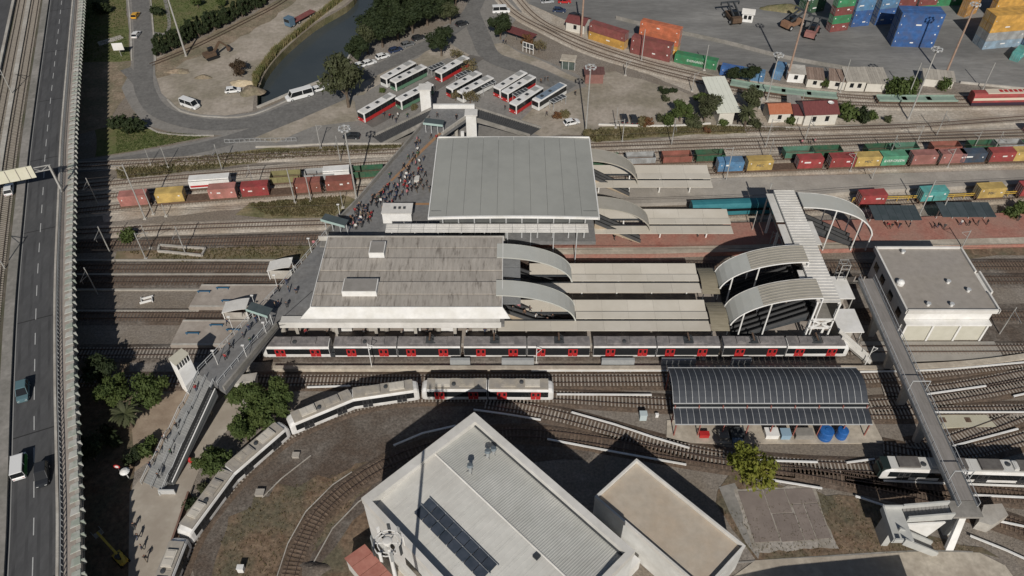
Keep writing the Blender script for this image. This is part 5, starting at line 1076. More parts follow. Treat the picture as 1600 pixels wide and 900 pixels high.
# dark shelters on the red platform
for (l, r_, y0, la) in [(1366, 1440, 346, 'dark green roofed shelter on the red platform'), (1472, 1556, 341, 'dark blue roofed shelter on the red platform beside hedge')]:
    a, b = P(l, y0, 3.2), P(r_, y0, 3.2); rr = thing('platform_shelter', la, 'shelter', ((a.x + b.x) / 2, a.y + 2, 1))
    for i in range(6):
        x0, x1 = a.x + (b.x - a.x) * i / 6, a.x + (b.x - a.x) * (i + 1) / 6 - .04; yy = a.y + (b.y - a.y) * i / 6
        mb = MB(); mb.hexa([(x0, yy, 3.5), (x1, yy, 3.5), (x1, yy + 4.6, 3.9), (x0, yy + 4.6, 3.9)], [(x0, yy, 3.65), (x1, yy, 3.65), (x1, yy + 4.6, 4.05), (x0, yy + 4.6, 4.05)]); mb.build('roof_sheet', M('slate_green', (.045, .06, .065), (.065, .08, .088), .5, .6, rand=.1), rr)
    for i in range(4): x = a.x + .5 + (b.x - a.x - 1) * i / 3; mb = MB(); mb.box(x - .1, x + .1, a.y + 2.6, a.y + 2.8, .98, 3.75); mb.build('post', steel_m, rr)
# yellow railing by the second container row
mb = MB(); pts = [P(1330, 318, 0), P(1470, 313, 0), P(1640, 305, 0)]
for a, b in zip(pts, pts[1:]):
    for z in (.7, 1.2): mb.bar(a + Vector((0, 0, z + .4)), b + Vector((0, 0, z + .4)), .14, .16)
    k = int((b - a).length / 2.5)
    for i in range(k): q = a.lerp(b, i / k); mb.box(q.x - .06, q.x + .06, q.y - .06, q.y + .06, -.02, 1.65)
tag(mb.build('yellow_railing', M('yellow_paint', (.5, .32, .05), (.56, .38, .09), 1)), 'long yellow railing between the goods track and platform shelters', 'railing')
# west-end stair enclosures between platforms and deck (pale curved roof)
for (x, y, la) in [(-53.6, 105.9, 'pale curved roof pod at the end of the sunken track'), (-47.5, 117.7, 'pale slab roof pod beside the footbridge edge')]:
    rr = thing('stair_pod', la, 'shelter', (x, y, 0))
    for i in range(6):
        t0, t1 = i / 6, (i + 1) / 6; f = lambda t: 2.6 + 1.2 * math.sin(t * 1.4)
        mb = MB(); mb.hexa([(x - 2.6 + 5 * t0, y - 1.5, f(t0) - .12), (x - 2.6 + 5 * t1, y - 1.5, f(t1) - .12), (x - 2.6 + 5 * t1, y + 1.5, f(t1) - .12), (x - 2.6 + 5 * t0, y + 1.5, f(t0) - .12)], [(x - 2.6 + 5 * t0, y - 1.5, f(t0)), (x - 2.6 + 5 * t1, y - 1.5, f(t1)), (x - 2.6 + 5 * t1, y + 1.5, f(t1)), (x - 2.6 + 5 * t0, y + 1.5, f(t0))]); mb.build('roof_panel', white_roof, rr)
    for dx in (-2.4, 2.2):
        for dy in (-1.3, 1.3): mb = MB(); mb.box(x + dx - .1, x + dx + .1, y + dy - .1, y + dy + .1, -.02, 2.7); mb.build('post', white_p, rr)
    mb = MB(); mb.box(x - 2.2, x + 2.4, y - 1.3, y - 1.2, .3, 2.5); mb.build('side_panel', conc, rr)
# ================================================================ METRO TRAINS
SECL = 11.35
def ring_loft(secs):
    """secs: list of (x, [(y,z)...]) same count -> closed loft"""
    mb = MB(); m = len(secs[0][1]); vs = [(x, y, z) for x, pr in secs for y, z in pr]
    fs = [(i*m + j, i*m + (j+1) % m, (i+1)*m + (j+1) % m, (i+1)*m + j) for i in range(len(secs) - 1) for j in range(m)]
    fs += [tuple(range(m - 1, -1, -1)), tuple((len(secs) - 1) * m + j for j in range(m))]
    mb.add(vs, fs); return mb
PROF = [(-1.24, .5), (-1.32, 1.1), (-1.33, 2.75), (-1.2, 3.15), (-.85, 3.42), (0, 3.48), (.85, 3.42), (1.2, 3.15), (1.33, 2.75), (1.32, 1.1), (1.24, .5)]
def pr_s(k, dz=0): return [(y * k, z if z < 1.2 else 1.1 + (z - 1.1) * (1 - dz)) for y, z in PROF]
def mesh_of(mb, name, mat, **k):
    o = mb.build(name, mat, **k); me = o.data; bpy.data.objects.remove(o); return me
metro_white = M('metro_white', (.68, .67, .655), (.75, .74, .725), .5, .45, c3=(.62, .6, .57), s3=.4)
metro_roof = M('metro_roof', (.33, .295, .245), (.42, .38, .32), 1.2, .7, c3=(.31, .285, .255), s3=.5)
metro_roof2 = M('metro_roof_grey', (.2, .185, .18), (.27, .25, .245), 1.2, .7, c3=(.16, .15, .15), s3=.5)
H2 = SECL / 2
me_mid = mesh_of(ring_loft([(-H2, PROF), (H2, PROF)]), 'section_body', metro_white, fixn=True)
me_nose = mesh_of(ring_loft([(-H2, PROF), (H2 - 1.0, PROF), (H2 - .3, pr_s(.95, .12)), (H2, pr_s(.85, .3))]), 'section_body', metro_white, fixn=True)
_m = MB()
for s in (-1, 1): _m.box(-H2 + .05, H2 - .9, s*1.345 - .02, s*1.345 + .02, 1.4, 2.78)
me_win = mesh_of(_m, 'window_band', black_glass)
_m = MB(); _m.hexa([(H2 - .33, -1.0, 1.6), (H2 - .02, -.9, 1.6), (H2 - .02, .9, 1.6), (H2 - .33, 1.0, 1.6)], [(H2 - .75, -1.0, 3.0), (H2 - .3, -.85, 2.75), (H2 - .3, .85, 2.75), (H2 - .75, 1.0, 3.0)]); me_ws = mesh_of(_m, 'windscreen', black_glass, fixn=True)
def door_me():
    _m = MB(); _m.box(-.85, -.03, -.025, .025, .75, 2.75); _m.box(.03, .85, -.025, .025, .75, 2.75); return mesh_of(_m, 'door', red_p)
me_door = door_me()
_m = MB(); _m.box(-.22, .22, -.035, .035, 1.7, 2.5); me_dwin = mesh_of(_m, 'door_window', black_glass)
_m = MB(); _m.box(-H2 + .1, H2 - .9, -1.14, 1.14, 3.28, 3.54)
for k in range(9): _m.box(-H2 + .6 + k * 1.05, -H2 + .68 + k * 1.05, -.9, .9, 3.54, 3.58)
me_rc = mesh_of(_m, 'roof_cover', metro_roof)
_m = MB(); _m.box(-1.3, 1.3, -.8, .8, 3.54, 3.86); _m.box(-1.1, -.2, -.6, .6, 3.86, 3.92); _m.box(.2, 1.1, -.6, .6, 3.86, 3.92); me_ru = mesh_of(_m, 'roof_unit', metro_roof)
_m = MB(); _m.lathe((0, 0, 3.54), [(.38, 0), (.36, .2), (.2, .26)], 10); me_fan = mesh_of(_m, 'roof_fan', dark_metal)
_m = MB(); _m.box(-1.3, 1.3, -1.1, 1.1, .3, .75)
for x in (-.9, .9):
    for y in (-.75, .75): _m.tube((x, y - .08, .66), (x, y + .08, .66), .38, .38, 10)
me_bog = mesh_of(_m, 'bogie', dark_metal)
_m = MB(); _m.box(-H2 + .1, H2 - .4, -1.15, 1.15, .48, .62); me_und = mesh_of(_m, 'underframe', dark_metal)
def sub(me, par, x=0, y=0, z=0, rz=0, mat=None, name=None):
    o = bpy.data.objects.new(name or me.name.split('.')[0], me); COL.objects.link(o); o.parent = par; o.location = (x, y, z); o.rotation_euler = (0, 0, rz)
    if mat: paint(o, mat)
    return o
_m = MB()
for s in (-1, 1): _m.box(-H2 + .02, H2 - .02, s*1.345 - .02, s*1.345 + .02, 1.05, 2.98)
me_win2 = mesh_of(_m, 'window_band', M('band_dark', (.02, .021, .023), rough=.25))
def section(root, a, b, nose, red, roof, swap=False, units=(1, 1)):
    d = b - a; L = d.length; ang = math.atan2(d.y, d.x) + (math.pi if swap else 0); c = (a + b) / 2; sx = (L - .25) / SECL
    bd = piece('car_section', me_nose if nose else me_mid, root, c, ang, (sx, 1, 1))
    sub(me_win2 if roof is metro_roof2 and not nose else me_win, bd); sub(me_und, bd); rc = sub(me_rc, bd, mat=roof)
    if not nose: rc.scale = (1.095, 1, 1); rc.location.x = .45
    if nose: sub(me_ws, bd)
    for x in (-3.3, 2.6):
        for s in (-1, 1):
            dr = sub(me_door, bd, x, s * 1.36, mat=red); 
            sub(me_dwin, bd, x - .43, s * 1.365); sub(me_dwin, bd, x + .43, s * 1.365)
    sub(me_ru, bd, -2.2, mat=roof)
    if units[1]: sub(me_ru, bd, 2.0, mat=M('unit_pale', (.5, .465, .4), (.56, .52, .46), 1, .6) if roof is metro_roof else roof)
    sub(me_fan, bd, .1, .25)
    sub(me_bog, bd, H2 - 2.4); sub(me_bog, bd, -H2 + .6)
def metro_car(label, path, d0, L, noses, red, roof, group=None):
    p0, pm, p1 = along(path, d0), along(path, d0 + L / 2), along(path, d0 + L)
    for p in (p0, pm, p1): p.z = .35
    root = thing('metro_car', label, 'train car', (pm.x, pm.y, 0), group)
    section(root, p0, pm, noses[0], red, roof, swap=True); section(root, pm, p1, noses[1], red, roof)
    dd = (p1 - p0).normalized(); mb = MB()
    mb.obox((pm.x, pm.y), 1.1, 2.3, .95, 3.5, math.atan2(dd.y, dd.x)); mb.build('gangway', M('bellows', (.05, .05, .052), (.075, .075, .078), 3, .9), root)
t1 = [Vector((-80, 96, 0)), Vector((70, 96.2, 0))]
for i in range(4):
    x1 = 62.4 - i * 23.95; metro_car(['eastern end car of the long red-doored station train', 'second car from the eastern end of the red-doored train', 'middle car of the long red-doored station train', 'fourth car from the eastern end of the red-doored train', 'car of the red-doored train partly under the footbridge'][i], t1, 80 + x1 - 23.5, 23.5, (False, i == 0), red_p, metro_roof2)
_r = thing('metro_car', 'end car of the red-doored train emerging from under the footbridge', 'train car', (-40, 96, 0)); section(_r, Vector((-46.4, 96.02, .35)), Vector((-33.6, 96.04, .35)), True, red_p, metro_roof2, swap=True)
for xp in (-14.5, 9.2, 33.0, 56.6, -2.7, 44.9):
    c = Vector((xp, 96.05, 4.2)); rr = thing('pantograph', 'dark roof current collector on the red-doored station train', 'pantograph', c, 'roof collectors of the station train'); mb = MB()
    for s in (-1, 1):
        mb.bar(c + Vector((-1.2, s * .5, .02)), c + Vector((.1, s * .55, .55)), .07, .07); mb.bar(c + Vector((.1, s * .55, .55)), c + Vector((-.6, s * .7, .95)), .06, .06)
    mb.build('arm', dark_metal, rr); mb = MB(); mb.box(c.x - .75, c.x - .45, c.y - .95, c.y + .95, c.z + .93, c.z + 1.0); mb.build('collector_bar', rust, rr)
    mb = MB(); mb.box(c.x - 1.4, c.x + .4, c.y - .8, c.y + .8, c.z - .07, c.z + .04); mb.build('base_frame', dark_metal, rr)
# white articulated consist on the curve: find the arc position of car joints from the survey
def near_d(path, q):
    best = (1e9, 0); acc = 0
    for a, b in zip(path, path[1:]):
        L = (b - a).length; t = max(0, min(1, (q - a).dot(b - a) / max(L * L, 1e-6))); e = (a.lerp(b, t) - q).length
        if e < best[0]: best = (e, acc + t * L)
        acc += L
    return best[1]
dk_door = M('dark_door', (.03, .03, .032))
flat = lambda v: Vector((v.x, v.y, 0))
dE = near_d(T2S, flat(P(866, 609, 3.6))); 
LAB = ['straight white car with red doors ahead of the curve', 'white articulated car bending where the curve begins', 'white articulated car bending beside the trees', 'white car running out beside the plaza wall']
for i in range(4):
    metro_car(LAB[i], T2S, dE - 23.4 * (i + 1) - .45 * i, 23.4, (True, True), red_p if i == 0 else dk_door, metro_roof)
# newer white train at right
t3 = [flat(P(1366, 726, 3.4)), flat(P(1640, 730, 3.4))]
t3 = PL([(1362, 742), (1480, 746), (1640, 751)])
metro_car('newer white train with dark nose parked below the narrow footbridge', t3, .4, 26.5, (True, False), dk_door, M('roof_white', (.55, .54, .51), (.6, .59, .56), 1, .5))
c = along(t3, 1.0); mb = MB(); mb.obox((c.x + .1, c.y), 1.6, 2.2, 1.3, 3.82, 0); mb.obox((c.x - .75, c.y), .4, 1.9, 1.2, 2.9, 0)
o_ = [o for o in bpy.data.objects if o.get('label', '').startswith('newer white train')][0]; mb.build('cab_mask', M('cab_green', (.02, .03, .028), rough=.3), o_)
for dx in (4.5, 12, 17.5, 23.5):
    c = along(t3, dx); mb = MB(); mb.obox((c.x, c.y), 3.4, 1.9, 3.87, 4.32, -.02); mb.build('roof_panel', M('roof_panel_dark', (.1, .09, .085), (.14, .13, .12), 1), o_)
# low grey boxes in front of the station train
for l, r_ in ((704, 735), (784, 834), (939, 990), (1032, 1085), (1141, 1171)):
    a, b = P(l, 567, .35), P(r_, 567, .35); mb = MB(); mb.box(a.x, b.x, 93.1, 93.7, -.02, 1.9)
    for k in range(5): x = a.x + (b.x - a.x) * (k + .5) / 5; mb.box(x - .04, x + .04, 93.04, 93.1, 0, 1.85)
    tag(mb.build('noise_panel', M('panel_grey', (.3, .31, .31), (.35, .36, .36), 1, .6)), 'grey ribbed panel standing in front of the red-doored train', 'panel', 'grey panels along the station train')
# ================================================================ CONTAINERS AND WAGONS
def cont_mesh(L, n):
    mb = MB(); Wd, Ht = 2.44, 2.6; pts = []
    for s in (-1, 1):
        row = []
        for i in range(n):
            x = -L/2 + .12 + (L - .24) * i / n; dx = (L - .24) / n
            for f, o in ((0, 0), (.3, 0), (.5, .05), (.8, .05)): row.append((x + dx * f, s * (Wd/2 - .06 + o * 1.0 - .0)))
        row.append((L/2 - .12, s * (Wd/2 - .06))); pts.append(row)
    for row, s in zip(pts, (-1, 1)):
        k = len(row); mb.add([(x, y, .12) for x, y in row] + [(x, y, Ht - .1) for x, y in row], [(i, i + 1, k + i + 1, k + i) for i in range(k - 1)])
    mb.box(-L/2, L/2, -Wd/2 + .05, Wd/2 - .05, Ht - .12, Ht - .02); mb.box(-L/2, L/2, -Wd/2 + .05, Wd/2 - .05, 0.02, .14)
    for x in (-L/2 + .07, L/2 - .07): mb.box(x - .05, x + .05, -Wd/2 + .06, Wd/2 - .06, .1, Ht - .1)
    return mb
def frame_mesh(L):
    mb = MB(); Wd, Ht = 2.44, 2.6
    for x in (-L/2, L/2 - .14):
        for y in (-Wd/2, Wd/2 - .14): mb.box(x, x + .14, y, y + .14, 0, Ht)
    for y in (-Wd/2, Wd/2 - .1):
        mb.box(-L/2 + .14, L/2 - .14, y, y + .1, Ht - .14, Ht - .005); mb.box(-L/2 + .14, L/2 - .14, y, y + .1, 0, .14)
    return mb
cm = {}
def col(name, c):
    g = sum(c) / 3; c = tuple(v * .86 + g * .14 for v in c)
    return M('paint_' + name, c, tuple(min(1, v * 1.3 + .015) for v in c), .9, .65, c3=tuple(v * .72 + k for v, k in zip(c, (.035, .025, .018))), s3=.6, speck=.14, sscale=1.2, rand=.1)
C = {k: col(k, v) for k, v in dict(red=(.3, .035, .035), maroon=(.2, .05, .045), salmon=(.42, .16, .13), pink=(.33, .13, .11), yellow=(.5, .34, .08), orange=(.52, .13, .045), gold=(.55, .29, .03), green=(.03, .22, .09), mint=(.07, .3, .17), teal=(.06, .3, .28), blue=(.02, .1, .3), sky=(.07, .2, .36), navy=(.04, .065, .1), grey=(.3, .31, .31), lblue=(.2, .29, .37), white=(.6, .6, .58), brown=(.26, .08, .055), dgreen=(.02, .09, .045), amber=(.4, .2, .04), sage=(.06, .17, .115), olive=(.2, .18, .07)).items()}
CPROTO = {}
for L, n in ((6.06, 20), (12.19, 40)):
    pr = proto('container'); bd = cont_mesh(L, n).build('body', C['red'], pr); frame_mesh(L).build('frame', C['red'], pr)
    for x in (-L/2 - .02, L/2 + .02):
        mb = MB()
        for y in (-.9, -.35, .35, .9): mb.tube((x, y, .2), (x, y, 2.4), .03, .03, 5)
        mb.build('door_bar', grey_metal, pr)
    CPROTO[L] = pr
TXT = {}
def lettering(root, s, size, m, x=0, L=6.06, z=1.3):
    if s not in TXT: me = text_mesh(s, size); me.materials.append(m); TXT[s] = me
    o = bpy.data.objects.new('lettering', TXT[s]); COL.objects.link(o); o.parent = root; o.location = (x, -1.24, z); o.rotation_euler = (R(90), 0, 0); paint(o, m) if o.material_slots else None
_m = MB(); _m.box(-.5, .5, -1.27, -1.235, 1.55, 1.95); me_mark = mesh_of(_m, 'lettering_block', white_p)
def container(pos, ang, color, L, label, group=None, text=None, mark=False):
    c = dup(CPROTO[L], pos, ang, label, 'container', group, {'body': C[color], 'frame': C[color]}, name='container')
    ORG[c] = Vector(pos)
    if text: lettering(c, text, .95 if L < 7 else 1.3, C['navy'] if color in ('yellow',) else white_p)
    if mark or text or True:
        r0 = random.Random(int(pos[0] * 7 + pos[1]))
        for x_, w_ in ((L / 2 - .9, .5), (-L / 2 + .7, .3)): o = bpy.data.objects.new('placard', me_mark); COL.objects.link(o); o.parent = c; o.location = (x_, 0, r0.uniform(.1, .4)); o.scale = (w_ * r0.uniform(.5, 1), 1, r0.uniform(.6, 1.0)) if r0.random() < .75 else (.2, 1, .5)
    if mark and not text: o = bpy.data.objects.new('lettering_block', me_mark); COL.objects.link(o); o.parent = c; o.location = (random.uniform(-1.5, 1.5), 0, 0); o.scale = (random.uniform(.7, 1.6), 1, random.uniform(.8, 1))
    return c
def wagon(pos, ang, L, label, group, kind='flat', color=None):
    rr = thing('goods_wagon', label, 'wagon', pos, group); rr.rotation_euler = (0, 0, ang)
    key = (kind, L)
    if key not in cm:
        f = MB(); f.box(-L/2, L/2, -1.3, 1.3, .95, 1.15)
        for y in (-1.25, 1.15): f.box(-L/2, L/2, y, y + .1, .7, 1.2)
        for x in (-L/2 - .3, L/2 + .05): f.box(x, x + .25, -.8, -.5, .8, 1.1); f.box(x, x + .25, .5, .8, .8, 1.1)
        b = MB()
        for x in (-L/2 + 1.4, L/2 - 1.4):
            b.box(x - .9, x + .9, -1.0, 1.0, .5, .8)
            for dx in (-.6, .6):
                for y in (-.72, .72): b.tube((x + dx, y - .06, .72), (x + dx, y + .06, .72), .42, .42, 10)
        g = MB()
        if kind == 'gondola':
            for y in (-1.35, 1.27): g.box(-L/2, L/2, y, y + .08, 1.15, 2.75)
            for x in (-L/2, L/2 - .08): g.box(x, x + .08, -1.27, 1.27, 1.15, 2.75)
            for k in range(6):
                for y in (-1.43, 1.35): x = -L/2 + .3 + k * (L - .7) / 5; g.box(x, x + .1, y, y + .08, 1.15, 2.7)
        cm[key] = (mesh_of(f, 'frame', rust), mesh_of(b, 'bogie', dark_metal), mesh_of(g, 'side_wall', C['dgreen']) if kind == 'gondola' else None)
    f, b, g = cm[key]
    sub(f, rr); sub(b, rr)
    if g: sub(g, rr, mat=C[color] if color else None)
    return rr
n3 = smooth_path([Vector((x, y, 0)) for x, y in N3], 2)
def on_path(path, px, py, z):
    X = P(px, py, z).x
    for a, b in zip(path, path[1:]):
        if a.x <= X <= b.x: t = (X - a.x) / (b.x - a.x); q = a.lerp(b, t); return q, math.atan2(b.y - a.y, b.x - a.x)
    return path[-1], 0
ROW1 = [(209, 322, 'salmon', 0, 'faded salmon container nearest the viaduct shadow'), (267, 315, 'yellow', 0, 'yellow container on the western goods train'), (350, 306, 'salmon', 1, 'salmon container behind the white tarpaulin wagon'), (401, 301, 'red', 1, 'bright dark red container beside an empty flat wagon'), (482, 296, 'brown', 0, 'brown container behind two bare poles'), (532, 291, 'brown', 1, 'brown container beside the footbridge with yellow mark'),
    (1141, 270, 'sky', 1, 'blue container beside the goods platform canopy'), (1187, 269, 'yellow', 'MSC', 'yellow container lettered MSC next to the blue one'), (1265, 265, 'red', 1, 'dark red container right of an empty flat wagon'), (1316, 264, 'red', 1, 'dark red container coupled ahead of a yellow one'), (1356, 263, 'yellow', 'MSC', 'yellow container lettered MSC between dark red and green'), (1396, 261, 'mint', 'EVERGREEN', 'bright green container lettered EVERGREEN on the goods train'),
    (1444, 260, 'pink', 0, 'dull pink container after the bright green one'), (1488, 258, 'pink', 0, 'short dull pink container behind rusty machinery'), (1520, 257, 'navy', 1, 'dark blue grey container on the goods train'), (1566, 256, 'red', 1, 'bright red container near the yellow tail container'), (1604, 255, 'yellow', 0, 'yellow container at the eastern tail of the goods train')]
for px, py, c_, tx, la in ROW1:
    q, a = on_path(n3, px, py, 1.2); container((q.x, q.y, 1.2), a, c_, 6.06, la, None, tx if isinstance(tx, str) else None, tx == 1)
    wagon((q.x, q.y, 0), a, 6.4, 'flat wagon under the ' + la, None)
for px, py in ((1228, 268), (440, 301), (305, 312)):
    q, a = on_path(n3, px, py, 1.2); wagon((q.x, q.y, 0), a, 6.4, 'empty flat wagon in the goods train', 'empty flat wagons')
n4 = smooth_path([Vector((x, y, 0)) for x, y in offs(N3, 4.6)], 2)
for px, py, c_, la in [(944, 252, 'dgreen', 'dark green open wagon by the hall corner'), (1000, 250, 'grey', 'mauve grey open wagon behind the mauve arched cover'), (1056, 247, 'brown', 'rusty open wagon behind the goods canopy'), (1108, 246, 'dgreen', 'green open wagon behind the blue container'), (1247, 245, 'sage', 'pale green open wagon behind dark red containers'), (1292, 243, 'dgreen', 'dark green open wagon beside the pale green one'), (1375, 241, 'dgreen', 'dark green open wagon in front of the bush'), (1412, 240, 'sage', 'green open wagon behind the bright green container'), (1478, 238, 'brown', 'rusty open wagon behind the dark blue container'), (1536, 236, 'dgreen', 'dark open wagon with green rim'), (1575, 234, 'grey', 'grey open wagon near the eastern end'), (575, 275, 'dgreen', 'green open wagon beside the footbridge'), (500, 278, 'grey', 'grey open wagon behind brown containers'), (446, 284, 'olive', 'ochre open wagon behind the bare pole')]:
    q, a = on_path(n4, px, py, 1.2); wagon((q.x, q.y, 0), a, 7.0, la, None, 'gondola', c_)
for px, py, c_, la in [(1605, 208, 'red', 'red container on the siding at the eastern edge'), (1598, 236, 'dgreen', 'dark green container behind the goods train tail')]:
    q = P(px, py, 0); container((q.x + 2, q.y, 0), R(4), c_, 6.06, la)
# white covered wagons behind the salmon container
for px, py, L, la in [(328, 292, 9.5, 'white covered wagon with red lettering band'), (526, 278, 6.5, 'white topped wagon behind the brown container')]:
    q, a = on_path(n4, px, py, 1.2); rr = wagon((q.x, q.y, 0), a, L, la, None)
    mb = MB(); mb.box(-L/2 + .2, L/2 - .2, -1.25, 1.25, 1.15, 3.2); mb.box(-L/2 + .2, L/2 - .2, -1.0, 1.0, 3.2, 3.4); o = mb.build('cover', white_p); o.parent = rr
    mb = MB(); mb.box(-L/2 + .4, L/2 - .4, -1.3, -1.255, 1.5, 2.0); o = mb.build('red_band', red_p); o.parent = rr
# second row near the platform shelters
n1 = smooth_path([Vector((x, y, 0)) for x, y in N1], 2)
for px, py, c_, tx, la in [(1357, 311, 'red', 1, 'dark red container behind the yellow railing'), (1452, 306, 'teal', 1, 'turquoise container behind the yellow railing'), (1541, 302, 'yellow', 'MSC', 'yellow container lettered MSC behind the yellow railing'), (1606, 298, 'red', 0, 'red container at the eastern end behind the yellow railing')]:
    q, a = on_path(n1, px, py, 1.2); container((q.x, q.y, 1.2), a, c_, 6.06, la, None, tx if isinstance(tx, str) else None, tx == 1); wagon((q.x, q.y, 0), a, 6.4, 'flat wagon under the ' + la, None)
# teal coach
q0, a = on_path(n1, 1080, 322, 0); q1, a1 = on_path(n1, 1200, 318, 0)
rr = thing('passenger_coach', 'teal roofed coach standing beside the goods platform canopy', 'coach', (q0 + q1) / 2)
L = (q1 - q0).length + 2; me = ring_loft([(-L/2, PROF), (L/2, PROF)]); o = me.build('body', M('teal_coach', (.03, .16, .19), (.045, .2, .23), .6, .5), fixn=True); o.parent = rr; rr.rotation_euler = (0, 0, a); o.location = (0, 0, .35)
mb = MB()
for s in (-1, 1): mb.box(-L/2 + .5, L/2 - .5, s * 1.345 - .02, s * 1.345 + .02, 2.0, 2.7)
o = mb.build('window_band', black_glass); o.parent = rr
for x in (-L/2 + 2, L/2 - 2): o = bpy.data.objects.new('bogie', me_bog); COL.objects.link(o); o.parent = rr; o.location = (x, 0, .3)
# pale green low wagons and red-white coach on the dock lines
dock = smooth_path(PL([(1000, 100), (1080, 121), (1160, 139), (1260, 153), (1400, 161), (1640, 159)]), 2)
for i, px in enumerate((1170, 1208, 1246, 1284, 1390, 1428, 1466)):
    q, a = on_path(dock, px, 150, 1.0); wagon((q.x, q.y, 0), a, 8.0, 'pale green low-sided wagon on the dock line', 'pale green dock wagons', 'flat'); 
    rr = [o for o in bpy.data.objects if o.get('group') == 'pale green dock wagons'][-1]; mb = MB()
    for y in (-1.35, 1.27): mb.box(-3.9, 3.9, y, y + .08, 1.15, 1.75)
    mb.box(-3.9, 3.9, -1.26, 1.26, 1.15, 1.3); o = mb.build('side_board', M('pale_green', (.2, .28, .23), (.26, .33, .28), .8)); o.parent = rr
a, b = P(1512, 163), P(1690, 160); d = b - a; L = d.length
rr = thing('railcar', 'red railcar with cream stripe and roof lettering at the eastern edge', 'railcar', (a + b) / 2); rr.rotation_euler = (0, 0, math.atan2(d.y, d.x))
o = ring_loft([(-L/2, PROF), (L/2, PROF)]).build('body', C['red'], fixn=True); o.parent = rr; o.location = (0, 0, .4)
mb = MB(); mb.box(-L/2 + .1, L/2 - .1, -1.38, -1.345, 1.5, 2.2); mb.box(-L/2 + 3.5, L/2 - .1, -1.15, 1.15, 3.3, 3.5); o = mb.build('cream_stripe', M('cream_stripe', (.6, .52, .42))); o.parent = rr; o.location = (0, 0, .4)
mb = MB(); mb.box(-L/2, L/2, -1.34, 1.34, .3, 1.2); o = mb.build('dark_skirt', M('skirt', (.04, .025, .04))); o.parent = rr
mb = MB()
for k in range(7): mb.box(-L/2 + 7 + k * 1.3, -L/2 + 7.9 + k * 1.3, -.5, .7, 3.88, 3.95)
o = mb.build('roof_mark', red_p); o.parent = rr
# port stacks: px edge of the front foot, colours from the bottom up
def stack(e0, e1, cols, L, group, desc, deep=0, text=None, mark=True):
    a, b = P(*e0), P(*e1); d = (b - a).normalized(); ang = math.atan2(d.y, d.x); nrm = Vector((-d.y, d.x, 0))
    for k, c_ in enumerate(cols):
        pos = a + d * L / 2 + nrm * (1.25 + deep * 2.6); pos.z = k * 2.61
        lv = ['bottom', 'second', 'third', 'fourth', 'fifth'][k] if len(cols) > 1 else 'single'
        container(pos, ang, c_, L, f'{c_n(c_)} container, {lv} level, {desc}', group, text if k == 0 and text else None, mark and k % 2 == 0 and not text)
def c_n(c): return {'gold': 'golden yellow', 'sky': 'light blue', 'lblue': 'pale blue', 'mint': 'bright green', 'dgreen': 'dark green', 'navy': 'dark blue', 'amber': 'ochre', 'brown': 'red brown'}.get(c, c)
stack((919, 61), (972, 78), ['gold', 'maroon'], 12.19, None, 'beside the maroon roofed hut')
stack((984, 83), (1046, 98), ['maroon', 'maroon'], 12.19, None, 'front of the red and orange pile')
stack((996, 72), (1054, 86), ['gold', 'orange', 'orange'], 12.19, None, 'back of the red and orange pile')
stack((1053, 97), (1118, 110), ['green'], 12.19, None, 'lettered EVERGREEN beside the dock line', text='EVERGREEN')
stack((1158, 124), (1180, 127), ['sky'], 6.06, None, 'beside two small trees at the dock line')
stack((1124, 117), (1150, 122), ['blue'], 6.06, None, 'behind two small trees at the dock line')
stack((1219, 126), (1226, 112), ['sky'], 6.06, None, 'standing end-on by the white hut')
for dp in range(2): stack((1392, 73), (1456, 75), ['blue'] * 4, 12.19, None, ['front', 'back'][dp] + ' row of the big blue stack', dp, mark=dp == 0)
stack((1296, 51), (1327, 47), ['maroon', 'green', 'maroon', 'green', 'maroon'], 6.06, None, 'striped stack beside the loader')
stack((1329, 43), (1358, 40), ['blue', 'blue', 'sky', 'sky'], 6.06, None, 'blue stack next to the striped stack')
stack((1366, 40), (1396, 37), ['blue', 'blue', 'sky', 'sky'], 6.06, None, 'second blue stack in the port')
for dp in range(2): stack((1262, 22), (1292, 16), ['dgreen', 'dgreen', 'green'], 6.06, None, ['front', 'back'][dp] + ' row of the green stack behind the loader', dp)
stack((1398, 24), (1428, 22), ['green', 'maroon', 'maroon'], 6.06, None, 'low stack behind the big blue stack'); stack((1430, 22), (1460, 20), ['green', 'maroon', 'green'], 6.06, None, 'mixed stack behind the big blue stack')
stack((1460, 10), (1520, 8), ['green', 'mint'], 12.19, None, 'bright green pair at the back of the port')
for dp in range(2): stack((1534, 78), (1600, 72), ['lblue', 'grey', 'gold', 'gold'], 12.19, None, ['front', 'back'][dp] + ' row of the yellow and grey stack', dp)
stack((1548, 30), (1612, 24), ['gold', 'gold', 'gold'], 12.19, None, 'yellow stack behind the grey one'); stack((1506, 28), (1538, 16), ['amber', 'amber', 'amber'], 6.06, None, 'ochre stack at the port mast')
stack((1590, 98), (1604, 84), ['teal'], 6.06, None, 'alone on the tarmac at the eastern edge')
stack((1600, 78), (1664, 72), ['sky', 'gold', 'gold'], 12.19, None, 'beyond the yellow and grey stack')
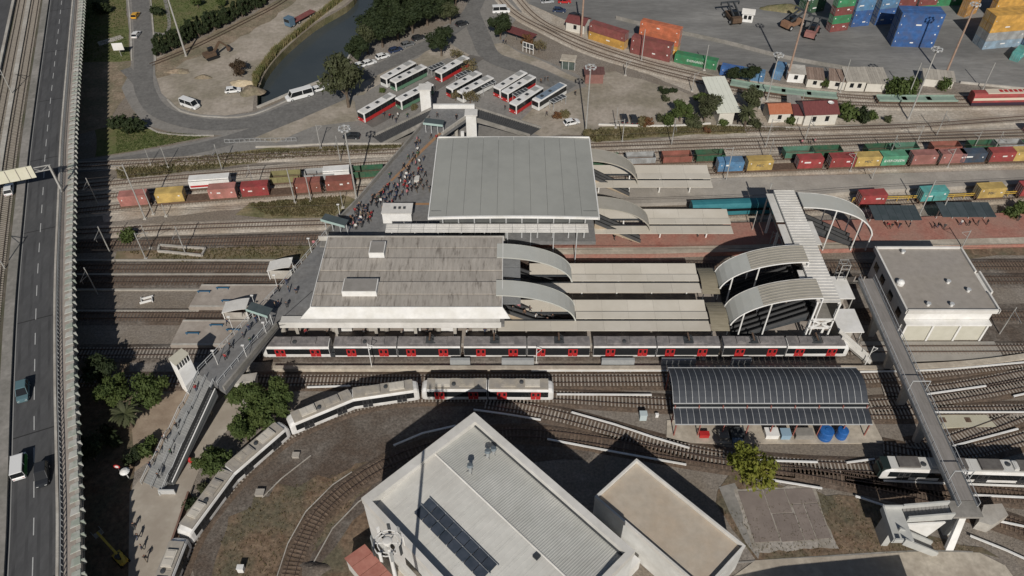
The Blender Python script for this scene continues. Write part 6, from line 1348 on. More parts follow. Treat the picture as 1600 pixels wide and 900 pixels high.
# ================================================================ ROAD VEHICLES
def wheel_set(root, xs, ys, r, w=.22):
    me = MB(); me.tube((0, -w/2, 0), (0, w/2, 0), r, r, 12); t = mesh_of(me, 'wheel', rubber)
    h = MB(); h.tube((0, -w/2 - .01, 0), (0, w/2 + .01, 0), r * .55, r * .55, 8); hm = mesh_of(h, 'hub', lt_metal)
    for x in xs:
        for y in ys: o = sub(t, root, x, y, r); sub(hm, o)
def car_proto(L=4.3, Wd=1.76, h=1.45, van=False):
    pr = proto('car'); w2 = Wd / 2; l2 = L / 2; b = .72 if not van else .95
    secs = [(-l2, [(-w2*.88, .38), (w2*.88, .38), (w2*.9, b*.9), (-w2*.9, b*.9)]), (-l2 + .25, [(-w2, .28), (w2, .28), (w2*.97, b + .12), (-w2*.97, b + .12)]), (0, [(-w2, .28), (w2, .28), (w2*.97, b + .18), (-w2*.97, b + .18)]), (l2 - .4, [(-w2, .28), (w2, .28), (w2*.95, b + .06), (-w2*.95, b + .06)]), (l2, [(-w2*.82, .36), (w2*.82, .36), (w2*.82, b - .1), (-w2*.82, b - .1)])]
    ring_loft(secs).build('body', metro_white, pr, fixn=True)
    x0, x1 = (-l2 + .15, l2 * .5) if not van else (-l2 + .05, l2 - .75)
    t0, t1 = (x0 + .45, x1 - .95) if not van else (x0 + .08, x1 - .55)
    k = .8 if not van else .9; bb = b + .13
    mb = MB(); mb.hexa([(x0, -w2*.95, bb), (x1, -w2*.93, bb), (x1, w2*.93, bb), (x0, w2*.95, bb)], [(t0, -w2*k, h - .06), (t1, -w2*k, h - .06), (t1, w2*k, h - .06), (t0, w2*k, h - .06)]); mb.build('cabin_glass', black_glass, pr, fixn=True)
    mb = MB(); mb.hexa([(t0 - .08, -w2*k - .02, h - .06), (t1 + .1, -w2*k - .02, h - .06), (t1 + .1, w2*k + .02, h - .06), (t0 - .08, w2*k + .02, h - .06)], [(t0 + .05, -w2*k*.92, h), (t1 - .05, -w2*k*.92, h), (t1 - .05, w2*k*.92, h), (t0 + .05, w2*k*.92, h)])
    for s in (-1, 1):
        mb.bar((t0 + .1, s*w2*k, h - .05), (x0 + .1, s*w2*.96, bb), .08, .08); mb.bar((t1, s*w2*k, h - .05), (x1 + .02, s*w2*.95, bb), .07, .07); mb.bar(((t0 + t1)/2, s*w2*k*1.01, h - .05), ((t0 + t1)/2, s*w2*.975, bb), .1, .06)
    mb.build('roof', metro_white, pr)
    for s in (-1, 1):
        mb = MB(); mb.box(l2 - .14, l2 - .02, s*w2*.62 - .16, s*w2*.62 + .16, b - .18, b - .06); mb.build('headlight', M('lamp_glass', (.7, .7, .66), rough=.2), pr)
        mb = MB(); mb.box(-l2 - .01, -l2 + .08, s*w2*.68 - .14, s*w2*.68 + .14, b*.7, b*.85); mb.build('tail_light', red_p, pr)
    wheel_set(pr, (-l2 * .6, l2 * .62), (-w2 + .1, w2 - .1), .31)
    return pr
CAR = car_proto(); VAN = car_proto(5.6, 2.0, 2.3, True); SUV = car_proto(4.5, 1.85, 1.7)
cp = {k: M('car_' + k, v, rough=.3, spec=.5) for k, v in dict(white=(.72, .72, .71), silver=(.4, .41, .42), dark=(.03, .032, .036), navy=(.03, .045, .09), yellow=(.65, .35, .04), red=(.45, .03, .03), teal=(.1, .17, .19), green=(.06, .25, .05), grey=(.15, .155, .16)).items()}
def car(px, ang, color, label, kind='car', z=0.05, group=None):
    q = P(*px, z + .5); pr = {'car': CAR, 'van': VAN, 'suv': SUV}[kind]
    return dup(pr, (q.x, q.y, z), R(ang), label, 'van' if kind == 'van' else 'car', group, {'body': cp[color], 'roof': cp[color]}, name={'car': 'car', 'van': 'van', 'suv': 'car'}[kind])
car((212, 24), 90, 'yellow', 'yellow taxi driving on the straight road by the lawn'); car((213, 54), 90, 'white', 'white car behind the yellow taxi')
car((297, 164), -28, 'white', 'white estate van parked at the bend of the earth lot', 'van'); car((364, 141), 12, 'white', 'white car parked on the earth lot'); car((468, 150), 210, 'white', 'white minibus driving along the canal', 'van').scale = (1.35, 1.1, 1.1)
car((497, 139), 30, 'white', 'white hatchback just behind the canal minibus'); car((518, 127), 30, 'silver', 'silver car beside the big canal tree')
for i, (x, y, c_, l) in enumerate([(563, 102, 'white', 'white car parked half under the canal trees'), (577, 98, 'white', 'white saloon parked beside the canal trees'), (598, 88, 'white', 'white hatchback parked in the canal road row'), (618, 78, 'navy', 'dark blue car parked in the canal road row'), (637, 69, 'grey', 'grey car parked in the canal road row'), (654, 59, 'dark', 'black car with red tail at the row end'), (722, 37, 'dark', 'dark car waiting near the junction')]): car((x, y), 33, c_, l)
car((783, 17), 5, 'white', 'white van crossing the upper junction', 'van'); car((874, 16), -8, 'navy', 'dark blue car parked above the dock line'); car((898, 24), 30, 'dark', 'dark car beside the brown dock mast'); car((882, 2), 0, 'red', 'red car at the port gate'); car((855, 2), 10, 'silver', 'silver car near the port gate')
car((893, 191), 20, 'white', 'white car parked on the bare ground by the terminal'); car((549, 213), 178, 'dark', 'black car on the terminal access road'); car((975, 185), 92, 'dark', 'dark car parked on the sandy plot beside post'); car((990, 186), 92, 'dark', 'dark car parked on the sandy plot beside shrub')
car((36, 612), 292, 'teal', 'blue grey car with pale roof on the viaduct', 'suv', VZ); car((31, 729), 112, 'white', 'white and green car on the viaduct', 'van', VZ).scale = (.85, .95, .85); car((66, 742), 292, 'dark', 'black car on the viaduct beside the white and green one', 'suv', VZ); car((14, 296), 112, 'white', 'white car under the viaduct sign gantry', 'car', VZ)
q = P(36, 729, VZ + .6); mb = MB(); mb.obox((q.x + .15, q.y), .0, .0, 0, 0)
o_ = [o for o in bpy.data.objects if o.get('label', '') == 'white and green car on the viaduct'][0]
mb = MB(); mb.box(-2.4, 2.2, -1.03, -1.0, .4, 1.15); mb.box(-2.2, 2.0, -1.02, -.85, 1.16, 1.4); gpart = mb.build('green_side', cp['green']); gpart.parent = o_
# buses
def bus_proto():
    pr = proto('bus'); mb = ring_loft([(-5.9, [(-1.2, .35), (1.2, .35), (1.24, 2.6), (1.1, 2.95), (-1.1, 2.95), (-1.24, 2.6)]), (-5.7, [(-1.25, .3), (1.25, .3), (1.25, 2.7), (1.12, 3.02), (-1.12, 3.02), (-1.25, 2.7)]), (5.7, [(-1.25, .3), (1.25, .3), (1.25, 2.7), (1.12, 3.02), (-1.12, 3.02), (-1.25, 2.7)]), (5.95, [(-1.15, .35), (1.15, .35), (1.15, 2.6), (1.05, 2.9), (-1.05, 2.9), (-1.15, 2.6)])])
    mb.build('body', metro_white, pr, fixn=True)
    mb = MB()
    for s in (-1, 1): mb.box(-5.6, 5.6, s*1.27 - .02, s*1.27 + .02, .32, 1.32)
    mb.box(5.93, 5.99, -1.14, 1.14, .35, 1.3); mb.box(-5.95, -5.89, -1.18, 1.18, .36, 1.3); mb.build('skirt', red_p, pr)
    mb = MB()
    for s in (-1, 1): mb.box(-5.75, 5.6, s*1.265 - .02, s*1.265 + .02, 1.3, 2.72)
    mb.build('window_band', black_glass, pr)
    mb = MB(); mb.box(5.9, 5.985, -1.08, 1.08, 1.32, 2.65); mb.build('windscreen', black_glass, pr)
    for k in range(5):
        x = -4.4 + k * 2.1
        for s in (-1, 1): mb = MB(); mb.box(x - .04, x + .04, s*1.29 - .02, s*1.29 + .02, 1.32, 2.7); mb.build('pillar', M('bus_pillar', (.06, .06, .062)), pr)
    for x in (-.2, 3.2): mb = MB(); mb.box(x - .5, x + .5, -.45, .45, 3.02, 3.14); mb.build('roof_hatch', dark_metal, pr)
    mb = MB(); mb.box(-4.6, -2.6, -.8, .8, 3.02, 3.22); mb.build('roof_unit', M('bus_unit', (.32, .32, .31)), pr)
    mb = MB()
    for x in (4.2, -.6): mb.box(x - .6, x + .6, -1.31, -1.285, .4, 2.5)
    mb.build('door', black_glass, pr)
    for s in (-1, 1): mb = MB(); mb.box(5.98, 6.02, s*.85 - .18, s*.85 + .18, .7, .9); mb.build('headlight', MATS['lamp_glass'], pr)
    wheel_set(pr, (-3.4, 3.3), (-1.1, 1.1), .5, .3)
    return pr
BUS = bus_proto()
bus_green = M('bus_green', (.1, .2, .13)); bus_blue = M('bus_blue', (.16, .21, .27), (.2, .25, .31), 1, .4); bus_w2 = M('bus_white_lo', (.6, .6, .58))
for f, r_, sk, bo, la in [((564, 175), (613, 147), red_p, None, 'red and white bus nearest the big canal tree'), ((601, 120), (643, 97), bus_w2, None, 'white bus with pale skirt, outer one of a parked pair'), ((615, 126), (661, 103), bus_green, None, 'white and green bus, inner one of a parked pair'), ((625, 154), (670, 131), bus_green, None, 'white and green bus behind the white lift tower'), ((686, 112), (727, 89), red_p, None, 'red and white bus standing alone at the upper bay'), ((703, 137), (747, 113), red_p, None, 'red and white bus beside the tree-hidden bus'), ((712, 148), (773, 116), bus_w2, None, 'white bus half hidden by a small bare tree'), ((777, 137), (818, 112), red_p, None, 'red and white bus left of the close pair in the east bays'), ((792, 142), (829, 120), red_p, None, 'red fronted bus right of the close pair in the east bays'), ((805, 160), (840, 137), red_p, None, 'short red bus next to the blue grey roofed one'), ((838, 156), (879, 131), bus_w2, bus_blue, 'blue grey roofed white coach at the eastern bay')]:
    a, b = P(*f, 3.0), P(*r_, 3.0); c = (a + b) / 2; d = a - b
    pt = {'skirt': sk}
    if bo: pt['roof_unit'] = bo
    o = dup(BUS, (c.x, c.y, .06), math.atan2(d.y, d.x), la, 'bus', None, pt, name='bus')
    if bo: mb = MB(); mb.box(-5.2, 4.6, -1.0, 1.0, 3.03, 3.1); q = mb.build('roof_cover', bo); q.parent = o
# bus shelters
for i, (x, y) in enumerate([(682, 103), (724, 115), (762, 131), (814, 144), (872, 154)]):
    c = P(x, y, 2.4); rr = thing('bus_shelter', 'small bus shelter with striped dark roof between the bays', 'shelter', (c.x, c.y, 0), 'bus bay shelters'); rr.rotation_euler = (0, 0, R(42))
    for k in range(4):
        mb = MB(); mb.box(-2.4 + k * 1.2, -1.35 + k * 1.2, -.8, .8, 2.4, 2.5); o = mb.build('roof_panel', dark_metal); o.parent = rr
    mb = MB()
    for k in range(5): mb.box(-2.5 + k * 1.2, -2.4 + k * 1.2, -.85, .85, 2.35, 2.55)
    mb.box(-2.5, 2.4, -.9, -.8, 2.35, 2.5); mb.box(-2.5, 2.4, .8, .9, 2.35, 2.5); o = mb.build('roof_frame', lt_metal); o.parent = rr
    mb = MB()
    for xx in (-2.3, 2.2):
        for yy in (-.75, .75): mb.box(xx - .05, xx + .05, yy - .05, yy + .05, 0, 2.36)
    o = mb.build('post', lt_metal); o.parent = rr
# truck with flatbed
q = P(450, 44); q2 = P(490, 22); d = (q - q2).normalized(); ang = math.atan2(d.y, d.x); c = (q + q2) / 2
rr = thing('flatbed_truck', 'blue cab truck with long maroon flatbed on the earth lot', 'truck', (c.x, c.y, .02)); rr.rotation_euler = (0, 0, ang); L = (q - q2).length
for nm, bx, m in [('cab', (L/2 - 2.2, L/2, -1.2, 1.2, .6, 3.1), M('cab_blue', (.1, .16, .22))), ('windscreen', (L/2 - .02, L/2 + .03, -1.05, 1.05, 1.8, 2.8), black_glass), ('flatbed', (-L/2, L/2 - 2.6, -1.2, 1.2, 1.1, 1.3), C['maroon']), ('chassis', (-L/2 + .5, L/2 - .4, -.5, .5, .7, 1.09), dark_metal)]:
    mb = MB(); mb.box(*bx); o = mb.build(nm, m); o.parent = rr
wheel_set(rr, (-L/2 + 1.2, -L/2 + 2.5, L/2 - 1.5, L/2 - 4), (-1.0, 1.0), .5, .35)
# excavators and port loaders
def excavator(px, ang, color, la, sc=1.0):
    q = P(*px); rr = thing('excavator', la, 'excavator', (q.x, q.y, .02)); rr.rotation_euler = (0, 0, R(ang)); rr.scale = (sc, sc, sc)
    for s in (-1, 1):
        mb = MB(); pts = [(-1.7, .1), (-1.95, .5), (-1.6, .9), (1.6, .9), (1.95, .5), (1.7, .1)]
        mb.add([(x, s*1.1 - .3, z) for x, z in pts] + [(x, s*1.1 + .3, z) for x, z in pts], [(0, 1, 2, 3, 4, 5), (11, 10, 9, 8, 7, 6)] + [(i, (i+1) % 6, 6 + (i+1) % 6, 6 + i) for i in range(6)]); o = mb.build('crawler', rubber, fixn=True); o.parent = rr
    mb = MB(); mb.box(-2.0, 1.3, -1.3, 1.3, 1.0, 1.9); mb.box(-.7, .7, -.7, .7, .8, 1.0); o = mb.build('house', color); o.parent = rr
    mb = MB(); mb.box(-.2, 1.3, .3, 1.3, 1.9, 2.9); o = mb.build('cab', black_glass); o.parent = rr
    mb = MB(); mb.bar((1.0, -.2, 1.7), (3.4, -.2, 4.2), .45, .6); o = mb.build('boom', color); o.parent = rr
    mb = MB(); mb.bar((3.4, -.2, 4.2), (5.4, -.2, 1.9), .35, .45); o = mb.build('arm', color); o.parent = rr
    mb = MB(); mb.hexa([(5.0, -.7, .7), (5.8, -.7, .9), (5.8, .3, .9), (5.0, .3, .7)], [(5.1, -.7, 2.0), (5.9, -.7, 1.8), (5.9, .3, 1.8), (5.1, .3, 2.0)]); o = mb.build('bucket', rust); o.parent = rr
exc_m = M('exc_brown', (.085, .055, .036), (.13, .085, .055), 2)
excavator((331, 91), 40, exc_m, 'dark excavator at the edge of the dirt bank')
mb = MB(); 
def loader(px, ang, color, la):
    q = P(*px); rr = thing('container_loader', la, 'loader', (q.x, q.y, .02)); rr.rotation_euler = (0, 0, R(ang))
    for nm, bx, m in [('chassis', (-3.6, 3.2, -1.3, 1.3, .9, 1.9), color), ('counterweight', (-4.2, -2.6, -1.5, 1.5, 1.0, 2.6), color), ('cab', (-1.6, .2, -.7, .7, 1.92, 3.6), black_glass)]:
        mb = MB(); mb.box(*bx); o = mb.build(nm, m); o.parent = rr
    mb = MB(); mb.bar((-2.8, -.95, 2.8), (3.2, -.95, 4.6), .4, .5); mb.bar((-2.8, .95, 2.8), (3.2, .95, 4.6), .4, .5); o = mb.build('boom', dark_metal); o.parent = rr
    mb = MB(); mb.box(3.0, 3.7, -3, 3, 4.3, 4.6); mb.box(3.0, 3.7, -3, -2.8, 3.6, 4.3); mb.box(3.0, 3.7, 2.8, 3, 3.6, 4.3); o = mb.build('spreader', dark_metal); o.parent = rr
    wheel_set(rr, (-2.8, 2.4), (-1.5, 1.5), .85, .6)
loader((1238, 42), 35, M('loader_orange', (.22, .12, .075), (.28, .16, .1), 2), 'orange container loader in front of the striped stack'); loader((1268, 55), 60, C['pink'], 'faded red container loader at the striped stack'); loader((1143, 32), 100, exc_m, 'rust orange loader beside the tiny white cabin')
# yellow barrier arm and objects in the viaduct shade
q0, q1 = P(158, 840, .8), P(188, 872, .8); rr = thing('yellow_lift', 'yellow boom lift parked in the viaduct shade', 'boom lift', ((q0 + q1) / 2).to_tuple())
ly = M('lift_yellow', (.5, .36, .05), (.58, .44, .1), 2)
d_ = (q0 - q1).normalized()
mb = MB(); mb.bar(Vector((q1.x, q1.y, 1.5)), Vector((q0.x, q0.y, 2.4)), .32, .4); mb.build('boom', ly, rr)
mb = MB(); a_ = q1 - d_ * 1.6; mb.bar(Vector((a_.x, a_.y, 1.2)), Vector((q1.x + .3, q1.y + .3, 1.9)), .4, .35); mb.build('lower_arm', ly, rr)
mb = MB(); mb.obox((q1.x, q1.y), 2.3, 1.3, .45, 1.15, math.atan2(d_.y, d_.x)); mb.build('chassis', ly, rr)
mb = MB(); mb.obox((q1.x, q1.y), .9, .9, 1.15, 1.75, math.atan2(d_.y, d_.x) + .5); mb.build('turret', dark_metal, rr)
mb = MB(); mb.obox((q0.x, q0.y), .9, 1.3, 1.9, 2.0, math.atan2(d_.y, d_.x))
for s_ in (-1, 1): c_ = q0 + Vector((-d_.y, d_.x, 0)) * s_ * .65; mb.obox((c_.x, c_.y), .9, .06, 2.0, 2.9, math.atan2(d_.y, d_.x))
mb.build('basket', grey_metal, rr)
for sx in (-.8, .8):
    for sy in (-.65, .65):
        c_ = q1 + d_ * sx + Vector((-d_.y, d_.x, 0)) * sy; mb = MB(); mb.obox((c_.x, c_.y), .75, .28, .02, .75, math.atan2(d_.y, d_.x)); mb.build('wheel', rubber, rr)
# ================================================================ POLES AND MASTS
def top_z(base, top):
    b = P(*base); lo, hi = 0.0, 60.0
    for _ in range(40):
        m = (lo + hi) / 2
        if P(*top, m).y > b.y: lo = m
        else: hi = m
    return b, lo
brown_mast = M('brown_mast', (.3, .2, .15), (.38, .27, .21), 1.2, .7)
def pole(base, top, label, arm=None, r=.13, mat=None, group=None, head=None):
    b, h = top_z(base, top); h = max(3.5, min(h, 34))
    rr = thing('catenary_pole' if arm else 'post', label, 'pole', b, group); m = mat or steel_m
    mb = MB(); mb.tube((b.x, b.y, -.05), (b.x, b.y, h), r, r * .75, 8); mb.build('shaft', m, rr)
    mb = MB(); mb.box(b.x - .35, b.x + .35, b.y - .35, b.y + .35, -.04, .25); mb.build('footing', conc, rr)
    if arm:
        mb = MB(); e = Vector((b.x + arm[0], b.y + arm[1], h - .6)); mb.bar((b.x, b.y, h - .3), e, .08, .08); mb.bar((b.x, b.y, h - 1.8), e - Vector((0, 0, .1)), .06, .06); mb.build('arm', m, rr)
    if head == 'flood':
        mb = MB(); n = 10
        for i in range(n):
            a0, a1 = 2*math.pi*i/n, 2*math.pi*(i+1)/n; mb.bar((b.x + 1.1*math.cos(a0), b.y + 1.1*math.sin(a0), h), (b.x + 1.1*math.cos(a1), b.y + 1.1*math.sin(a1), h), .1, .1)
        for i in range(3): mb.bar((b.x, b.y, h), (b.x + 1.1*math.cos(i*2.1), b.y + 1.1*math.sin(i*2.1), h), .08, .08)
        mb.build('ring', lt_metal, rr)
        for i in range(7): a = 2*math.pi*i/7; mb = MB(); mb.obox((b.x + 1.2*math.cos(a), b.y + 1.2*math.sin(a)), .3, .5, h - .35, h + .05, a); mb.build('floodlight', lt_metal, rr)
    return rr
CT = 'catenary poles of the goods lines'; LT = 'slender grey catenary pole between the goods tracks'
pole((227, 342), (190, 257), 'tall pale catenary pole with a side arm near the viaduct shadow', (-2.8, .4), .17)
pole((240, 335), (223, 294), 'short pale post beside the yellow container'); pole((260, 338), (253, 320), 'stub post in front of the yellow container', r=.1)
pole((228, 405), (208, 364), 'pale pole leaning into the brown earth strip', (2.4, .8)); pole((236, 388), (220, 352), 'lattice pole beside the inspection pit', r=.1)
pole((263, 262), (250, 230), 'slim signal mast above the western goods line', r=.1); pole((236, 258), (244, 232), 'second slim signal mast above the western goods line', r=.08)
pole((461, 317), (448, 264), 'pale pole standing in front of the empty flat wagon', r=.15); pole((486, 314), (476, 268), 'pale pole standing in front of a brown container', r=.15); pole((536, 325), (530, 300), 'short post in dry grass beside the footbridge', r=.1)
pole((501, 232), (493, 195), 'pole with crossarms at the terminal wall', (1.2, .6)); pole((557, 310), (533, 200), 'tall floodlight mast beside the footbridge', r=.22, head='flood')
pole((291, 88), (262, -20), 'tall grey lighting mast on the dirt bank by the hedge', r=.28, head='flood')
pole((915, 209), (920, 104), 'tall twin lighting mast behind the big hall roof', r=.2, head='flood'); pole((972, 222), (975, 186), 'catenary pole by the dry grass strip', (-2.4, .2)); pole((962, 200), (966, 168), 'bare post with long shadow on the sandy plot', r=.12)
pole((977, 118), (979, 96), 'catenary pole on the dock line by the bare ground', (1.5, 1.5)); pole((1081, 143), (1087, 114), 'catenary pole on the dock line by the garden trees', (1.5, 1.5)); pole((1002, 96), (1008, 46), 'pale pole in front of the red and orange pile', r=.15); pole((1100, 110), (1107, 70), 'pale pole in front of the green container', r=.15)
pole((1229, 126), (1262, -4), 'towering brown mast at the white hut', r=.3, mat=brown_mast, head='flood'); pole((1474, 124), (1524, 6), 'towering brown mast on the port edge', r=.3, mat=brown_mast, head='flood'); pole((908, 58), (910, -30), 'towering brown mast at the maroon roofed hut', r=.32, mat=brown_mast)
pole((1312, 145), (1331, 93), 'pale pole among the low sheds', r=.13); pole((1198, 158), (1213, 85), 'tall pale pole between the dock wagons', r=.17, head='flood'); pole((1186, 170), (1191, 142), 'green grey pole by the garden palm', r=.2); pole((1250, 171), (1259, 146), 'pale pole behind the maroon roofed cottage', r=.12)
pole((1418, 153), (1439, 98), 'pale pole beside the leafy bushes', r=.15); pole((1419, 187), (1463, 76), 'tall pale floodlight mast among the sidings', r=.22, head='flood'); pole((1535, 141), (1556, 98), 'pale pole behind the railcar', r=.15)
pole((1196, 230), (1208, 186), 'pole with arm below the orange tiled cottage', (2, .3)); pole((1133, 286), (1140, 230), 'pale pole beside the blue container', (-1.8, .2)); pole((1436, 337), (1461, 281), 'pale pole in front of the turquoise container', r=.15); pole((1466, 342), (1482, 308), 'pale pole between the platform shelters', r=.15); pole((1500, 392), (1513, 360), 'pole with crossarm at the plant building corner', (-1.6, .1))
pole((1187, 352), (1204, 287), 'thick pale pole beside the skybridge', r=.22); pole((1201, 386), (1208, 362), 'short pole with crossbar below the skybridge', (1, .1)); pole((1174, 364), (1169, 330), 'thin white pole at the end of the red platform canopy', r=.1)
for px, tp in [((1432, 225), (1446, 196)), ((1328, 268), (1336, 238)), ((1360, 285), (1368, 262)), ((1480, 262), (1494, 232)), ((1520, 235), (1533, 205))]: pole(px, tp, LT, (-1.6, .2), .11, group=CT)
for px, tp in [((582, 578), (578, 537)), ((838, 568), (838, 542)), ((1098, 561), (1104, 541)), ((1350, 573), (1367, 541))]: pole(px, tp, 'thin white post with a small lamp on the low wall before the station train', (.9, 0), .09, mat=white_p, group='white posts before the station train')
for k, (pth, z_, xs_) in enumerate([(N3, 5.6, (-95, -60, 62, 92, 118)), (offs(N3, 9.6), 5.6, (-70, -42, 40, 74, 108)), ([(-140, 122.0), (-40, 122.4)], 5.2, (-86, -70)), ([(-140, 109.6), (-66, 109.8)], 5.2, (-84,)), ([(70, 98.4), (130, 99.6)], 5.4, (94, 112))]):
    for x_ in xs_:
        for (xa, ya), (xb, yb) in zip(pth, pth[1:]):
            if xa <= x_ <= xb:
                y_ = ya + (yb - ya) * (x_ - xa) / (xb - xa) + 2.4; b = Vector((x_, y_, 0)); rr = thing('catenary_pole', 'slim steel catenary pole with bracket arm beside a track', 'pole', b, 'slim bracket poles beside the tracks')
                mb = MB(); mb.tube(b - Vector((0, 0, .05)), b + Vector((0, 0, 7.4)), .13, .1, 6); mb.build('shaft', steel_m, rr)
                mb = MB(); mb.bar(b + Vector((0, 0, 6.6)), b + Vector((0, -3.0, 6.3)), .07, .07); mb.bar(b + Vector((0, 0, 5.4)), b + Vector((0, -2.8, 6.2)), .06, .06); mb.bar(b + Vector((0, -2.4, 6.3)), b + Vector((0, -2.4, z_)), .04, .04); mb.build('arm', steel_m, rr)
wire_m = M('wire_copper', (.06, .05, .045))
for pth, z_, la in [(N1, 5.2, 'contact wire above the track of the teal coach'), (N3, 5.6, 'contact wire above the container train'), (offs(N3, 4.6), 5.6, 'contact wire above the empty green wagons'), (offs(N3, 9.6), 5.6, 'contact wire above the first empty siding'), ([(-140, 119.7), (0, 120), (140, 120.8)], 5.2, 'contact wire above the track at the cream platform edge')]:
    pts = smooth_path([Vector((x, y, z_)) for x, y in pth], 4); mb = MB(); mb.sweep(pts, [(-.025, -.025), (.025, -.025), (.025, .025), (-.025, .025)]); tag(mb.build('contact_wire', wire_m), la, 'wire')
# traffic signs
for px, la in [((190, 88), 'white road sign on a pole at the roadside lawn')]:
    b = P(*px); rr = thing('road_sign', la, 'sign', b); mb = MB(); mb.tube((b.x, b.y, -.05), (b.x, b.y, 3), .09); mb.build('post', steel_m, rr)
    mb = MB(); mb.obox((b.x, b.y - .12), 3.0, .08, 2.0, 4.2, R(8)); mb.build('panel', white_p, rr)
b = P(193, 745); rr = thing('round_sign', 'round red and white sign on a short pole in the viaduct shade', 'sign', b)
mb = MB(); mb.tube((b.x, b.y, -.05), (b.x, b.y, 3.0), .06); mb.build('post', white_p, rr)
mb = MB(); mb.tube((b.x, b.y - .08, 3.1), (b.x, b.y - .04, 3.1), .5, .5, 20); pn = mb.build('disc', red_p, rr); mb = MB(); mb.tube((b.x, b.y - .11, 3.1), (b.x, b.y - .085, 3.1), .3, .3, 20); mb.build('disc_centre', white_p, pn)
c = P(299, 722); mb = MB(); mb.lathe((c.x, c.y, .02), [(.3, 0), (.42, .5), (.3, 1.0), (.1, 1.25)], 10); tag(mb.build('red_bin', red_p), 'small red bin standing on the plaza by the escalator', 'bin')
c = P(202, 748); mb = MB(); mb.tube((c.x, c.y, .02), (c.x, c.y, 2.2), .08); mb.lathe((c.x, c.y, 2.2), [(.8, 0), (.55, .25), (.1, .4)], 12); tag(mb.build('parasol', white_p), 'small white parasol at the foot of the stairs', 'parasol')
# small boxes in the yard
for px, w_, h_, la, m in [((1004, 654), 1.2, 1.5, 'pale blue cabinet between the yard tracks', M('cab_pale', (.45, .52, .53))), ((1026, 651), .5, .7, 'small white marker beside the pale blue cabinet', white_p), ((463, 713), 1.1, .5, 'pale concrete cover on the gravel', conc), ((407, 772), 1.3, .6, 'pale concrete pit cover with dark side in the gravel', conc), ((378, 892), .9, 1.2, 'white marker post in brown soil', white_p), ((482, 665), .0, 0, '', conc)]:
    if not la: continue
    c = P(*px); mb = MB(); mb.box(c.x - w_/2, c.x + w_/2, c.y - w_*.4, c.y + w_*.4, -.03, h_); mb.box(c.x - w_/2 - .06, c.x + w_/2 + .06, c.y - w_*.45, c.y + w_*.45, h_, h_ + .08); tag(mb.build('cabinet' if h_ > 1 else 'pit_cover', m), la, 'cabinet' if h_ > 1 else 'cover')
c = P(235, 432); c = P(228, 473)
rr = thing('scrap_frame', 'white scrap frame lying between the western tracks', 'frame', c); mb = MB(); mb.obox((c.x, c.y), 2.2, .15, .02, .5, .4); mb.obox((c.x, c.y + 1.2), 2.2, .15, .02, .5, .4); mb.obox((c.x - 1, c.y + .5), .15, 1.3, .02, .5, .4); mb.obox((c.x + 1.1, c.y + .7), .15, 1.3, .02, .5, .4); mb.build('frame', white_p, rr)
# fence along the bus access road
mb = MB(); pts = PL([(352, 224), (400, 222), (465, 221)])
for a, b in zip(pts, pts[1:]):
    k = int((b - a).length / 2.2)
    for i in range(k):
        p, q = a.lerp(b, i / k), a.lerp(b, (i + .9) / k)
        for z in (.2, 1.1): mb.bar(p + Vector((0, 0, z)), q + Vector((0, 0, z)), .06, .06)
        for t in (0, .5, 1): r_ = p.lerp(q, t); mb.box(r_.x - .03, r_.x + .03, r_.y - .03, r_.y + .03, -.02, 1.15)
tag(mb.build('barrier_fence', lt_metal), 'row of metal crowd barriers along the access road', 'fence')
# plaza wall and rust track edge beside running train
mb = MB(); pts = PL([(298, 775), (280, 830), (262, 880), (250, 920)])
for a, b in zip(pts, pts[1:]): mb.bar(a + Vector((0, 0, .7)), b + Vector((0, 0, .7)), .3, 1.5)
tag(mb.build('plaza_wall', M('brown_fence', (.17, .1, .08), (.22, .14, .11), 2)), 'low brown wall between plaza and curved track', 'wall')
def mound(px, rx, ry, h, la, m, seed):
    c = P(*px); rnd = random.Random(seed); mb = MB(); n = 18; k = 6; vs = [(c.x, c.y, h)]
    for j in range(1, k + 1):
        for i in range(n):
            a = 2*math.pi*i/n; r = j / k * (1 + .18 * math.sin(3 * a + seed) + rnd.uniform(-.06, .06)); z = h * (1 - (j / k) ** 1.5) + (rnd.uniform(-.12, .12) * h if j < k else -.05)
            vs.append((c.x + rx * r * math.cos(a), c.y + ry * r * math.sin(a), z))
    fs = [(0, 1 + i, 1 + (i + 1) % n) for i in range(n)] + [(1 + j*n + i, 1 + (j+1)*n + i, 1 + (j+1)*n + (i+1) % n, 1 + j*n + (i+1) % n) for j in range(k - 1) for i in range(n)]
    mb.add(vs, fs); tag(mb.build('earth_mound', m, smooth=True, fixn=True), la, 'mound')
pale_sand = M('pale_sand', (.42, .34, .22), (.5, .42, .3), .8, .95, .4, 3, speck=.15)
mound((380, 131), 4.2, 1.6, 1.2, 'long pale sand bank beside the white car on the earth lot', pale_sand, 1); mound((394, 143), 3.4, 3.0, 1.5, 'brown earth mound at the canal tip', soil, 2); mound((318, 121), 2.6, 1.2, .8, 'low dirt heap near the dark excavator', soil, 3); mound((278, 112), 4, 1.5, .9, 'dirt bank along the straight road', soil, 4); mound((1224, 14), 7, 3, 1.5, 'grassy rubble bank behind the loaders', dry_grass, 5); mound((606, 818), 1.6, 1.4, .6, 'reddish soil heap at the workshop corner', soil_red, 6); mound((490, 890), 2.6, 1.5, .7, 'dark gravel heap beside the curved track', ballast_dk, 7)
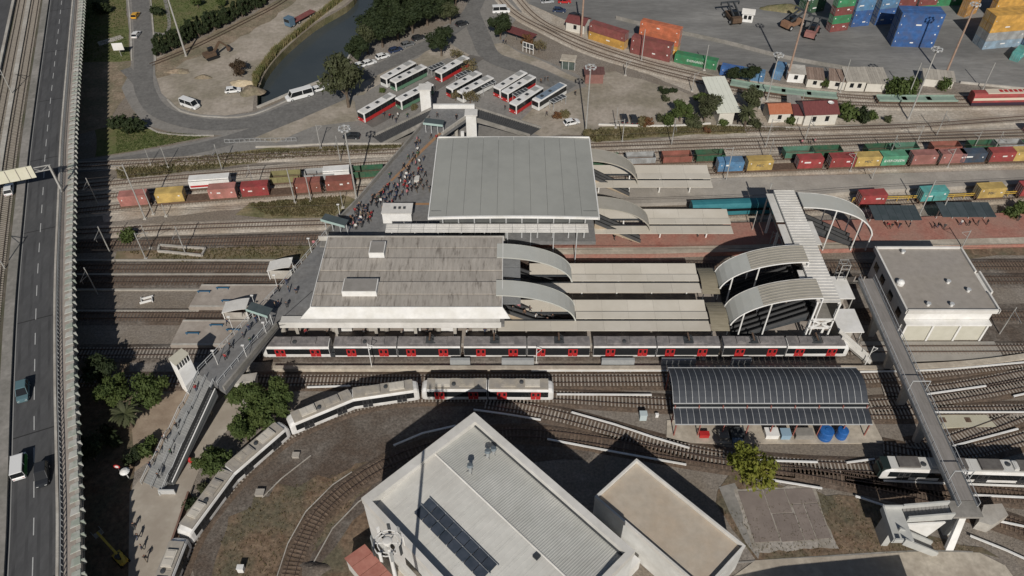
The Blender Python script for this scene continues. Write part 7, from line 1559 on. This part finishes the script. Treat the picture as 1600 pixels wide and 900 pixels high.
# ================================================================ TREES
def leaf_mat(name, a, b, c):
    m = M(name, a, b, 1.1, .7, c3=c, s3=.35, spec=.25)
    n = m.node_tree.nodes; L = m.node_tree.links; bs = n['Principled BSDF']
    tr = n.new('ShaderNodeBsdfTranslucent'); tr.inputs[0].default_value = (*[min(1, v * 1.4) for v in b], 1); mx = n.new('ShaderNodeMixShader'); mx.inputs[0].default_value = .22
    out = n['Material Output']; L.new(bs.outputs[0], mx.inputs[1]); L.new(tr.outputs[0], mx.inputs[2]); L.new(mx.outputs[0], out.inputs[0]); return m
lf = {'green': leaf_mat('leaf_green', (.058, .082, .022), (.1, .128, .038), (.07, .1, .03)), 'dark': leaf_mat('leaf_dark', (.02, .032, .014), (.04, .055, .022), (.03, .042, .015)), 'olive': leaf_mat('leaf_olive', (.055, .065, .03), (.09, .1, .045), (.07, .075, .04)), 'lime': leaf_mat('leaf_lime', (.14, .145, .022), (.22, .215, .04), (.16, .18, .03)), 'russet': leaf_mat('leaf_russet', (.13, .055, .03), (.19, .1, .05), (.16, .09, .03)), 'tan': leaf_mat('leaf_tan', (.15, .12, .06), (.22, .18, .1), (.12, .11, .05)), 'reed': leaf_mat('leaf_reed', (.22, .18, .085), (.3, .25, .13), (.15, .16, .06))}
bark = M('bark', (.1, .075, .055), (.16, .125, .095), 3, .9)
def crown_mesh(seed, n, lobes, leaf, name='crown', shell=.55):
    rnd = random.Random(seed); mb = MB()
    for _ in range(n):
        cx, cy, cz, rx, ry, rz = rnd.choice(lobes)
        while True:
            x, y, z = (rnd.uniform(-1, 1) for _ in range(3)); r = math.sqrt(x*x + y*y + z*z)
            if 0.02 < r <= 1: break
        k = (shell + (1 - shell) * rnd.random()) / r if rnd.random() < .85 else 1
        k *= 1 + .34 * math.sin(7 * x / r + seed) * math.cos(6 * y / r + 2 * z / r)
        p = Vector((cx + x*k*rx, cy + y*k*ry, cz + z*k*rz))
        nn = Vector((x + rnd.uniform(-.9, .9), y + rnd.uniform(-.9, .9), z + rnd.uniform(-.5, 1.1))).normalized(); t = nn.orthogonal().normalized(); b = nn.cross(t); s = leaf * rnd.uniform(.6, 1.5); a = rnd.uniform(0, 6.28)
        t, b = t * math.cos(a) + b * math.sin(a), b * math.cos(a) - t * math.sin(a)
        mb.add([p - t*s, p - b*s*.55, p + t*s + nn*s*.25, p + b*s*.55], [(0, 1, 2, 3)])
    return mb
def tree_proto(seed, h, w, kind, n=2600, leaf=.28, lob=9, base=.3):
    rnd = random.Random(seed); pr = proto('tree'); lobes = []
    for i in range(lob):
        a = 2*math.pi*i/lob + rnd.uniform(-.4, .4); r = w * rnd.uniform(.22, .42); zz = h * rnd.uniform(base + .15, .88); s = w * rnd.uniform(.13, .28)
        lobes.append((r*math.cos(a), r*math.sin(a), zz, s, s, s * rnd.uniform(.7, 1.1)))
    lobes.append((w*.05, 0, h * .8, w*.2, w*.18, h*.2)); lobes.append((0, w*.04, h * .52, w*.28, w*.26, h*.18))
    crown_mesh(seed, n, lobes, leaf).build('crown', lf[kind], pr)
    mb = MB(); mb.tube((0, 0, -.1), (0, 0, h*.45), w*.045, w*.028, 7); mb.tube((0, 0, h*.45), (.1, .1, h*.75), w*.028, w*.01, 6)
    for l in lobes[:lob]: mb.tube((0, 0, h*base*rnd.uniform(.8, 1.2)), (l[0]*.8, l[1]*.8, l[2]*.95), w*.02, w*.008, 5)
    mb.build('trunk', bark, pr); return pr
def palm_proto():
    pr = proto('palm'); mb = MB(); rnd = random.Random(3); mb.tube((0, 0, -.1), (.1, 0, 4.2), .3, .22, 8); mb.build('trunk', bark, pr); mb = MB()
    for i in range(46):
        a = i * 2.4; el = rnd.uniform(-.3, 1.2); L = rnd.uniform(2.0, 2.8); prev = Vector((.1, 0, 4.2)); d = Vector((math.cos(a)*math.cos(el), math.sin(a)*math.cos(el), math.sin(el)))
        sd = Vector((-math.sin(a), math.cos(a), 0))
        for k in range(6):
            d = (d + Vector((0, 0, -.22))).normalized(); q = prev + d * L / 6; w_ = .34 * math.sin((k + 1) / 6.5 * math.pi) + .08
            for s in (-1, 1): mb.add([prev, q, q + sd*s*w_ + d*.15 - Vector((0, 0, .12)), prev + sd*s*w_*.9 - Vector((0, 0, .1))], [(0, 1, 2, 3)])
            prev = q
    mb.build('fronds', lf['olive'], pr); return pr
def bush_proto(seed, kind, h=2.0, w=2.4, n=700, leaf=.2):
    pr = proto('bush'); rnd = random.Random(seed); lobes = [(rnd.uniform(-.3, .3)*w, rnd.uniform(-.3, .3)*w, h*rnd.uniform(.35, .6), w*.3, w*.3, h*.42) for _ in range(4)]
    crown_mesh(seed, n, lobes, leaf, shell=.4).build('foliage', lf[kind], pr); mb = MB()
    for i in range(4): mb.tube((0, 0, -.08), (lobes[i][0], lobes[i][1], lobes[i][2]), .06, .03, 5)
    mb.build('stem', bark, pr); return pr
TG = tree_proto(1, 7, 6.5, 'green', 4200, .26); TG2 = tree_proto(2, 6, 6, 'green', 3800, .26); TD = tree_proto(3, 10, 8, 'dark', 4200, .36); TD2 = tree_proto(4, 9, 7.5, 'dark', 3800, .36, base=.2); TO = tree_proto(5, 9, 6.5, 'olive', 4000, .3, base=.25); TL = tree_proto(6, 6, 5.4, 'lime', 1900, .22); TT = tree_proto(8, 5, 4.6, 'tan', 700, .2); TR = tree_proto(9, 3.4, 3.4, 'russet', 900, .2, base=.15); TC = tree_proto(10, 5, 2.2, 'dark', 1500, .22, lob=5, base=.02)
lf['brown'] = leaf_mat('leaf_brown', (.05, .03, .018), (.1, .065, .04), (.07, .05, .03)); TBR = tree_proto(12, 4.6, 4.6, 'brown', 1600, .22, base=.2)
PALM = palm_proto(); BG = bush_proto(1, 'green'); BO = bush_proto(2, 'olive'); BT = bush_proto(3, 'tan'); BD = bush_proto(4, 'dark'); BR_ = bush_proto(5, 'russet')
def jitter(sc):
    return (sc * random.uniform(.88, 1.14), sc * random.uniform(.88, 1.14), sc * random.uniform(.85, 1.15))
def plant(pr, px, label, sc=1.0, group=None, name='tree', z=0, rz=None, cat='tree'):
    q = P(*px, z); return dup(pr, (q.x, q.y, z), random.uniform(0, 6.28) if rz is None else rz, label, cat, group, None, jitter(sc), name)
# px = foot of the trunk on the ground
for pr, px, la, sc in [(TG, (186, 632), 'round green tree at the viaduct shadow edge', .92), (TG2, (246, 630), 'round green tree left of the lift house', 1.02), (TG, (394, 634), 'pale green tree below the footbridge pier', .95), (TG, (440, 642), 'green tree behind the curved train beside the low wall', 1.0), (TG2, (410, 668), 'dense green tree inside the train curve', 1.05), (TG, (388, 690), 'green tree close to the white train flank', .75), (TG2, (338, 736), 'small round tree on the plaza edge', .85), (TL, (1163, 758), 'yellow green tree beside the concrete slab', 1.35),
     (TO, (545, 168), 'tall olive green tree on the canal road', 1.55), (TD, (690, 88), 'dark tree at the bus terminal entry', .92), (TD2, (782, 62), 'round dark tree beside the maroon stand', .75)]: plant(pr, px, la, sc)
for px, sc in [((575, 84), .9), ((598, 74), 1.0), ((622, 62), 1.0), ((645, 52), 1.05), ((588, 58), 1.0), ((612, 42), 1.1), ((640, 30), 1.1), ((668, 40), 1.0), ((690, 24), 1.0), ((628, 12), 1.1), ((660, 6), 1.1), ((605, 22), 1.0), ((690, -2), 1.0), ((712, 10), .9), ((640, -14), 1.1), ((672, -20), 1.1), ((560, 100), .8), ((704, 38), .8)]:
    plant(random.choice((TD, TD2, TD, TO)), px, 'dark canal-side tree in the dense grove', sc, 'trees of the canal grove')
hed = smooth_path(PL([(244, 88), (268, 80), (310, 58), (360, 36), (412, 8), (430, -10)]), 1.0)
for q, a in walk(hed, 1.5): dup(TC, (q.x + random.uniform(-.5, .5), q.y + random.uniform(-.5, .5), 0), random.uniform(0, 6), 'dark conifer in the hedge between lawn and dirt strip', 'tree', 'conifer hedge', None, random.uniform(.85, 1.3), 'conifer')
for q, a in walk(hed, 1.9, 1): dup(TC, (q.x - 1.0, q.y + 2.6, 0), random.uniform(0, 6), 'dark conifer in the hedge between lawn and dirt strip', 'tree', 'conifer hedge', None, random.uniform(.75, 1.2), 'conifer')
for pr, px, la, sc, nm, ct in [(BD, (205, 205), 'dark spreading shrub on the lawn wedge', 2.4, 'bush', 'bush'), (BD, (188, 200), 'dark shrub beside the spreading one on the lawn wedge', 1.8, 'bush', 'bush'), (BD, (160, 20), 'dark shrub on the roadside lawn', 2.2, 'bush', 'bush'), (BD, (248, 24), 'dark shrub by the curved footpath', 1.8, 'bush', 'bush'), (TG, (310, 12), 'young tree on the lawn behind the hedge', .5, 'tree', 'tree'), (TG2, (348, 10), 'second young tree on the lawn behind the hedge', .5, 'tree', 'tree'),
     (PALM, (207, 668), 'broad palm between the stairs and round trees', 1.0, 'palm', 'palm'), (PALM, (1163, 200), 'palm beside the pale metal roofed shed', 1.05, 'palm', 'palm'),
     (TG, (1062, 190), 'round green tree on the sandy plot', .78, 'tree', 'tree'), (TO, (1100, 190), 'olive tree against the pale shed', .9, 'tree', 'tree'), (TG2, (1096, 165), 'small tree at the pale shed corner', .7, 'tree', 'tree'), (TR, (1010, 196), 'russet leaved shrub by the white low wall', .9, 'bush', 'bush'), (BT, (1000, 197), 'olive brown shrub beside the russet one', 1.4, 'bush', 'bush'), (BG, (1040, 195), 'green shrub on the white low wall', 1.7, 'bush', 'bush'), (BO, (1030, 190), 'olive shrub by the white low wall', 1.0, 'bush', 'bush'), (BO, (1080, 197), 'olive shrub below the round green tree', 1.8, 'bush', 'bush'), (BD, (1036, 146), 'dark shrub at the dock line edge', 1.1, 'bush', 'bush'), (BD, (1052, 145), 'small dark shrub at the dock line edge', .8, 'bush', 'bush'), (BO, (1038, 158), 'sparse shrub on the sandy plot', .9, 'bush', 'bush'),
     (TD2, (1146, 128), 'small dark tree before the blue containers', .5, 'tree', 'tree'), (TD, (1170, 130), 'larger dark tree before the blue containers', .52, 'tree', 'tree'), (TG, (1286, 138), 'small tree between the rusty roofed sheds', .4, 'tree', 'tree'), (BG, (1388, 148), 'leafy green bush left of the pale pole', 2.7, 'bush', 'bush'), (BG, (1405, 148), 'leafy green bush at the pale pole', 2.3, 'bush', 'bush'), (BG, (1418, 146), 'tall leafy bush right of the pale pole', 2.0, 'bush', 'bush'), (BG, (1468, 138), 'round bush at the port edge mast', 1.7, 'bush', 'bush'), (BG, (1325, 190), 'bright bush beside the maroon roofed cottage', 2.3, 'bush', 'bush'), (BD, (1345, 188), 'dark bush beside the bright one by the cottage', 1.7, 'bush', 'bush'), (BG, (1362, 188), 'low bush at the end of the cottage garden', 1.2, 'bush', 'bush'), (BO, (1385, 190), 'lone shrub in the siding gravel', .9, 'bush', 'bush'), (BG, (1234, 192), 'bush before the porch', 1.1, 'bush', 'bush'), (BG, (1132, 198), 'bush before the pale shed wall', 1.1, 'bush', 'bush'), (BO, (1180, 198), 'olive bush beside the garden palm', 1.3, 'bush', 'bush'), (TO, (1172, 178), 'grey olive tree behind the garden palm', .8, 'tree', 'tree'),
     (TT, (735, 118), 'bare tan tree behind the lone bus', .9, 'tree', 'tree'), (TT, (715, 96), 'sparse tree at the terminal verge', .85, 'tree', 'tree'), (TT, (735, 162), 'tan tree in front of the hidden bus', .9, 'tree', 'tree'), (TT, (712, 158), 'small tan tree beside the red bus front', .7, 'tree', 'tree'), (TT, (842, 82), 'golden brown tree beside the letter board', .95, 'tree', 'tree'), (TR, (824, 72), 'russet tree behind the letter board', 1.1, 'tree', 'tree'), (BT, (880, 182), 'dry shrub beside the parked white car', 1.2, 'bush', 'bush'), (TR, (870, 186), 'reddish shrub beside the parked white car', .7, 'bush', 'bush'), (BT, (645, 172), 'dry shrub behind the terminal buses', .9, 'bush', 'bush'), (BG, (600, 145), 'low green shrub between the buses', .8, 'bush', 'bush'), (TBR, (374, 117), 'dark brown autumn tree on the open earth lot', .95, 'tree', 'tree'), (BT, (940, 218), 'golden shrub by the hall roof corner', 1.8, 'bush', 'bush'), (BT, (925, 216), 'dry shrub by the hall roof corner', 1.5, 'bush', 'bush'), (BR_, (1105, 207), 'reddish dry shrub by the sidings', .8, 'bush', 'bush'),
     (BD, (212, 718), 'dark hedge clump beside the stairs', 1.4, 'bush', 'bush'), (BG, (228, 706), 'green hedge clump beside the stairs', 1.2, 'bush', 'bush'), (BG, (242, 692), 'upper green hedge clump beside the stairs', 1.1, 'bush', 'bush'), (BD, (300, 790), 'dark shrub on the plaza wall', .9, 'bush', 'bush'), (BO, (320, 765), 'olive shrub on the plaza wall', .8, 'bush', 'bush'), (BG, (196, 377), 'green bush at the viaduct shadow among tracks', 1.6, 'bush', 'bush'), (BG, (1588, 335), 'green hedge beside the dark blue shelter', 1.8, 'bush', 'bush'), (BG, (1575, 338), 'green hedge clump beside the dark blue shelter', 1.4, 'bush', 'bush'), (TD, (150, 720), 'dark tree standing in the viaduct shade', .6, 'tree', 'tree'), (TD2, (165, 600), 'dark tree hidden at the viaduct shade edge', .7, 'tree', 'tree'), (BD, (175, 690), 'dark shrub in the viaduct shade', 1.6, 'bush', 'bush')]:
    plant(pr, px, la, sc, None, nm, cat=ct)
# reeds on the canal bank, weeds in the dirt: stuff
def scatter(name, polys, n, mat, h, w, seed, label=None, cat=None, up=1.0):
    rnd = random.Random(seed); mb = MB()
    for poly in polys:
        pts = PL(poly); xs = [p.x for p in pts]; ys = [p.y for p in pts]; c = 0; tries = 0
        while c < n and tries < n * 30:
            tries += 1; x, y = rnd.uniform(min(xs), max(xs)), rnd.uniform(min(ys), max(ys)); ins = False; j = len(pts) - 1
            for i in range(len(pts)):
                if (pts[i].y > y) != (pts[j].y > y) and x < (pts[j].x - pts[i].x) * (y - pts[i].y) / (pts[j].y - pts[i].y) + pts[i].x: ins = not ins
                j = i
            if not ins: continue
            c += 1
            for k in range(4):
                a = rnd.uniform(0, 6.28); hh = h * rnd.uniform(.4, 1.2); ox, oy = rnd.uniform(-w, w), rnd.uniform(-w, w); tx, ty = rnd.uniform(-.4, .4) * hh, rnd.uniform(-.4, .4) * hh; ww = w * rnd.uniform(.4, .9)
                mb.add([(x + ox - ww*math.cos(a), y + oy - ww*math.sin(a), 0), (x + ox + ww*math.cos(a), y + oy + ww*math.sin(a), 0), (x + ox + tx, y + oy + ty, hh)], [(0, 1, 2)])
    o = mb.build(name, mat, kind='stuff'); return o
scatter('reeds', [[(548, -10), (488, 36), (438, 78), (408, 116), (399, 140), (397, 122), (429, 80), (478, 42), (540, -10)]], 3200, lf['reed'], 1.6, .3, 1)
scatter('weeds', [[(388, 318), (540, 306), (520, 340), (420, 338)]], 1500, lf['tan'], .5, .2, 2)
scatter('weeds', [[(180, 264), (352, 240), (520, 230), (640, 227), (600, 238), (430, 250), (190, 282)]], 2600, lf['tan'], .6, .2, 3)
scatter('weeds', [[(925, 204), (1120, 197), (1240, 200), (1240, 206), (1050, 210), (930, 222)]], 1600, lf['tan'], .6, .2, 4)
scatter('weeds', [[(190, 394), (470, 380), (480, 400), (280, 410)]], 900, lf['tan'], .4, .18, 5)
scatter('weeds', [[(335, 930), (345, 830), (420, 770), (600, 722), (540, 800), (440, 930)]], 900, lf['tan'], .3, .12, 6)
scatter('weeds', [[(1130, 800), (1300, 775), (1400, 795), (1400, 830), (1530, 858), (1180, 872)]], 900, lf['tan'], .3, .12, 7)
scatter('grass_tufts', [[(182, 205), (240, 206), (330, 212), (262, 226), (182, 240)], [(130, 0), (196, 0), (202, 95), (130, 98)], [(236, 0), (420, 0), (310, 52), (244, 82)]], 1500, lf['green'], .3, .15, 8)
def pebbles(poly, n, s, mat, seed, name):
    rnd = random.Random(seed); mb = MB(); pts = PL(poly); xs = [p.x for p in pts]; ys = [p.y for p in pts]
    for _ in range(n):
        x, y = rnd.uniform(min(xs), max(xs)), rnd.uniform(min(ys), max(ys)); ins = False; j = len(pts) - 1
        for i in range(len(pts)):
            if (pts[i].y > y) != (pts[j].y > y) and x < (pts[j].x - pts[i].x) * (y - pts[i].y) / (pts[j].y - pts[i].y) + pts[i].x: ins = not ins
            j = i
        if ins:
            r = s * rnd.uniform(.4, 1.4); mb.add([(x - r, y - r*.6, 0), (x + r, y - r*.7, 0), (x + r*.7, y + r, 0), (x - r*.8, y + r*.7, 0), (x, y, r * 1.1)], [(0, 1, 4), (1, 2, 4), (2, 3, 4), (3, 0, 4)])
    mb.build(name, mat, kind='stuff')
pebbles([(310, 900), (332, 800), (470, 680), (660, 626), (880, 640), (640, 745), (480, 900)], 7000, .07, M('pebble', (.15, .127, .108), (.22, .19, .165), 2, .9), 1, 'gravel')
pebbles([(870, 600), (1040, 600), (1040, 640), (1130, 700), (1400, 700), (1600, 600), (1600, 900), (1300, 770), (1000, 720)], 9000, .07, MATS['pebble'], 2, 'gravel')
pebbles([(180, 410), (520, 400), (300, 560), (180, 560)], 4000, .07, MATS['pebble'], 3, 'gravel')
pebbles([(1300, 790), (1305, 775), (1400, 795), (1400, 830), (1530, 858), (1320, 866)], 500, .13, M('clod', (.2, .155, .115), (.28, .22, .165), 2, .9), 4, 'gravel')
pebbles([(330, 930), (345, 830), (420, 770), (600, 722), (540, 800), (440, 930)], 900, .1, MATS['clod'], 5, 'gravel')
# ================================================================ PEOPLE
skin = M('skin', (.35, .2, .14)); hair = M('hair', (.02, .015, .012))
def person_mesh(stride, arm):
    v = [(0, 0, .95), (0, 0, 1.18), (0, 0, 1.4), (0, 0, 1.5), (0, .02, 1.66), (.1, .0, .9), (.11, stride*.5, .5), (.11, stride*.75 - .12*abs(stride), .09), (.11, stride*.75 + .12, .05), (-.1, 0, .9), (-.11, -stride*.3, .5), (-.11, -stride*.9, .11), (-.11, -stride*.9 + .2, .05), (.19, 0, 1.4), (.25, -arm*.5, 1.14), (.25, -arm*.3 + .1, .88), (.25, -arm*.3 + .14, .8), (-.19, 0, 1.4), (-.25, arm*.5, 1.14), (-.25, arm*.6 + .1, .88), (-.25, arm*.6 + .14, .8)]
    e = [(0, 1), (1, 2), (2, 3), (3, 4), (0, 5), (5, 6), (6, 7), (7, 8), (0, 9), (9, 10), (10, 11), (11, 12), (2, 13), (13, 14), (14, 15), (15, 16), (2, 17), (17, 18), (18, 19), (19, 20)]
    rad = [.15, .15, .16, .06, .115, .1, .075, .05, .045, .1, .075, .05, .045, .07, .055, .042, .045, .07, .055, .042, .045]
    me = bpy.data.meshes.new('person'); me.from_pydata(v, e, []); o = bpy.data.objects.new('person', me); COL.objects.link(o)
    sk = o.modifiers.new('skin', 'SKIN'); 
    for i, s in enumerate(me.skin_vertices[0].data): s.radius = (rad[i], rad[i] * (.75 if i in (0, 1, 2) else 1)); s.use_root = i == 0
    ss = o.modifiers.new('sub', 'SUBSURF'); ss.levels = 1
    bpy.context.view_layer.update()
    m2 = bpy.data.meshes.new_from_object(o.evaluated_get(bpy.context.evaluated_depsgraph_get())); bpy.data.objects.remove(o)
    m2.materials.clear()
    for m in (skin, white_p, dark_metal, hair): m2.materials.append(m)
    for p in m2.polygons:
        z = p.center.z; x = abs(p.center.x)
        p.material_index = 3 if z > 1.68 or (z > 1.58 and p.center.y < 0) else 0 if z > 1.46 or (x > .2 and z < .92) else 1 if z > .93 else 2 if z > .1 else 3
        p.use_smooth = True
    m2.name = 'person'; return m2
PM = [person_mesh(.45, .3), person_mesh(.25, .15), person_mesh(.05, .05)]
tops = {'black': (.02, .02, .022), 'dark grey': (.06, .06, .065), 'navy': (.025, .035, .07), 'red': (.27, .03, .035), 'white': (.65, .65, .63), 'pink': (.5, .2, .22), 'brown': (.13, .08, .05), 'green': (.05, .1, .06), 'beige': (.36, .29, .2)}
tm = {k: M('top_' + k.replace(' ', '_'), v, rough=.9) for k, v in tops.items()}; trs = [M('trousers_%d' % i, c, rough=.9) for i, c in enumerate([(.02, .02, .025), (.04, .055, .1), (.06, .06, .06), (.15, .12, .09)])]
def person(q, where, group, top=None):
    o = bpy.data.objects.new('person', random.choice(PM)); COL.objects.link(o); o.location = q; o.rotation_euler = (0, 0, random.uniform(0, 6.28)); k = random.uniform(.96, 1.07); o.scale = (k * 1.05, k * 1.05, k)
    top = top or random.choice(['black'] * 5 + ['dark grey'] * 4 + ['navy'] * 3 + ['white'] * 2 + ['red', 'brown', 'green', 'beige', 'pink'])
    paint(o, tm[top], 1); paint(o, random.choice(trs), 2); tag(o, f'person in {top} top {where}', 'person', group)
G1 = 'people crossing the footbridge deck'
Z1 = [(415, 310), (430, 330), (405, 345), (418, 385), (385, 420), (418, 415), (352, 440), (460, 445), (405, 480), (440, 510), (355, 515), (350, 535), (425, 525), (445, 535), (300, 555), (385, 560), (222, 565), (350, 600), (330, 615), (210, 640), (185, 660), (345, 650), (375, 660), (440, 610), (455, 650), (410, 665), (500, 660), (230, 690), (270, 690), (290, 720), (150, 720), (190, 740), (105, 720), (240, 750), (240, 775), (172, 800), (345, 685), (60, 790), (75, 850), (510, 290), (550, 300), (265, 660), (395, 585), (320, 640), (362, 575), (150, 700), (205, 655), (555, 140), (690, 155)]
RED = {(425, 525), (210, 640), (345, 650), (330, 615)}
for x, y in Z1:
    q = P(560 + x / 4.5, 150 + (y + 12) / 4.5, DZ); person((q.x, q.y, DZ), 'walking on the broad footbridge deck', G1, 'red' if (x, y) in RED else None)
for x, y in [(1020, 565), (1045, 580), (990, 560), (1010, 610), (1060, 620), (1035, 640), (1075, 640), (985, 600), (960, 680), (940, 700), (1000, 665), (955, 655), (925, 690), (1090, 500), (1140, 490), (1160, 460), (680, 820)]:
    q = P(340 + x / 4.5, 200 + (y + 12) / 4.5, DZ); person((q.x, q.y, DZ), 'queueing by the ticket gate on the deck', 'people queueing at the deck gate')
for x, y in [(600, 545), (680, 560), (720, 510), (590, 640), (555, 715), (570, 470), (770, 450), (780, 415), (905, 350), (985, 350), (1050, 250), (1000, 240), (985, 185), (930, 235), (730, 600), (930, 340)]:
    q = P(230 + x / 4.5, 400 + (y + 14) / 4.5, DZ); person((q.x, q.y, DZ), 'walking on the deck near the top of the stairs', 'people near the top of the stairs')
for x, y in [(395, 440), (375, 470), (430, 470), (320, 500), (420, 555), (340, 560), (365, 620), (300, 610), (280, 640), (250, 640), (310, 690), (180, 690), (260, 725), (215, 705), (400, 640), (425, 630), (330, 585), (290, 590), (160, 745), (210, 770), (125, 740), (130, 770), (90, 760), (470, 560), (480, 620)]:
    q = P(560 + x / 4.5, 150 + (y + 12) / 4.5, DZ); person((q.x, q.y, DZ), 'walking on the broad footbridge deck', G1)
for x, y in [(1000, 545), (970, 590), (1050, 600), (1030, 600), (980, 640), (1010, 645), (1060, 655), (1085, 610), (940, 640), (975, 700), (1015, 690)]:
    q = P(340 + x / 4.5, 200 + (y + 12) / 4.5, DZ); person((q.x, q.y, DZ), 'queueing by the ticket gate on the deck', 'people queueing at the deck gate')
def stair_z(q):
    best = min(((flat(lp(t / 60, .5)) - flat(q)).length, t / 60) for t in range(61)); t = best[1]; z = DZ
    for t0, t1, k in segs:
        if k == 0: continue
        n_ = max(0, min(k, math.ceil((t - t0) / (t1 - t0) * k))); z -= rise * n_
    return z + .02
for x, y in [(525, 560), (480, 670), (560, 655), (430, 750), (760, 210), (500, 835), (545, 560), (620, 480)]:
    z = 3.0
    for _ in range(6): q = P(140 + x / 4.5, 560 + (y + 15) / 4.5, z); z = stair_z(q)
    t_ = min(((flat(lp(t / 60, s)) - flat(q)).length, t / 60, s) for t in range(61) for s in (.15, .3, .7, .85)); q = lp(t_[1], t_[2]); person((q.x, q.y, stair_z(q)), 'on the stone stairs', 'people on the stone stairs')
for x, y in [(180, 150), (222, 160), (265, 188), (345, 155), (280, 152), (240, 165)]: q = P(560 + x / 4.5, 150 + y / 4.5, 0); person((q.x, q.y, .06), 'standing beside the parked buses', 'people at the bus terminal')
for x, y in [(965, 380), (990, 380), (600, 50), (620, 55), (615, 630), (980, 685), (1230, 505), (930, 400)]: q = P(680 + x / 5.625, 60 + y / 5.625, 0); person((q.x, q.y, .06), 'walking across the terminal tarmac', 'people on the terminal tarmac')
for x, y in [(1386, 356), (1392, 357), (1404, 356), (1420, 355), (1458, 357), (1464, 356), (1474, 358), (1500, 352), (1512, 353), (1526, 352), (1541, 351), (1590, 345), (1284, 358), (905, 378), (960, 375), (985, 377), (1090, 370), (1120, 366)]: q = P(x, y, 1.0); person((q.x, q.y, 1.0), 'waiting on the red-paved platform', 'people on the red platform')
for x in (-40, -36, -29, -21, -17, -9, -6): person((x + random.random(), 99.9 + random.uniform(0, .5), 1.0), 'waiting on the near metro platform under the ledge', 'people under the hall ledge')
for i in range(9):
    t = .12 + i * .095; person((10.2 - 11.4 * t, 102.0 + (.65 if i % 2 else -.6), 1.1 + 5.4 * t + .25), 'riding the crowded escalator', 'people riding the near escalator')
for i in range(4): q = P(212 + i * 6, 825 + i * 17, 0); person((q.x, q.y, .06), 'walking on the plaza', 'people on the plaza')
for x, y in [(1265, 232), (1252, 231), (1272, 229)]: q = P(x, y - 5, 0); person((q.x, q.y, .03), 'walking along the sidings below the cottages', 'people on the sidings')
drop_protos()
